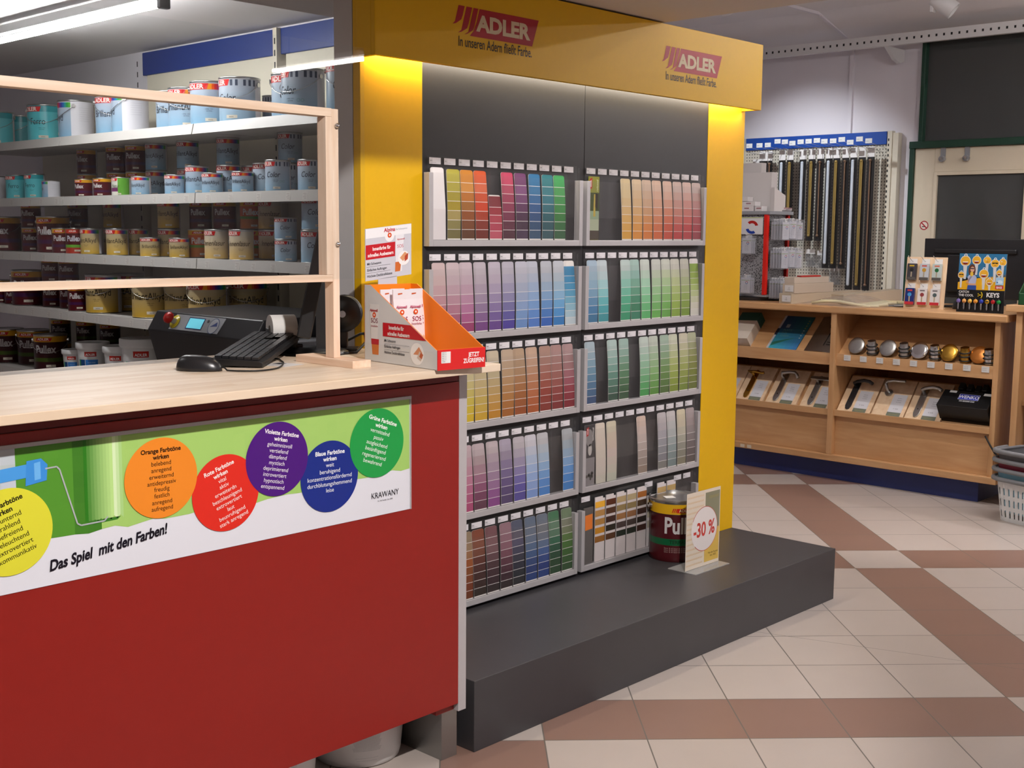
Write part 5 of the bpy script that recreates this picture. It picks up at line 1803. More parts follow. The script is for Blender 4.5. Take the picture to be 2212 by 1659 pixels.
t = thing('keyboard', 'black computer keyboard lying aslant behind the mouse on the worktop', 'keyboard', (1.80, 2.565, WT), R(40))
Mk = Matrix.Translation((0, 0, 0.002)) @ Matrix.Rotation(R(-4.8), 4, 'Y')
m = MB('black_plastic')
m.prism([tuple(Mk @ Vector(p)) for p in ((0, 0, 0), (0, 0.132, 0.004), (0, 0.132, 0.022), (0, 0.01, 0.016), (0, 0, 0.012))], Mk.to_3x3() @ Vector((0.40, 0, 0)))
m.build('case', t, world=False, bevel=0.002)
m = MB('black_satin')
for r_ in range(6):
    for c in range(20):
        if c in (14, 15) and r_ == 1 or c == 14 and r_ in (2,):
            continue
        x0 = 0.010 + c * 0.0192
        y0 = 0.014 + r_ * 0.0192
        zz = 0.0165 + 0.0052 * (y0 / 0.13)
        w_ = 0.0168
        m.box(x0, x0 + w_, y0, y0 + 0.0165, zz, zz + 0.0065, M=Mk)
o = m.build('key_field', t, world=False)
o['kind'] = 'stuff'
for y in (0.012, 0.12):
    m = MB('black_plastic')
    m.box(0.36, 0.39, y - 0.01, y + 0.01, -0.034, 0.002, M=Mk)
    m.build('foot', t, world=False)
for nm, x, y, rz, w_, h_, lab in (('paper_sheet', 1.80, 2.77, 35, 0.13, 0.18, 'white paper sheet sticking out under the left side of the keyboard'), ('receipt', 1.885, 2.60, 12, 0.075, 0.085, 'small printed slip with a dark square beside the pine foot')):
    m = MB('print')
    m.box(-w_ / 2, w_ / 2, -h_ / 2, h_ / 2, 0.0002, 0.0006, '#d8d6d6')
    if nm == 'receipt':
        m.box(0.0, 0.028, 0.008, 0.034, 0.0006, 0.0008, '#2c2c30')
        for q in range(5):
            m.text('8820 4411', (-0.03, -0.03 + q * 0.012, 0.0009), UX, UY, 0.006, '#6c6c70', align='LEFT')
    else:
        for q in range(9):
            m.text('ab cd efg hij', (-0.05, -0.07 + q * 0.016, 0.0008), UX, UY, 0.007, '#8c8c90', align='LEFT')
    solo(m, nm, lab, 'paper', (x, y, WT), R(rz))

# monitor seen edge-on
e_ang = math.atan2(0.79, 0.61)
t = thing('computer_monitor', 'slim black monitor seen edge-on behind the pine post', 'computer monitor', (2.112, 2.80, WT), e_ang)
Mt = Matrix.Translation((0, 0.012, 0.062)) @ Matrix.Rotation(R(12), 4, 'X')
m = MB('black_plastic')
m.box(-0.19, 0.19, -0.028, 0.010, 0, 0.305, M=Mt)
m.build('housing', t, world=False, bevel=0.004)
m = MB('night_glass')
m.box(-0.175, 0.175, 0.0101, 0.0112, 0.018, 0.29, M=Mt)
m.build('screen', t, world=False)
m = MB('black_plastic')
m.box(-0.03, 0.03, -0.06, -0.03, 0.008, 0.2)
m.lathe([(0.10, 0), (0.102, 0.006), (0.085, 0.014), (0.0, 0.018)], c=(0, -0.02, 0), n=36)
m.build('stand', t, world=False)

t = thing('label_printer', 'small black label printer with a white paper roll behind the keyboard', 'label printer', (2.085, 2.875, WT), R(-20))
m = MB('black_satin')
m.box(-0.05, 0.05, -0.042, 0.042, 0, 0.026)
m.box(-0.045, -0.039, -0.012, 0.012, 0.026, 0.07)
m.box(0.039, 0.045, -0.012, 0.012, 0.026, 0.07)
m.build('body', t, world=False, bevel=0.004)
m = MB('card_white')
m.lathe([(0.010, -0.036), (0.040, -0.036), None, (0.040, 0.036), None, (0.010, 0.036), None, (0.010, -0.036)], n=36, M=Matrix.Translation((0, 0, 0.068)) @ Matrix.Rotation(R(90), 4, 'Y'))
m.build('paper_roll', t, world=False)

t = thing('tape_reel', 'round black reel on a small foot behind the pine post', 'reel', (2.255, 2.805, WT), R(45))
m = MB('black_plastic')
m.lathe([(0, -0.03), (0.052, -0.03), (0.054, -0.026), None, (0.05, -0.022), (0.05, 0.022), None, (0.054, 0.026), (0.052, 0.03), (0, 0.03)], n=40, M=Matrix.Translation((0, 0, 0.108)) @ Matrix.Rotation(R(90), 4, 'Y'))
m.build('reel_body', t, world=False)
m = MB('black_satin')
m.box(-0.012, 0.012, -0.012, 0.012, 0.006, 0.06)
m.box(-0.045, 0.045, -0.045, 0.045, 0, 0.008)
m.build('foot', t, world=False, bevel=0.003)
m = MB('chrome')
m.cyl((-0.034, 0, 0.108), (0.034, 0, 0.108), 0.010)
m.build('hub', t, world=False)
m = MB('rubber')
m.tube([(2.16, 2.70, WT + 0.004), (2.20, 2.68, WT + 0.006), (2.26, 2.71, WT + 0.03), (2.29, 2.75, WT + 0.05), (2.315, 2.80, WT + 0.045), (2.31, 2.86, WT + 0.02), (2.30, 2.90, WT + 0.004)], 0.004, 8)
o = m.build('power_cable')
tag(o, 'black cable looped on the worktop right of the pine post', 'cable')

# tinting machine behind the counter
t = thing('paint_mixer', 'black paint mixing machine with a red stop button and small blue screen', 'paint mixing machine', (2.75, 3.99, 0))
y0, y1 = 3.628, 4.35
m = MB('black_satin')
pr_ = [(2.508, 1.083), (2.552, 1.155), (2.98, 1.165), (2.98, 0.0), (2.60, 0.0), (2.60, 0.86), (2.545, 0.955)]
m.prism([(x, y0, z) for x, z in pr_], (0, y1 - y0, 0))
m.build('cabinet', t, bevel=0.004)
m = MB('grey_plastic')
m.prism([(2.53, 3.47, 1.03), (2.58, 3.47, 1.085), (2.95, 3.47, 1.085), (2.95, 3.47, 0.0), (2.53, 3.47, 0.0)], (0, 0.15, 0))
o = m.build('side_console', t, bevel=0.004)
o['label'] = 'grey side box'
sl = Vector((2.552 - 2.508, 0, 1.155 - 1.083)).normalized()
nr = Vector((-sl.z, 0, sl.x))
o0 = Vector((2.508, 0, 1.083))
Q = lambda y, s_, n_=0.0: o0 + UY * y + sl * s_ + nr * n_
m = MB('grey_plastic')
m.prism([Q(4.20, 0.010, 0.0002), Q(3.865, 0.010, 0.0002), Q(3.855, 0.076, 0.0002), Q(4.19, 0.076, 0.0002)], nr * 0.002)
pl = m.build('control_panel', t)
m = MB('lcd_blue')
m.poly([Q(4.085, 0.022, 0.0034), Q(3.985, 0.022, 0.0034), Q(3.985, 0.064, 0.0034), Q(4.085, 0.064, 0.0034)])
m.poly([Q(4.09, 0.018, 0.0029), Q(3.98, 0.018, 0.0029), Q(3.98, 0.068, 0.0029), Q(4.09, 0.068, 0.0029)], '#1c2c5c', 'print')
m.build('display', pl)
m = MB('print')
m.disc(Q(3.91, 0.040, 0.0026), -UY, sl, 0.033, 32, col='#3a4a6c')
m.disc(Q(3.91, 0.040, 0.0029), -UY, sl, 0.030, 32, col='#a8aab0')
m.poly([Q(3.933, 0.036, 0.0032), Q(3.887, 0.040, 0.0032), Q(3.895, 0.058, 0.0032), Q(3.91, 0.048, 0.0032)], '#2c3c74')
m.disc(Q(3.957, 0.058, 0.0029), -UY, sl, 0.007, 18, col='#44444a')
m.build('maker_mark', pl)
m = MB('print_gloss')
Tb = nr.to_track_quat('Z', 'Y').to_matrix().to_4x4()
Tb.translation = Q(4.175, 0.042, 0.002)
m.lathe([(0, 0.001), (0.028, 0.001), (0.028, 0.004), (0, 0.004)], n=28, col='#c8b428', M=Tb)
m.lathe([(0.012, 0.004), (0.012, 0.024)], n=20, col='#a8a8a0', M=Tb)
m.lathe([(0.014, 0.024), (0.022, 0.027), (0.0235, 0.038), (0.018, 0.046), (0, 0.048)], n=28, col='#b81c14', M=Tb)
m.build('stop_button', t)

# ------------------------------------------------------------------ wooden display cabinet on the right
CX = 6.60
cab = thing('display_cabinet', 'beech wood display cabinet with sloping shelves on a dark blue plinth', 'display cabinet', (6.9, 3.6, 0))
YL, YD0, YD1, YR0, YR1 = 4.62, 3.552, 3.588, 2.582, 2.612
TOPZ = 1.055
m = MB('navy_plinth')
m.box(6.645, 7.35, 2.672, YL, 0, 0.122)
m.build('plinth', cab)
m = MB('beech')
m.box(6.578, 7.40, YR0 - 0.03, YL, 0.122, 0.160)
m.build('bottom_board', cab, bevel=0.003)
m = MB('beech')
m.box(6.572, 7.46, YR0 - 0.045, YL, TOPZ - 0.042, TOPZ)
m.build('top_board', cab, bevel=0.008)
for y0, y1, nm in ((YR0, YR1, 'side_panel'), (YD0, YD1, 'divider'), (YL - 0.03, YL, 'side_panel')):
    m = MB('beech_up')
    m.box(6.586 if nm == 'divider' else 6.60, 7.3, y0, y1, 0.160, TOPZ - 0.042)
    m.build(nm, cab, bevel=0.0015)
for y0, y1 in ((YR1, YD0), (YD1, YL - 0.03)):
    m = MB('beech')
    m.box(6.622, 6.64, y0, y1, 0.160, 0.395)
    m.build('front_panel', cab, bevel=0.0015)
    # lower display shelf: ledge and slope
    m = MB('beech')
    m.box(6.598, 6.622, y0, y1, 0.396, 0.432)
    c, s_ = math.cos(R(47)), math.sin(R(47))
    m.prism([(6.622, y0, 0.408), (6.622 + 0.30 * c, y0, 0.408 + 0.30 * s_), (6.622 + 0.30 * c + 0.012, y0, 0.408 + 0.30 * s_ - 0.012), (6.634, y0, 0.396)], (0, y1 - y0, 0))
    m.build('lower_shelf', cab, bevel=0.001)
    m = MB('beech')
    c, s_ = math.cos(R(40)), math.sin(R(40))
    m.box(6.600, 6.618, y0, y1, 0.700, 0.772)
    m.prism([(6.618, y0, 0.762), (6.618 + 0.36 * c, y0, 0.762 + 0.36 * s_), (6.618 + 0.36 * c + 0.012, y0, 0.762 + 0.36 * s_ - 0.014), (6.63, y0, 0.748)], (0, y1 - y0, 0))
    up = m.build('upper_shelf', cab, bevel=0.001)
    m = MB('beech')
    m.box(7.28, 7.296, y0, y1, 0.16, TOPZ - 0.042)
    m.build('back_board', cab)
for k in range(9):
    y = 3.50 - k * 0.1035
    m = MB('print_gloss')
    m.box(6.5965, 6.5995, y - 0.042, y, 0.735, 0.768, '#d6d6d4')
    for q in range(2):
        m.text('8-22 41', (6.5962, y - 0.004, 0.755 - q * 0.010), -UY, UZ, 0.008, '#8c8c8c', align='LEFT')
    m.build('price_label', cab)
m = MB('print_gloss')
for y in (4.185, 4.135):
    m.box(6.576, 6.5778, y - 0.03, y, 0.128, 0.148, '#d8cdb8')
m.build('paper_remnant', cab)


def on_upper(y, s, lift=0.0, rz=0.0):
    """frame of something lying on the upper sloping shelf: x along the shelf front (to -Y), y up the slope"""
    c, s_ = math.cos(R(40)), math.sin(R(40))
    o = Vector((6.618 + s * c, y, 0.762 + s * s_)) + Vector((-s_, 0, c)) * (lift + 0.0006)
    M = Matrix((((0), c, -s_, o.x), (-1, 0, 0, o.y), (0, s_, c, o.z), (0, 0, 0, 1)))
    return M @ Matrix.Rotation(R(rz), 4, 'Z')


def on_lower(y, s, lift=0.0, rz=0.0):
    c, s_ = math.cos(R(47)), math.sin(R(47))
    o = Vector((6.622 + s * c, y, 0.408 + s * s_)) + Vector((-s_, 0, c)) * (lift + 0.0006)
    M = Matrix((((0), c, -s_, o.x), (-1, 0, 0, o.y), (0, s_, c, o.z), (0, 0, 0, 1)))
    return M @ Matrix.Rotation(R(rz), 4, 'Z')


def placed(name, label, cat, M, group=None):
    o = bpy.data.objects.new(name, None)
    o.empty_display_size = 0.05
    COL.objects.link(o)
    loc, q, _ = M.decompose()
    o.location = loc
    o.rotation_euler = q.to_euler()
    return tag(o, label, cat, group)


# brochure, key plate and box on the upper left shelf
t = placed('brochure', 'blue green sea brochure with a white spine on the upper left shelf', 'brochure', on_upper(3.945, 0.008))
m = MB('print_gloss')
m.box(-0.105, 0.105, 0, 0.297, 0, 0.004, '#1c5a6c')
for a in range(10):
    for b in range(7):
        f, g = a / 9, b / 6
        c = mix(mix(lin('#3aa0b4'), lin('#3c78b0'), g), mix(lin('#1c3c64'), lin('#1c5a60'), g), min(1, f * 1.5)) if f < 0.66 else mix(lin('#1c3c64'), lin('#1f5f66'), g)
        m.poly([(-0.09 + b * 0.0278, a * 0.0297, 0.0043), (-0.09 + (b + 1) * 0.0278, a * 0.0297, 0.0043), (-0.09 + (b + 1) * 0.0278, (a + 1) * 0.0297, 0.0043), (-0.09 + b * 0.0278, (a + 1) * 0.0297, 0.0043)], c)
m.poly([(-0.105, 0, 0.0045), (-0.09, 0, 0.0045), (-0.09, 0.297, 0.0045), (-0.105, 0.297, 0.0045)], '#b8bcc0')
m.poly([(-0.106, 0.12, 0.0047), (-0.086, 0.12, 0.0047), (-0.086, 0.18, 0.0047), (-0.106, 0.18, 0.0047)], '#1c2438')
m.poly([(-0.085, 0.02, 0.0047), (0.0, 0.075, 0.0047), (0.06, 0.105, 0.0047), (-0.01, 0.085, 0.0047), (-0.085, 0.055, 0.0047)], '#2c6c5c')
m.poly([(-0.055, 0.19, 0.0047), (-0.03, 0.19, 0.0047), (-0.03, 0.22, 0.0047), (-0.055, 0.22, 0.0047)], '#8c9098')
for q, s_ in enumerate(('PLATZ', 'FÜR', 'IDEEN')):
    m.text(s_, (-0.06, 0.160 - q * 0.025, 0.0048), UX, UY, 0.022, '#5c8c88', align='LEFT')
for q in range(8):
    m.poly([(0.078, 0.10 + q * 0.022, 0.0048), (0.088, 0.10 + q * 0.022, 0.0048), (0.088, 0.108 + q * 0.022, 0.0048), (0.078, 0.108 + q * 0.022, 0.0048)], '#8c8c4c' if q > 3 else '#a8b4b8')
m.build('cover', t, world=False)
m = MB('print')
m.box(-0.102, 0.104, 0.001, 0.296, -0.0004, 0.0, '#d8d8d8')
m.build('page_block', t, world=False)
t = placed('metal_plate', 'brushed metal plate with a cut-out key shape on the upper left shelf', 'metal plate', on_upper(3.685, 0.004))
m = MB('brushed')
N_ = 14
for q in range(N_):
    x0, x1 = -0.10 + 0.20 * q / N_, -0.10 + 0.20 * (q + 1) / N_
    z0, z1 = 0.014 * math.sin(PI * q / N_), 0.014 * math.sin(PI * (q + 1) / N_)
    m.poly([(x0, 0, z0 + 0.002), (x1, 0, z1 + 0.002), (x1, 0.31, z1 + 0.002), (x0, 0.31, z0 + 0.002)])
    m.poly([(x0, 0, z0), (x0, 0.31, z0), (x1, 0.31, z1), (x1, 0, z1)])
    m.poly([(x0, 0, z0), (x1, 0, z1), (x1, 0, z1 + 0.002), (x0, 0, z0 + 0.002)])
m.build('plate', t, world=False)
m = MB('rubber')
zk = 0.0165
for k in range(24):
    if k % 6 == 5:
        continue
    a0, a1 = 2 * PI * k / 24, 2 * PI * (k + 1) / 24
    m.poly([(0.02 + 0.030 * math.cos(a0), 0.235 + 0.038 * math.sin(a0), zk), (0.02 + 0.030 * math.cos(a1), 0.235 + 0.038 * math.sin(a1), zk), (0.02 + 0.035 * math.cos(a1), 0.235 + 0.044 * math.sin(a1), zk), (0.02 + 0.035 * math.cos(a0), 0.235 + 0.044 * math.sin(a0), zk)])
m.poly([(0.014, 0.05, zk), (0.021, 0.05, zk), (0.021, 0.175, zk), (0.014, 0.175, zk)])
for y in (0.058, 0.078):
    m.poly([(0.030, y, zk), (0.055, y, zk - 0.002), (0.055, y + 0.006, zk - 0.002), (0.030, y + 0.006, zk)])
m.build('key_cutout', t, world=False)
t = placed('carton', 'white and dark green carton on the upper left shelf beside the yellow pillar', 'carton', on_upper(4.235, 0.008, rz=3))
m = MB('print')
m.box(-0.07, 0.07, 0, 0.24, 0, 0.07, '#d2c8ba')
m.box(-0.0705, 0.0705, 0.165, 0.2405, -0.0002, 0.0705, '#1f4a44')
m.build('carton_body', t, world=False)

# round knobs and door stops on the upper right shelf
KN = [(3.435, 'brushed', 'brushed steel'), (3.236, 'brushed', 'spun steel'), (3.044, 'chrome', 'polished chrome'), (2.870, 'brass', 'polished brass'), (2.698, 'copper_lacquer', 'orange copper')]
plain('copper_lacquer', '#b06c2c', 0.22, 0.6, noise=0.05)
for k, (y, mt, nm) in enumerate(KN):
    t = placed('knob_sample', '%s round door knob lying on the upper right cabinet shelf' % nm, 'door knob', on_upper(y + 0.004, 0.062, lift=0.014) @ Matrix.Rotation(R(24), 4, 'X'))
    m = MB(mt)
    m.lathe([(0.010, 0.0), (0.012, 0.02), None, (0.047, 0.024), (0.051, 0.028), (0.0515, 0.031), (0.048, 0.0335), (0.030, 0.0355), (0.0, 0.0362 if mt != 'brushed' else 0.0355)], n=40)
    m.build('knob_disc', t, world=False)
    m = MB('rubber')
    m.lathe([(0.022, 0.0), (0.022, 0.008), (0.010, 0.008)], n=24)
    m.lathe([(0.022, 0.0), (0.0, 0.0)], n=24)
    m.build('rose', t, world=False)
for k, (y, mt, nm) in enumerate([(3.340, 'tin', 'black ringed steel'), (3.140, 'tin', 'dark ringed chrome'), (2.956, 'chrome', 'grey ringed chrome'), (2.782, 'brass', 'bronze coloured ringed'), (2.648, 'chrome', 'short copper ringed')]):
    t = placed('door_stop', '%s door stop standing on the upper right cabinet shelf' % nm, 'door stop', on_upper(y, 0.032, lift=0.001) @ Matrix.Rotation(R(-26), 4, 'X'))
    m = MB(mt)
    r_ = 0.030
    m.lathe([(0.0, 0), (r_, 0.0), None, (r_, 0.030), None, (r_ * 0.93, 0.032), (r_ * 0.93, 0.052), None, (r_ * 0.86, 0.054), (r_ * 0.80, 0.080), None, (0, 0.080)], n=32)
    m.build('body', t, world=False)
    for z, q in ((0.032, 1.04), (0.053, 0.98), (0.008, 1.06)):
        m = MB('rubber')
        m.tube([(r_ * q * math.cos(2 * PI * i / 28), r_ * q * math.sin(2 * PI * i / 28), z) for i in range(28)], 0.0042, 6, closed=True)
        m.build('rubber_ring', t, world=False)

# sample boards with door handles on the lower shelves
def handle_board(y0, y1, lab, mt, style, yoff=0.0):
    w_ = (y0 - y1) - 0.004
    t = placed('handle_sample_board', lab, 'handle sample', on_lower((y0 + y1) / 2, 0.006), 'door handle sample boards')
    m = MB('maple_board')
    m.box(-w_ / 2, w_ / 2, 0, 0.272, 0, 0.018)
    m.build('board', t, world=False, bevel=0.001)
    zt = 0.0186
    m = MB('print')
    cx = 0.035
    m.box(cx - 0.042, cx + 0.042, 0.006, 0.165, 0.0182, 0.0188, '#d4d4da')
    m.poly([(cx - 0.042, 0.006, 0.0190), (cx + 0.042, 0.006, 0.0190), (cx + 0.042, 0.036, 0.0190), (cx - 0.042, 0.036, 0.0190)], '#737868')
    m.text('KRAWANY', (cx, 0.016, 0.0192), UX, UY, 0.011, '#9c9458')
    for q, s_ in enumerate(('Drücker', 'Edelstahl', 'mit Schild')):
        m.text(s_, (cx + 0.002, 0.135 - q * 0.014, 0.0190), UX, UY, 0.0085, '#70707a', xs=0.9)
    m.text('€  54,90', (cx, 0.058, 0.0190), UX, UY, 0.0095, '#50505a', xs=0.9)
    m.build('info_card', t, world=False)
    hx = -w_ / 2 + 0.062
    if style == 'rose':
        hx = -w_ / 2 + 0.055
        m = MB(mt)
        m.cyl((hx, 0.17, 0.018), (hx, 0.17, 0.026), 0.024, 28)
        m.build('rose', t, world=False)
    elif style != 'none':
        m = MB(mt)
        pl = [(hx - 0.019, 0.045), (hx - 0.012, 0.024), (hx, 0.018), (hx + 0.012, 0.024), (hx + 0.019, 0.045), (hx + 0.019, 0.215), (hx + 0.012, 0.236), (hx, 0.243), (hx - 0.012, 0.236), (hx - 0.019, 0.215)]
        m.prism([(x, y, 0.0181) for x, y in pl], (0, 0, 0.007))
        m.build('handle_plate', t, world=False, bevel=0.0015)
        m = MB('rubber')
        m.cyl((hx, 0.075, 0.0252), (hx, 0.075, 0.0258), 0.0042, 12)
        m.build('key_hole', t, world=False)
    m = MB(mt)
    if style == 'rose':
        m.tube([(hx, 0.17, 0.026), (hx, 0.172, 0.06), (hx - 0.012, 0.195, 0.072), (hx - 0.010, 0.215, 0.074), (hx + 0.03, 0.225, 0.074), (hx + 0.10, 0.225, 0.074)], 0.009, 12)
    elif style == 'bow':
        m.tube([(hx, 0.19, 0.025), (hx, 0.19, 0.062), (hx + 0.02, 0.195, 0.070), (hx + 0.06, 0.205, 0.072), (hx + 0.095, 0.202, 0.070), (hx + 0.118, 0.190, 0.066)], 0.0105, 12)
    elif style == 'flat':
        m.tube([(hx, 0.19, 0.025), (hx, 0.19, 0.066)], 0.009, 12)
        m.box(hx - 0.035, hx + 0.10, 0.180, 0.200, 0.064, 0.076)
    elif style == 'loop':
        m.tube([(hx, 0.19, 0.025), (hx, 0.19, 0.060), (hx - 0.004, 0.205, 0.070), (hx + 0.05, 0.215, 0.072), (hx + 0.085, 0.215, 0.072), (hx + 0.100, 0.205, 0.066), (hx + 0.110, 0.185, 0.055)], 0.0095, 12)
    elif style == 'classic':
        m.tube([(hx, 0.19, 0.025), (hx, 0.19, 0.060), (hx - 0.03, 0.196, 0.066), (hx + 0.02, 0.196, 0.068), (hx + 0.065, 0.192, 0.064), (hx + 0.082, 0.198, 0.062)], 0.0085, 12)
    if style != 'none':
        m.build('lever', t, world=False)
    return t


handle_board(4.47, 4.262, 'sample board half hidden by the yellow pillar, lower cabinet shelf', 'brass', 'none')
handle_board(4.259, 4.060, 'sample board with a brass door handle on the lower left shelf', 'brass', 'classic')
handle_board(4.043, 3.823, 'sample board with a satin steel looped door handle on the lower left shelf', 'tin', 'loop')
handle_board(3.800, 3.592, 'sample board with a flat steel door handle next to the cabinet divider', 'brushed', 'flat')
handle_board(3.546, 3.330, 'sample board with a black bow door handle right of the cabinet divider', 'black_satin', 'bow')
handle_board(3.324, 3.122, 'sample board with an angular steel lever on a round rose, lower right shelf', 'tin', 'rose')
handle_board(3.118, 2.900, 'sample board with a curved steel lever next to the black box', 'tin', 'bow')
t = placed('black_box', 'black box with a blue and white emblem on the lower right shelf', 'box', on_lower(2.765, 0.035, lift=0.002) @ Matrix.Rotation(R(-12), 4, 'X'))
m = MB('print_gloss')
m.box(-0.145, 0.145, 0, 0.135, 0, 0.12, '#171718')
m.build('box_body', t, world=False, bevel=0.002)
m = MB('print_gloss')
zt = 0.1206
m.poly([(-0.045, 0.062, zt), (0.070, 0.062, zt), (0.070, 0.108, zt), (-0.045, 0.108, zt)], '#c8c8d8')
m.poly([(-0.043, 0.064, zt + 0.0003), (0.068, 0.064, zt + 0.0003), (0.068, 0.106, zt + 0.0003), (-0.043, 0.106, zt + 0.0003)], '#2434a0')
m.text('WENKO', (0.012, 0.073, zt + 0.0006), UX, UY, 0.035, '#d8d8e4', bold=0.03, xs=0.86)
m.text('DIE BESSERE IDEE', (0.012, 0.045, zt + 0.0003), UX, UY, 0.0135, '#c8c8c8', bold=0.02, xs=0.84)
m.poly([(-0.11, 0.112, zt), (-0.07, 0.112, zt), (-0.07, 0.130, zt), (-0.11, 0.130, zt)], '#d0d0ce')
m.poly([(0.085, 0.108, zt), (0.128, 0.108, zt), (0.128, 0.128, zt), (0.085, 0.128, zt)], '#d0d0ce')
m.build('emblem', t, world=False)
m = MB('black_plastic')
for q in range(5):
    m.box(-0.10 + q * 0.045, -0.07 + q * 0.045, 0.138, 0.185, 0.03, 0.09 - 0.008 * (q % 3))
t2 = placed('hook_pack', 'dark grey hooks heaped behind the black box on the lower right shelf', 'hooks', on_lower(2.74, 0.065, lift=0.003))
m.build('hook_bundle', t2, world=False, bevel=0.004)
m = MB('rubber')
m.tube([(6.595, 2.63, 0.385), (6.59, 2.60, 0.34), (6.585, 2.57, 0.30), (6.605, 2.545, 0.27), (6.68, 2.54, 0.25), (6.82, 2.54, 0.235)], 0.005, 8)
tag(m.build('power_cable'), 'black cable hanging from the right end of the wooden cabinet', 'cable')

# second cabinet at the right edge of the picture
c2 = thing('side_cabinet', 'second beech cabinet with open shelves at the right edge, taller than its neighbour', 'cabinet', (6.8, 2.1, 0))
m = MB('beech')
m.box(6.575, 7.1, 1.5, 2.552, 1.075, 1.112)
m.build('top_board', c2, bevel=0.003)
m = MB('beech_up')
m.box(6.60, 7.05, 2.468, 2.502, 0.0, 1.075)
m.build('side_panel', c2, bevel=0.0015)
m = MB('beech_up')
m.box(6.60, 7.05, 1.5, 1.53, 0.0, 1.075)
m.build('side_panel', c2, bevel=0.0015)
m = MB('beech')
m.box(7.03, 7.05, 1.53, 2.468, 0.0, 1.075)
m.build('back_board', c2)
for z in (0.875, 0.59, 0.232, 0.06):
    m = MB('beech')
    m.box(6.66, 7.03, 1.531, 2.467, z - 0.025, z)
    b = m.build('shelf', c2, bevel=0.001)
    m = MB('acrylic_dull')
    m.box(6.652, 6.659, 1.531, 2.467, z - 0.03, z + 0.004)
    m.build('price_rail', b)
    if z > 0.5:
        m = MB('card_white')
        m.box(6.648, 6.6515, 2.34, 2.395, z - 0.028, z + 0.002)
        m.build('price_label', b)
for k, (x, y, col) in enumerate(((6.72, 2.425, 'blue and white'), (6.72, 2.365, 'blue and white'))):
    t = thing('sealant_cartridge', 'white sealant cartridge with blue nozzle, %s on the low shelf by the baskets' % ('outer one' if k == 0 else 'inner one'), 'cartridge', (x, y, 0.2322), 0, 'sealant cartridges')
    m = MB('print_gloss')
    m.lathe([(0, 0), (0.023, 0), None, (0.024, 0.002), (0.024, 0.06), (0.024, 0.10), (0.024, 0.125), (0.024, 0.14), (0.024, 0.15), None, (0.02, 0.152), (0.007, 0.156)], n=28, fn=lambda a, z: lin('#2c5cae') if 0.06 < z < 0.10 or 0.125 < z < 0.14 else lin('#dadde2'))
    m.build('tube', t, world=False)
    m = MB('print_gloss')
    m.lathe([(0.0105, 0.154), (0.008, 0.20), (0.006, 0.213)], n=20, col='#d8dce4')
    m.lathe([(0.0085, 0.212), (0.0075, 0.235), (0.002, 0.266), (0, 0.266)], n=20, col='#1c58c8')
    m.build('nozzle', t, world=False)

# stack of shopping baskets
def basket(z, mt, label, holes, fold):
    t = thing('shopping_basket', label, 'basket', (6.385, 2.235, z), R(-14), 'stacked baskets')
    L_, Wd, H = 0.40, 0.30, 0.225
    m = MB(mt)

    def pt(u, f):
        """point on the rounded rectangular wall, u in 0..1 around, f = height 0..1"""
        k = 1.0 - 0.13 * (1 - f)
        a, b = L_ / 2 * k, Wd / 2 * k
        an = 2 * PI * u
        p = 5.0
        c_, s__ = math.cos(an), math.sin(an)
        r_ = (abs(c_) ** p + abs(s__) ** p) ** (-1 / p)
        return Vector((b * r_ * c_, a * r_ * s__, f * H))
    n = 144
    us = [k / n for k in range(n)]
    fs = [0.0, 0.05, 0.10, 0.26, 0.36, 0.52, 0.62, 0.78, 0.90, 1.0]
    for i in range(len(fs) - 1):
        for k in range(n):
            if holes and i in (2, 4, 6) and k % 3 != 0:
                if k % 3 == 1 and True:
                    continue
            q = [pt(us[k], fs[i]), pt((k + 1) / n, fs[i]), pt((k + 1) / n, fs[i + 1]), pt(us[k], fs[i + 1])]
            m.poly(q)
            inn = [v - Vector((v.x, v.y, 0)).normalized() * 0.003 for v in q]
            m.poly(inn[::-1])
    m.poly([pt(u, 0.0) for u in us[::-1]])
    m.poly([pt(u, 0.0) + Vector((0, 0, 0.003)) for u in us])
    # rolled rim
    m.tube([pt(u, 1.0) + Vector((0, 0, -0.004)) for u in us[::2]], 0.009, 8, closed=True)
    m.build('shell', t, world=False)
    if fold:
        m = MB('basket_grey')
        pts = []
        for k in range(30):
            u = 0.25 + 0.5 * k / 29
            v = pt(u, 1.0)
            pts.append(v + Vector((v.x, v.y, 0)).normalized() * 0.018 + Vector((0, 0, -0.002)))
        m.tube(pts, 0.0125, 10)
        m.build('handle', t, world=False)
    return t


basket(0.0, 'basket_white', 'white slotted shopping basket at the bottom of the basket stack', True, True)
plain('basket_blue', '#7fb4cc', 0.4)
plain('basket_red', '#8c1c38', 0.4)
basket(0.048, 'basket_blue', 'light blue shopping basket nested in the white one', False, True)
basket(0.096, 'basket_red', 'dark red shopping basket nested under the grey one', False, True)
basket(0.144, 'basket_grey', 'grey shopping basket on top of the basket stack', False, True)

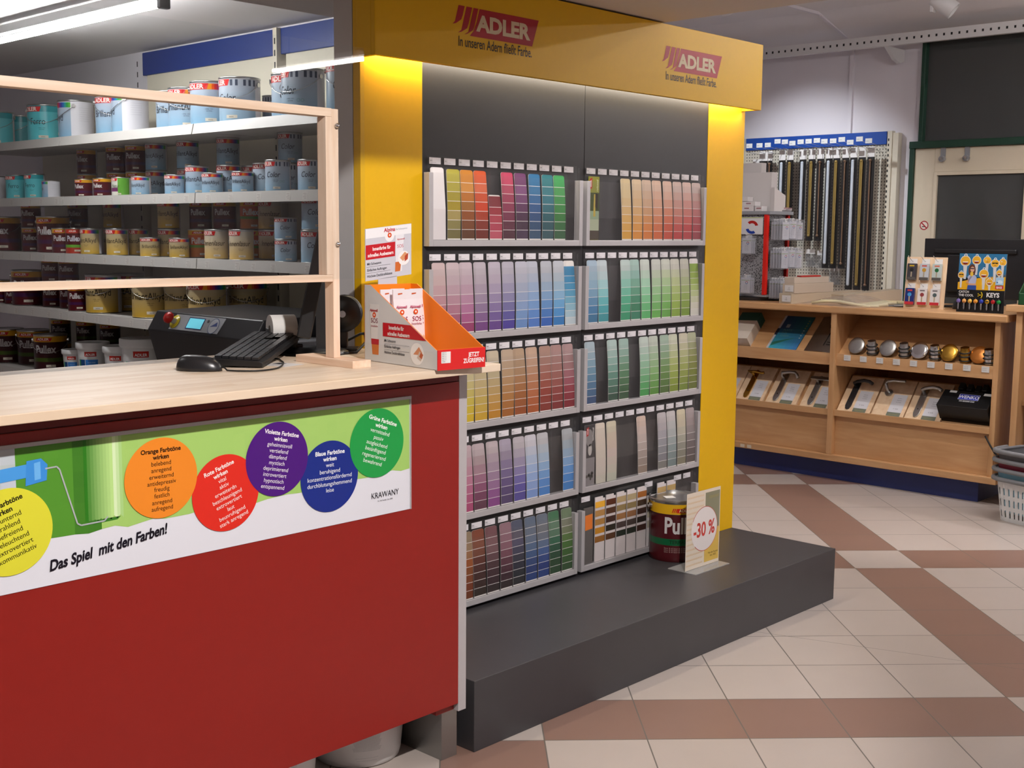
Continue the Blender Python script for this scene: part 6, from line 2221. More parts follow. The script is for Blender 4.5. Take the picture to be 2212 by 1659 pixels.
# ------------------------------------------------------------------ on top of the wooden cabinet
SX, SY = 6.86, 4.30
rs = thing('rotating_stand', 'grey mesh display stand with red corner posts on the wooden cabinet', 'display stand', (SX, SY, TOPZ), R(0))
m = MB('black_satin')
m.lathe([(0.0, 0), (0.17, 0), None, (0.175, 0.004), (0.175, 0.022), None, (0, 0.024)], c=(SX, SY, TOPZ), n=40)
m.build('turntable', rs)
m = MB('grey_plastic')
m.box(SX - 0.135, SX + 0.135, SY - 0.175, SY + 0.175, TOPZ + 0.024, TOPZ + 0.038)
m.build('base_plate', rs, bevel=0.003)
m = MB('grey_plastic')
m.box(SX - 0.14, SX + 0.14, SY - 0.19, SY + 0.18, 1.600, 1.622)
m.build('top_plate', rs, bevel=0.003)
m_red = lin('#d02014')
for x in (SX - 0.125, SX + 0.125):
    for y in (SY - 0.155, SY + 0.155):
        m = MB('print_gloss', m_red)
        m.box(x - 0.013, x + 0.013, y - 0.013, y + 0.013, TOPZ + 0.038, 1.600)
        m.build('corner_post', rs, bevel=0.003)


def mesh_mat():
    m, t, b = nt('wire_mesh')
    tc = N(t, 'ShaderNodeTexCoord')
    vr = N(t, 'ShaderNodeTexVoronoi')
    vr.inputs['Scale'].default_value = 110
    t.links.new(tc.outputs['Object'], vr.inputs['Vector'])
    rp = N(t, 'ShaderNodeValToRGB')
    rp.color_ramp.elements[0].position = 0.32
    rp.color_ramp.elements[0].color = (0.03, 0.03, 0.03, 1)
    rp.color_ramp.elements[1].position = 0.42
    rp.color_ramp.elements[1].color = (0.34, 0.34, 0.35, 1)
    t.links.new(vr.outputs['Distance'], rp.inputs[0])
    t.links.new(rp.outputs[0], b.inputs['Base Color'])
    b.inputs['Metallic'].default_value = 0.3
    b.inputs['Roughness'].default_value = 0.4


mesh_mat()
m = MB('wire_mesh')
m.box(SX - 0.117, SX - 0.113, SY - 0.142, SY + 0.142, TOPZ + 0.04, 1.598)
m.build('front_mesh_panel', rs)
m = MB('wire_mesh')
m.box(SX - 0.112, SX + 0.112, SY - 0.149, SY - 0.145, TOPZ + 0.04, 1.598)
m.build('side_mesh_panel', rs)
m = MB('print_gloss')
fx = SX - 0.135
m.box(fx - 0.001, fx, SY - 0.135, SY + 0.15, 1.475, 1.585, '#d6d4d6')
PM = lambda y, z: (fx - 0.0014, y, z)
cx_, cz_ = SY - 0.055, 1.520
for k in range(14):
    a0, a1 = PI * (0.05 + 0.9 * k / 14), PI * (0.05 + 0.9 * (k + 1) / 14)
    for sgn, c, dz in ((1, '#b02018', 0.006), (-1, '#1c3c9c', -0.006)):
        q = [PM(cx_ - r_ * math.cos(a), cz_ + sgn * r_ * 0.8 * math.sin(a) + dz) for r_, a in ((0.024, a0), (0.045, a0), (0.045, a1), (0.024, a1))]
        if sgn < 0 and k < 4:
            continue
        if sgn > 0 and k > 10:
            continue
        m.poly(q, c)
m.disc((fx - 0.0016, SY + 0.06, 1.545), -UY, UZ, 0.012, 20, col='#c05048')
m.poly([PM(SY + 0.145, 1.480), PM(SY + 0.06, 1.480), PM(SY + 0.06, 1.50), PM(SY + 0.145, 1.51)], '#8c8c8c')
m.poly([PM(SY + 0.15, 1.578), PM(SY - 0.135, 1.578), PM(SY - 0.135, 1.582), PM(SY + 0.15, 1.582)], '#8ca43c')
m.build('magnet_sign', rs)


def blister(loc, rz, label, grp, w_=0.062, h_=0.10):
    t = thing('blister_pack', label, 'blister pack', loc, rz, grp)
    m = MB('print')
    m.box(-w_ * 0.4, w_ * 0.4, -0.0008, 0.0, 0, h_ * 0.86, '#d6d4d8')
    m.poly([(-w_ * 0.36, -0.0011, h_ * 0.70), (w_ * 0.36, -0.0011, h_ * 0.70), (w_ * 0.36, -0.0011, h_ * 0.73), (-w_ * 0.36, -0.0011, h_ * 0.73)], '#8ca43c')
    for k in range(8):
        a0, a1 = PI * 2 * k / 8, PI * 2 * (k + 1) / 8
        m.poly([(0.008 + r_ * math.cos(a), -0.0012, h_ * 0.58 + r_ * math.sin(a)) for r_, a in ((0.006, a0), (0.010, a0), (0.010, a1), (0.006, a1))], '#b83028' if k < 4 else '#2c4c9c')
    for q in range(4):
        m.text('abc defg', (0, -0.0012, h_ * (0.42 - 0.08 * q)), UX, UZ, 0.007, '#8c8890')
    m.build('backing_card', t, world=False)
    m = MB('film')
    m.prism([(-w_ / 2, -0.002, -0.006), (w_ / 2, -0.002, -0.006), (w_ / 2, -0.002, h_), (-w_ / 2, -0.002, h_)], (0, -0.010, 0))
    m.build('clear_cover', t, world=False)
    m = MB('card_white')
    m.box(-0.009, 0.009, -0.0018, -0.0002, h_ * 0.86, h_ * 1.02)
    m.build('hang_tab', t, world=False)
    return t


first = None
for r_, z in enumerate((1.355, 1.105)):
    for c_, y in enumerate((SY + 0.075, SY - 0.055)):
        for d_ in range(3):
            nm = 'blister pack %s of the %s %s row on the stand front' % (('foremost', 'in the middle', 'hindmost')[d_], ('left', 'right')[c_], ('upper', 'lower')[r_])
            loc = (fx - 0.055 + d_ * 0.016, y - d_ * 0.004, z)
            if first is None:
                first = blister(loc, R(-90), nm, 'packs on the rotating stand', 0.085, 0.112)
            else:
                t = copy_tree(first)
                t.location = loc
                tag(t, nm, 'blister pack')
side0 = None
for r_, z in enumerate((1.445, 1.265, 1.075)):
    for c_, x in enumerate((SX - 0.072, SX + 0.012, SX + 0.094)):
        for d_ in range(5):
            nm = 'narrow blister pack, %s from front, %s hook of the %s row on the stand side' % (ORD[d_], ('near', 'middle', 'far')[c_], ('top', 'middle', 'bottom')[r_])
            loc = (x, SY - 0.262 + d_ * 0.02, z + 0.006 * (c_ % 2))
            if side0 is None:
                side0 = blister(loc, R(-16), nm, 'packs on the stand side', 0.070, 0.125)
            else:
                t = copy_tree(side0)
                t.location = loc
                t.rotation_euler = (0, 0, R(-16 + 3 * (d_ % 3)))
                tag(t, nm, 'blister pack')
for z in (1.560, 1.378, 1.19):
    for x in (SX - 0.072, SX + 0.012, SX + 0.094):
        m = MB('chrome')
        m.tube([(x, SY - 0.148, z), (x, SY - 0.275, z + 0.008)], 0.0022, 6)
        m.build('hook', rs)
for z in (1.475, 1.222):
    for y in (SY + 0.075, SY - 0.055):
        m = MB('chrome')
        m.tube([(fx + 0.012, y, z - 0.006), (fx - 0.07, y, z)], 0.0022, 6)
        m.build('hook', rs)

# white boxes on the stand
ZT = 1.6222
def carton(name, label, x0, x1, y0, y1, z0, z1, col='#c9c5c4', rz=0.0, mark=None, grp=None, mat='print'):
    m = MB(mat, col)
    m.box(-(x1 - x0) / 2, (x1 - x0) / 2, -(y1 - y0) / 2, (y1 - y0) / 2, 0, z1 - z0)
    if mark:
        for q in range(mark):
            m.box(-(x1 - x0) / 2 - 0.0006, -(x1 - x0) / 2, -0.02, 0.015, (z1 - z0) * 0.45 + q * 0.004, (z1 - z0) * 0.45 + q * 0.004 + 0.003, '#8c4c54')
    return solo(m, name, label, 'box', ((x0 + x1) / 2, (y0 + y1) / 2, z0), rz, grp, bevel=0.001)


carton('cardboard_box', 'tall plain white box, hindmost on top of the rotating stand', 6.90, 6.96, 4.30, 4.47, ZT, 1.935)
carton('cardboard_box', 'wide plain white box in front of the tall one on top of the stand', 6.81, 6.88, 4.166, 4.46, ZT, 1.868)
m = MB('print', '#cbc6c4')
m.prism([(0, 0, 0), (0, 0, 0.15), (0.11, 0, 0.10), (0.11, 0, 0)], (0, 0.028, 0))
solo(m, 'magazine_file', 'white slant-cut magazine file beside the wide box on the stand', 'box', (6.80, 4.135, ZT), R(-8))
k = 0
for y0, y1, z0, z1, lab in ((4.355, 4.46, ZT, ZT + 0.032, 'lower left'), (4.245, 4.352, ZT, ZT + 0.032, 'lower middle'), (4.345, 4.455, ZT + 0.0324, ZT + 0.062, 'upper left'), (4.235, 4.338, ZT + 0.0324, ZT + 0.060, 'upper right'), (4.29, 4.41, ZT + 0.0624, ZT + 0.09, 'topmost'), (4.185, 4.235, ZT, ZT + 0.03, 'lower right')):
    carton('small_carton', 'small white carton, %s in the pile before the wide box' % lab, 6.735, 6.80, y0, y1, z0, z1, '#d2cece', 0, 2, 'small cartons on the rotating stand')
for q in range(3):
    m = MB('print', ('#8c8c90', '#c4bcc0', '#b08c90')[q])
    m.box(-0.05, 0.05, -0.045, 0.045, 0, 0.008)
    solo(m, 'leaflet_stack', ('dark grey leaflet, lowest of the pile on the stand corner', 'pale leaflet in the middle of the pile on the stand corner', 'reddish leaflet topping the pile on the stand corner')[q], 'leaflet', (6.93 + 0.005 * q, 4.16 - 0.004 * q, ZT + q * 0.0083), R(8 * q))

# long cartons, bag and papers
carton('long_carton', 'long beige carton lying on the wooden cabinet, lower of two', 6.60, 7.40, 3.84, 3.93, TOPZ, TOPZ + 0.062, '#b7a892', R(-4), None, 'long cartons')
carton('long_carton', 'long beige carton stacked on another beside the red posted stand', 6.62, 7.06, 3.85, 3.935, TOPZ + 0.0624, TOPZ + 0.122, '#b9aa98', R(-3), None, 'long cartons')
carton('long_carton', 'third beige carton, topmost with a red packet on it', 6.63, 7.02, 3.86, 3.93, TOPZ + 0.1224, TOPZ + 0.160, '#bcae9e', R(-3), None, 'long cartons')
m = MB('print', '#b02820')
m.prism([(0, -0.02, 0), (0.22, -0.02, 0), (0.24, 0.02, 0), (0.03, 0.03, 0)], (0, 0, 0.008))
solo(m, 'red_packet', 'flat red packet lying on the topmost beige carton', 'packet', (6.70, 3.885, TOPZ + 0.1604), R(-3))
for z, lab in ((TOPZ + 0.01, 'lower'), (TOPZ + 0.072, 'upper')):
    m = MB('print', '#d3d0ce')
    m.box(-0.0006, 0, -0.032, 0.03, 0, 0.04)
    m.text('10\nSTK', (-0.0008, 0.0, 0.02), -UY, UZ, 0.011, '#6c6866')
    solo(m, 'carton_label', 'white label stuck on the end of the %s beige carton' % lab, 'label', (6.598 if lab == 'lower' else 6.6185, 3.905 if lab == 'lower' else 3.90, z), R(-3))
m = MB('print', '#b4a690')
m.prism([(0, 0, 0), (0.62, 0, 0), (0.62, 0, 0.075), (0, 0, 0.055)], (0, 0.09, 0))
solo(m, 'long_carton', 'long flat beige carton reaching right behind the plastic bag', 'box', (6.86, 3.66, TOPZ), R(-8), 'long cartons')

t = thing('plastic_bag', 'crumpled clear plastic bag of cream foam strips hanging over the cabinet edge', 'bag', (6.72, 3.50, TOPZ))
random.seed(5)
m = MB('film')
nx_, ny_ = 12, 16
G_ = {}
for i in range(nx_ + 1):
    for j in range(ny_ + 1):
        u_, v_ = i / nx_, j / ny_
        x = 6.545 + 0.42 * u_ + 0.05 * math.sin(5 * v_)
        y = 3.80 - 0.47 * v_ - 0.25 * (u_ - 0.3) * 0.6
        z = TOPZ + 0.002 + 0.05 * math.sin(PI * u_) * math.sin(PI * v_) ** 0.6 + random.uniform(0, 0.012) * (0.2 + math.sin(PI * u_) * math.sin(PI * v_))
        if x < 6.57:
            z -= 0.03 * math.sin(PI * v_) * (0.5 + 0.5 * math.sin(7 * v_))
        G_[i, j] = len(m.v)
        m.v.append((x, y, z))
for i in range(nx_):
    for j in range(ny_):
        m.face((G_[i, j], G_[i + 1, j], G_[i + 1, j + 1], G_[i, j + 1]))
m.build('film', t)
for q in range(6):
    m = MB('print', '#d9cda4')
    pts = [(6.62 + 0.045 * q + 0.02 * s_, 3.74 - 0.085 * s_ - 0.035 * q, TOPZ + 0.012 + 0.014 * math.sin(s_ * 1.1 + q)) for s_ in range(5)]
    m.tube(pts, 0.0095, 8)
    m.build('foam_strip', t)
for q, (x, y, rz, c) in enumerate(((7.0, 3.34, 12, '#cfd0d6'), (7.05, 3.30, -8, '#d4d2d0'), (6.98, 3.28, 30, '#c9cbc9'))):
    m = MB('print', c)
    m.box(-0.15, 0.15, -0.105, 0.105, 0, 0.003)
    solo(m, 'paper_pile', ('lowest grey paper sheet of the pile right of the plastic bag', 'middle paper sheet of the pile right of the plastic bag', 'topmost paper sheet of the pile right of the plastic bag')[q], 'paper', (x, y, TOPZ + 0.0004 + q * 0.0034), R(rz))

# board with key packs
kb = thing('key_board', 'pale wooden board with six key packs leaning on the cabinet top', 'display board', (6.76, 3.10, TOPZ), R(-82))
tilt = Matrix.Rotation(R(-7), 4, 'X')
m = MB('maple_board')
m.box(-0.115, 0.115, 0, 0.012, 0, 0.300, M=tilt)
m.box(-0.10, -0.06, 0.012, 0.10, 0.0, 0.008)
m.box(0.06, 0.10, 0.012, 0.10, 0.0, 0.008)
m.build('board', kb, world=False, bevel=0.001)
KP = [('#3c3a40', 'dark grey', '#1c1c1c'), ('#b8bec4', 'silver white', '#b88c2c'), ('#b8c4c0', 'pale green', '#1f5c34'), ('#1c2c6c', 'dark blue', '#3c8cc8'), ('#d8d4d4', 'white with red foot', '#8c3c40'), ('#d4d2d2', 'white with black head', '#4c5c60')]
Mb = root_matrix(kb)
for k, (c, nm, kc) in enumerate(KP):
    px_ = -0.078 + 0.072 * (k % 3)
    pz = 0.165 if k < 3 else 0.022
    Mq = Mb @ tilt @ Matrix.Translation((px_, -0.0008, pz))
    t = placed('key_pack', '%s key pack, %s on the %s row of the pale board' % (nm, ('left', 'middle', 'right')[k % 3], 'upper' if k < 3 else 'lower'), 'key pack', Mq, 'key packs on the board')
    m = MB('print_gloss')
    m.box(-0.026, 0.026, -0.020, 0, 0, 0.095, c)
    foot = '#b02c34' if k > 2 else '#54504c'
    m.poly([(-0.026, -0.0203, 0.0), (0.026, -0.0203, 0.0), (0.026, -0.0203, 0.016), (-0.026, -0.0203, 0.016)], foot)
    m.poly([(-0.014, -0.0203, 0.078), (0.014, -0.0203, 0.078), (0.014, -0.0203, 0.086), (-0.014, -0.0203, 0.086)], ('#c8a82c', '#b84c44', '#c86850', '#c83c2c', '#70686c', '#70686c')[k])
    m.build('pack_box', t, world=False, bevel=0.001)
    m = MB('print_gloss')
    m.disc((0, -0.0206, 0.058), UX, UZ, 0.0115, 24, col=kc)
    m.box(-0.0035, 0.0035, -0.0216, -0.0205, 0.018, 0.047, '#a89c84')
    m.build('key', t, world=False)
    m = MB('card_white')
    m.box(-0.020, 0.024, -0.003, -0.001, 0.095, 0.124)
    m.build('price_tag', t, world=False)
    m = MB('chrome')
    m.tube([(0, 0.0, 0.108), (-0.004, -0.02, 0.112), (-0.010, -0.075, 0.135)], 0.0018, 6)
    m.build('hook', kb, M=Mb.inverted() @ Mq, world=False)

# printed key card with hanging keys
kd = thing('key_card_display', 'printed blue and yellow card of smiling keys with eight keys hanging below', 'display card', (6.68, 2.737, TOPZ), R(-90))
tk = Matrix.Rotation(R(-2), 4, 'X')
m = MB('print_gloss')
m.box(-0.132, 0.132, 0, 0.006, 0, 0.325, '#141416', M=tk)
m.box(-0.05, 0.05, 0.006, 0.09, 0, 0.006, '#141416')
m.build('card', kd, world=False)
m = MB('print_gloss')
K = lambda x, z, e=0.0: tk @ Vector((x, -0.0006 - e, z))
m.poly([K(-0.132, 0.19), K(0.132, 0.20), K(0.132, 0.325), K(-0.132, 0.325)], '#2c6c94')
m.poly([K(-0.132, 0.125), K(0.132, 0.125), K(0.132, 0.215), K(-0.05, 0.185), K(-0.132, 0.165)], '#d8a41c')


def smile_key(m, x, z, r_, L_, kind, e=0.001):
    m.poly([K(x - 0.2 * r_, z - L_, e), K(x + 0.3 * r_, z - L_, e), K(x + 0.42 * r_, z - 0.8 * r_, e), K(x - 0.42 * r_, z - 0.8 * r_, e)], '#c9c9c9')
    m.disc(K(x, z + 1.15 * r_, e), UX, UZ, 0.38 * r_, 16, col='#d6d6d6')
    m.disc(K(x, z + 1.18 * r_, e + 0.0002), UX, UZ, 0.17 * r_, 12, col='#2c6c94')
    m.disc(K(x, z, e + 0.0003), UX, UZ, 1.12 * r_, 28, col='#dcdad4')
    m.disc(K(x, z, e + 0.0005), UX, UZ, 0.98 * r_, 28, col='#e0aa30')
    E_ = e + 0.0007
    if kind == 'glasses':
        m.poly([K(x - 0.75 * r_, z + 0.30 * r_, E_), K(x + 0.75 * r_, z + 0.30 * r_, E_), K(x + 0.65 * r_, z - 0.08 * r_, E_), K(x + 0.12 * r_, z - 0.02 * r_, E_), K(x, z + 0.12 * r_, E_), K(x - 0.12 * r_, z - 0.02 * r_, E_), K(x - 0.65 * r_, z - 0.08 * r_, E_)], '#18181a')
        m.poly([K(x - 0.3 * r_, z - 0.45 * r_, E_), K(x + 0.35 * r_, z - 0.35 * r_, E_), K(x + 0.35 * r_, z - 0.43 * r_, E_), K(x - 0.28 * r_, z - 0.53 * r_, E_)], '#7c4414')
    else:
        for s_ in (-1, 1):
            if kind == 'wink' and s_ < 0:
                m.disc(K(x - 0.35 * r_, z + 0.22 * r_, E_), UX, UZ, 0.17 * r_, 12, col='#f0f0f0')
                m.disc(K(x - 0.35 * r_, z + 0.22 * r_, E_ + 0.0002), UX, UZ, 0.09 * r_, 10, col='#30384c')
            else:
                m.poly([K(x + s_ * 0.58 * r_, z + 0.16 * r_, E_), K(x + s_ * 0.36 * r_, z + 0.36 * r_, E_), K(x + s_ * 0.14 * r_, z + 0.16 * r_, E_), K(x + s_ * 0.36 * r_, z + 0.27 * r_, E_)], '#7c4c18')
        pts = [K(x + 0.62 * r_ * math.cos(PI + PI * q / 10), z - 0.12 * r_ + 0.62 * r_ * math.sin(PI + PI * q / 10), E_) for q in range(11)]
        if kind == 'laugh':
            m.poly(pts, '#7c2018')
            m.poly([K(x - 0.6 * r_, z - 0.12 * r_, E_ + 0.0002), K(x + 0.6 * r_, z - 0.12 * r_, E_ + 0.0002), K(x + 0.54 * r_, z - 0.30 * r_, E_ + 0.0002), K(x - 0.54 * r_, z - 0.30 * r_, E_ + 0.0002)], '#f0ece4')
        else:
            m.poly([K(x - 0.3 * r_, z - 0.4 * r_, E_), K(x + 0.35 * r_, z - 0.32 * r_, E_), K(x, z - 0.58 * r_, E_)], '#a8542c')


for x, z, r_, L_, kd_ in ((-0.096, 0.283, 0.027, 0.10, 'laugh'), (-0.033, 0.288, 0.023, 0.08, 'laugh'), (0.026, 0.289, 0.020, 0.08, 'wink'), (0.070, 0.272, 0.022, 0.10, 'glasses'), (0.112, 0.280, 0.019, 0.10, 'wink'), (-0.115, 0.205, 0.017, 0.07, 'glasses'), (0.012, 0.214, 0.024, 0.085, 'laugh'), (0.046, 0.170, 0.018, 0.045, 'laugh'), (0.096, 0.222, 0.015, 0.06, 'laugh')):
    smile_key(m, x, z, r_, L_, kd_)
e = 0.003
m.poly([K(-0.077, 0.125, e), K(-0.025, 0.125, e), K(-0.026, 0.150, e), K(-0.074, 0.150, e)], '#2c4c94')      # jeans
m.poly([K(-0.074, 0.150, e), K(-0.026, 0.150, e), K(-0.030, 0.160, e), K(-0.070, 0.160, e)], '#cc9c7c')
m.poly([K(-0.078, 0.195, e), K(-0.070, 0.160, e), K(-0.030, 0.160, e), K(-0.026, 0.192, e), K(-0.036, 0.206, e), K(-0.070, 0.206, e)], '#aab0cc')
m.poly([K(-0.086, 0.165, e), K(-0.076, 0.158, e), K(-0.050, 0.200, e), K(-0.058, 0.206, e)], '#c8946c')
m.disc(K(-0.055, 0.232, e - 0.0005), UX, UZ, 0.020, 24, col='#5c3424', r2=0.034)
m.disc(K(-0.053, 0.238, e), UX, UZ, 0.0115, 20, col='#d0a088', r2=0.015)
m.poly([K(-0.064, 0.245, e + 0.0003), K(-0.043, 0.245, e + 0.0003), K(-0.043, 0.239, e + 0.0003), K(-0.064, 0.239, e + 0.0003)], '#33343c')
m.disc(K(-0.055, 0.212, e + 0.0004), UX, UZ, 0.009, 16, col='#d8b444', r2=0.014)
m.poly([K(0.080, 0.155, e), K(0.124, 0.156, e), K(0.124, 0.198, e), K(0.080, 0.197, e)], '#9cc0dc')
m.disc(K(0.104, 0.172, e + 0.0003), UX, UZ, 0.015, 20, col='#c8dcea', r2=0.011)
m.disc(K(0.090, 0.170, e + 0.0004), UX, UZ, 0.004, 12, col='#2c5c94')
m.poly([K(0.080, 0.134, e), K(0.124, 0.135, e), K(0.124, 0.152, e), K(0.080, 0.151, e)], '#b8303c')
m.text('BASI', K(0.102, 0.137, e + 0.0004), UX, UZ, 0.016, '#ecdcdc', bold=0.03)
m.text('CATCH\nTHE COOL', K(-0.122, 0.107, e), UX, UZ, 0.017, '#dcdcdc', align='LEFT', bold=0.03, lead=1.1)
m.text(':-)', K(0.000, 0.090, e), UX, UZ, 0.034, '#d8bc20', bold=0.03)
m.text('KEYS', K(0.070, 0.088, e), UX, UZ, 0.034, '#e0e0e0', bold=0.035, xs=0.95)
m.build('print_area', kd, world=False)
Md = root_matrix(kd)
KC = ['#7c6cb0', '#d8a058', '#d8b04c', '#d89838', '#2438a8', '#c8981c', '#a81c24', '#108038']
KNM = ['lilac', 'peach faced', 'pale yellow faced', 'orange faced', 'blue', 'sunglasses', 'red', 'green']
for k in range(8):
    Mq = Md @ tk @ Matrix.Translation((-0.118 + k * 0.0322, -0.009, 0.010))
    t = placed('novelty_key', '%s headed door key hanging %s from left below the smiling key card' % (KNM[k], ORD[k]), 'key', Mq, 'keys hanging on the card')
    m = MB('print_gloss')
    m.lathe([(0, -0.0015), (0.0115, -0.0015), (0.012, 0), (0.0115, 0.0015), (0, 0.0018)], n=24, col=KC[k], M=Matrix.Translation((0, 0, 0.052)) @ Matrix.Rotation(R(90), 4, 'X'))
    if k == 5:
        m.box(-0.009, 0.009, -0.0024, -0.0019, 0.050, 0.056, '#18181a')
    elif k in (1, 2, 3):
        m.box(-0.005, 0.005, -0.0024, -0.0019, 0.045, 0.048, '#8c3420')
    m.build('key_head', t, world=False)
    m = MB('tin')
    m.prism([(-0.004, -0.001, 0.041), (0.004, -0.001, 0.041), (0.004, -0.001, 0.010), (0.001, -0.001, 0.004), (-0.002, -0.001, 0.006), (-0.004, -0.001, 0.014), (-0.003, -0.001, 0.020), (-0.0045, -0.001, 0.026)], (0, 0.002, 0))
    m.build('key_blade', t, world=False)
    m = MB('chrome')
    m.tube([(0, 0.004, 0.070), (0, -0.001, 0.068), (0.002, -0.002, 0.063)], 0.0012, 6)
    m.build('ring', t, world=False)

# monitor on the far side of the cabinet top
t = thing('computer_monitor', 'wide black monitor seen from behind on the wooden cabinet', 'computer monitor', (7.12, 2.96, TOPZ), R(-92))
m = MB('black_plastic')
m.box(-0.32, 0.32, 0.0, 0.035, 0.055, 0.405)
m.build('housing', t, world=False, bevel=0.004)
m = MB('black_plastic')
m.box(-0.25, 0.25, -0.022, 0.0, 0.318, 0.345)
m.box(-0.16, 0.16, -0.03, 0.0, 0.09, 0.31)
m.build('rear_cover', t, world=False, bevel=0.006)
m = MB('black_satin')
m.box(-0.035, 0.035, -0.05, -0.03, 0.01, 0.22)
m.box(-0.13, 0.13, -0.12, 0.08, 0, 0.012)
m.build('stand', t, world=False, bevel=0.003)
m = MB('black_satin')
m.lathe([(0.0, 0), (0.06, 0), (0.06, 0.02), (0.05, 0.045), (0.0, 0.05)], n=24)
solo(m, 'desk_telephone', 'black rounded desk device between the two key displays on the cabinet', 'telephone', (6.92, 2.93, TOPZ), R(20))

# green crate with the red lidded jar on the second cabinet
gz = 1.1122
t = thing('plastic_crate', 'dark green plastic crate on the second cabinet at the right edge', 'crate', (6.75, 2.35, gz))
m = MB('print_gloss', '#1f4a2c')
m.box(6.62, 6.90, 2.20, 2.505, gz, gz + 0.005)
m.box(6.62, 6.626, 2.20, 2.505, gz, gz + 0.062)
m.prism([(6.62, 2.499, gz), (6.90, 2.499, gz), (6.90, 2.499, gz + 0.17), (6.72, 2.499, gz + 0.15), (6.62, 2.499, gz + 0.062)], (0, 0.006, 0))
m.prism([(6.62, 2.20, gz), (6.90, 2.20, gz), (6.90, 2.20, gz + 0.17), (6.72, 2.20, gz + 0.15), (6.62, 2.20, gz + 0.062)], (0, 0.006, 0))
m.box(6.894, 6.90, 2.206, 2.499, gz, gz + 0.17)
m.build('crate_body', t, bevel=0.002)
m = MB('print_gloss', '#8c9498')
m.box(6.6188, 6.6199, 2.36, 2.43, gz + 0.012, gz + 0.055)
m.box(6.6180, 6.6188, 2.36, 2.43, gz + 0.010, gz + 0.016, '#d8dade')
m.build('label_holder', t)
t = thing('jar', 'jar with a round red lid and white sticker lying in the green crate', 'jar', (6.76, 2.415, gz + 0.085), R(0))
t.rotation_euler = (0, R(-62), 0)
m = MB('print_gloss')
m.lathe([(0, -0.10), (0.055, -0.10), None, (0.06, -0.095), (0.06, 0.04)], n=36, col='#b87820')
m.build('glass_body', t, world=False)
m = MB('print_gloss', '#c01c24')
m.lathe([(0.066, 0.02), (0.072, 0.024), (0.072, 0.045), (0.066, 0.05), None, (0.064, 0.046), (0.0, 0.048)], n=40)
m.build('lid', t, world=False)
m = MB('card_white')
m.box(-0.02, 0.022, -0.022, 0.014, 0.0485, 0.0495)
m.build('sticker', t, world=False)

# ------------------------------------------------------------------ pegboard with hanging rods
PBX = 8.50
pb = thing('pegboard_wall', 'cream perforated wall panel with a blue header strip', 'pegboard', (8.52, 4.85, 0))


def peg_mat():
    m, t, b = nt('pegboard')
    tc = N(t, 'ShaderNodeTexCoord')
    sp = N(t, 'ShaderNodeSeparateXYZ')
    t.links.new(tc.outputs['Object'], sp.inputs[0])

    def M_(op, a, b_):
        n = N(t, 'ShaderNodeMath', operation=op)
        for k, v in enumerate((a, b_)):
            if isinstance(v, (int, float)):
                n.inputs[k].default_value = v
            else:
                t.links.new(v, n.inputs[k])
        return n.outputs[0]
    d = []
    for ax in (1, 2):
        f = M_('FRACT', M_('MULTIPLY', sp.outputs[ax], 42.0), 0)
        d.append(M_('POWER', M_('SUBTRACT', f, 0.5), 2.0))
    hole = M_('LESS_THAN', M_('ADD', d[0], d[1]), 0.045)
    mx = N(t, 'ShaderNodeMix', data_type='RGBA')
    mx.inputs[6].default_value = (*lin('#cdc7b8'), 1)
    mx.inputs[7].default_value = (*lin('#5c5850'), 1)
    t.links.new(hole, mx.inputs[0])
    t.links.new(mx.outputs[2], b.inputs['Base Color'])
    b.inputs['Roughness'].default_value = 0.5


peg_mat()
m = MB('pegboard')
m.box(PBX, PBX + 0.015, 4.235, 5.47, 0.3, 2.235)
m.build('perforated_sheet', pb)
m = MB('blue_bright')
m.box(PBX - 0.012, PBX - 0.0005, 4.235, 5.44, 2.140, 2.234)
m.build('header_strip', pb, bevel=0.002)
for y in (4.19, 5.45):
    m = MB('cream_metal')
    m.box(PBX - 0.02, PBX + 0.03, y, y + 0.035, 0.3, 2.235)
    for q in range(48):
        z = 0.4 + q * 0.0375
        m.poly([(PBX - 0.0206, y + 0.020, z), (PBX - 0.0206, y + 0.030, z), (PBX - 0.0206, y + 0.030, z + 0.018), (PBX - 0.0206, y + 0.020, z + 0.018)], mat='rubber')
    m.build('upright', pb)
m = MB('cream_metal')
m.box(PBX - 0.01, PBX + 0.05, 4.145, 4.188, 0.3, 2.22)
m.build('edge_strip', pb)
RODS = [(5.218, 'silver', 1.0, 0.0), (5.180, 'gold', 1.0, 0.0), (5.139, 'bronze', 1.0, 0.0), (5.032, 'silver', 0.75, 0.0), (4.962, 'gold', 0.75, 0.0),
        (4.852, 'silver', 0.62, 0.0), (4.775, 'gold', 0.62, 0.0), (4.702, 'bronze', 0.62, 0.0), (4.630, 'silver', 0.83, 0.0), (4.568, 'gold', 0.83, 0.0), (4.495, 'bronze', 0.83, 0.0), (4.430, 'silver', 1.0, 0.0), (4.362, 'gold', 1.0, 0.0), (4.292, 'bronze', 1.0, 0.0)]
plain('gold_metal', '#b09350', 0.3, 0.45, noise=0.05)
plain('bronze_metal', '#8c6c54', 0.32, 0.4, noise=0.05)
plain('silver_metal', '#dfe5f0', 0.3, 0.2, noise=0.02)
plain('black_backing', '#1d1c1c', 0.35, noise=0.1)
lens = {0.62: 'short', 0.75: 'medium short', 0.83: 'medium', 1.0: 'long'}
cnt = {}
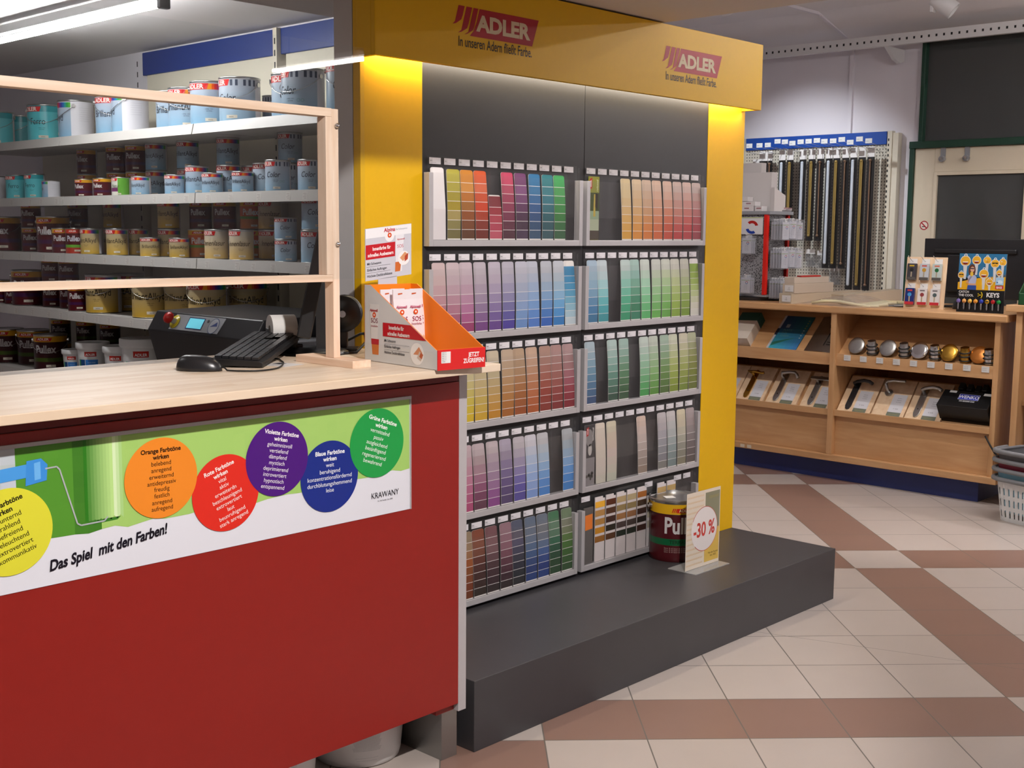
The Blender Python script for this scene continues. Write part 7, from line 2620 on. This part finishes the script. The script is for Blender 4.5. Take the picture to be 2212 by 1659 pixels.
for k, (y, mt, L_, _q) in enumerate(RODS):
    top = 2.075
    H = {0.62: 0.645, 0.75: 0.80, 0.83: 0.85, 1.0: 1.005}[L_]
    if k < 3:
        y = y + 0.0
    cnt[(mt, L_, k < 5)] = cnt.get((mt, L_, k < 5), 0) + 1
    t = thing('curtain_rod', '%s %s coloured rod pack hanging %s from left on the pegboard' % (lens[L_], mt, ORD[k]), 'rod pack', (8.36, y, top - H), 0, 'rod packs on the pegboard')
    wd = 0.028 if k >= 3 else 0.018
    m = MB('black_backing')
    m.box(0.010, 0.014, -wd, wd, 0, H - 0.03)
    m.build('backing_board', t, world=False)
    m = MB('card_white')
    m.box(0.009, 0.0145, -wd * 0.98, wd * 0.98, H - 0.0295, H + 0.045)
    m.build('header_card', t, world=False)
    m = MB(mt + '_metal')
    r_ = 0.0115 if mt != 'bronze' else 0.0055
    for dy in ((-0.006, 0.006) if mt == 'gold' else (0.0,)):
        m.cyl((-0.001, dy, 0.045), (-0.001, dy, H - 0.06), r_ if mt != 'gold' else 0.0062, 14)
    for z in (0.04, H - 0.055):
        m.lathe([(0, -0.011), (0.009, -0.007), (0.012, 0), (0.009, 0.007), (0, 0.011)], c=(-0.001, 0, z), n=16)
    m.build('rod', t, world=False)
    m = MB('acrylic')
    m.box(-0.014, -0.013, -wd, wd, 0.004, H - 0.03)
    m.build('plastic_sleeve', t, world=False)
random.seed(21)
for k, (y, z) in enumerate([(5.263, 2.158), (5.172, 2.158), (5.098, 2.158), (5.013, 2.182), (4.949, 2.176), (4.884, 2.163), (4.814, 2.17), (4.747, 2.171), (4.678, 2.174), (4.616, 2.165), (4.544, 2.165), (4.474, 2.172), (4.406, 2.149), (4.333, 2.169), (4.26, 2.153)]):
    t = thing('price_hook', 'wire hook with a white price flag, %s from left before the blue strip' % (ORD + ['fifteenth'])[k], 'price hook', (8.26, y, z), 0, 'price hooks on the pegboard')
    m = MB('chrome')
    m.tube([(0.235, 0.02, -0.06), (0.10, 0.012, -0.055), (-0.005, 0.012, -0.048)], 0.0022, 6)
    m.tube([(0.235, -0.005, -0.035), (0.02, -0.005, -0.012), (0.006, 0.0, 0.0)], 0.0018, 6)
    m.build('wire_hook', t, world=False)
    m = MB('print', '#d8d8d6')
    m.box(0.0, 0.003, -0.026, 0.026, -0.017, 0.017)
    m.text('8,90', (-0.0004, 0.02, -0.006), -UY, UZ, 0.011, '#8c8c8c', align='LEFT')
    m.build('price_flag', t, world=False)
for k, (y, z) in enumerate(((4.80, 1.28), (4.70, 1.27), (4.585, 1.15), (5.30, 1.98))):
    t = thing('hardware_bag', 'small clear bag of fittings hanging %s' % ('left below the short rods', 'right below the short rods', 'below the medium rods on the pegboard', 'in the upper left corner of the pegboard')[k], 'fittings bag', (8.44, y, z), 0, 'fittings bags on the pegboard')
    m = MB('film')
    m.prism([(0, -0.045, -0.05), (0, 0.045, -0.05), (0, 0.045, 0.05), (0, -0.045, 0.05)], (0.02, 0, 0))
    m.build('bag_film', t, world=False)
    m = MB('card_white')
    m.box(0.004, 0.006, -0.04, 0.04, 0.05, 0.085)
    m.build('header_card', t, world=False)
    m = MB('tin')
    for q in range(5):
        m.cyl((0.01, -0.03 + 0.013 * q, -0.045), (0.01, -0.026 + 0.013 * q, -0.005 + 0.01 * (q % 2)), 0.004, 8)
    m.build('fittings', t, world=False)
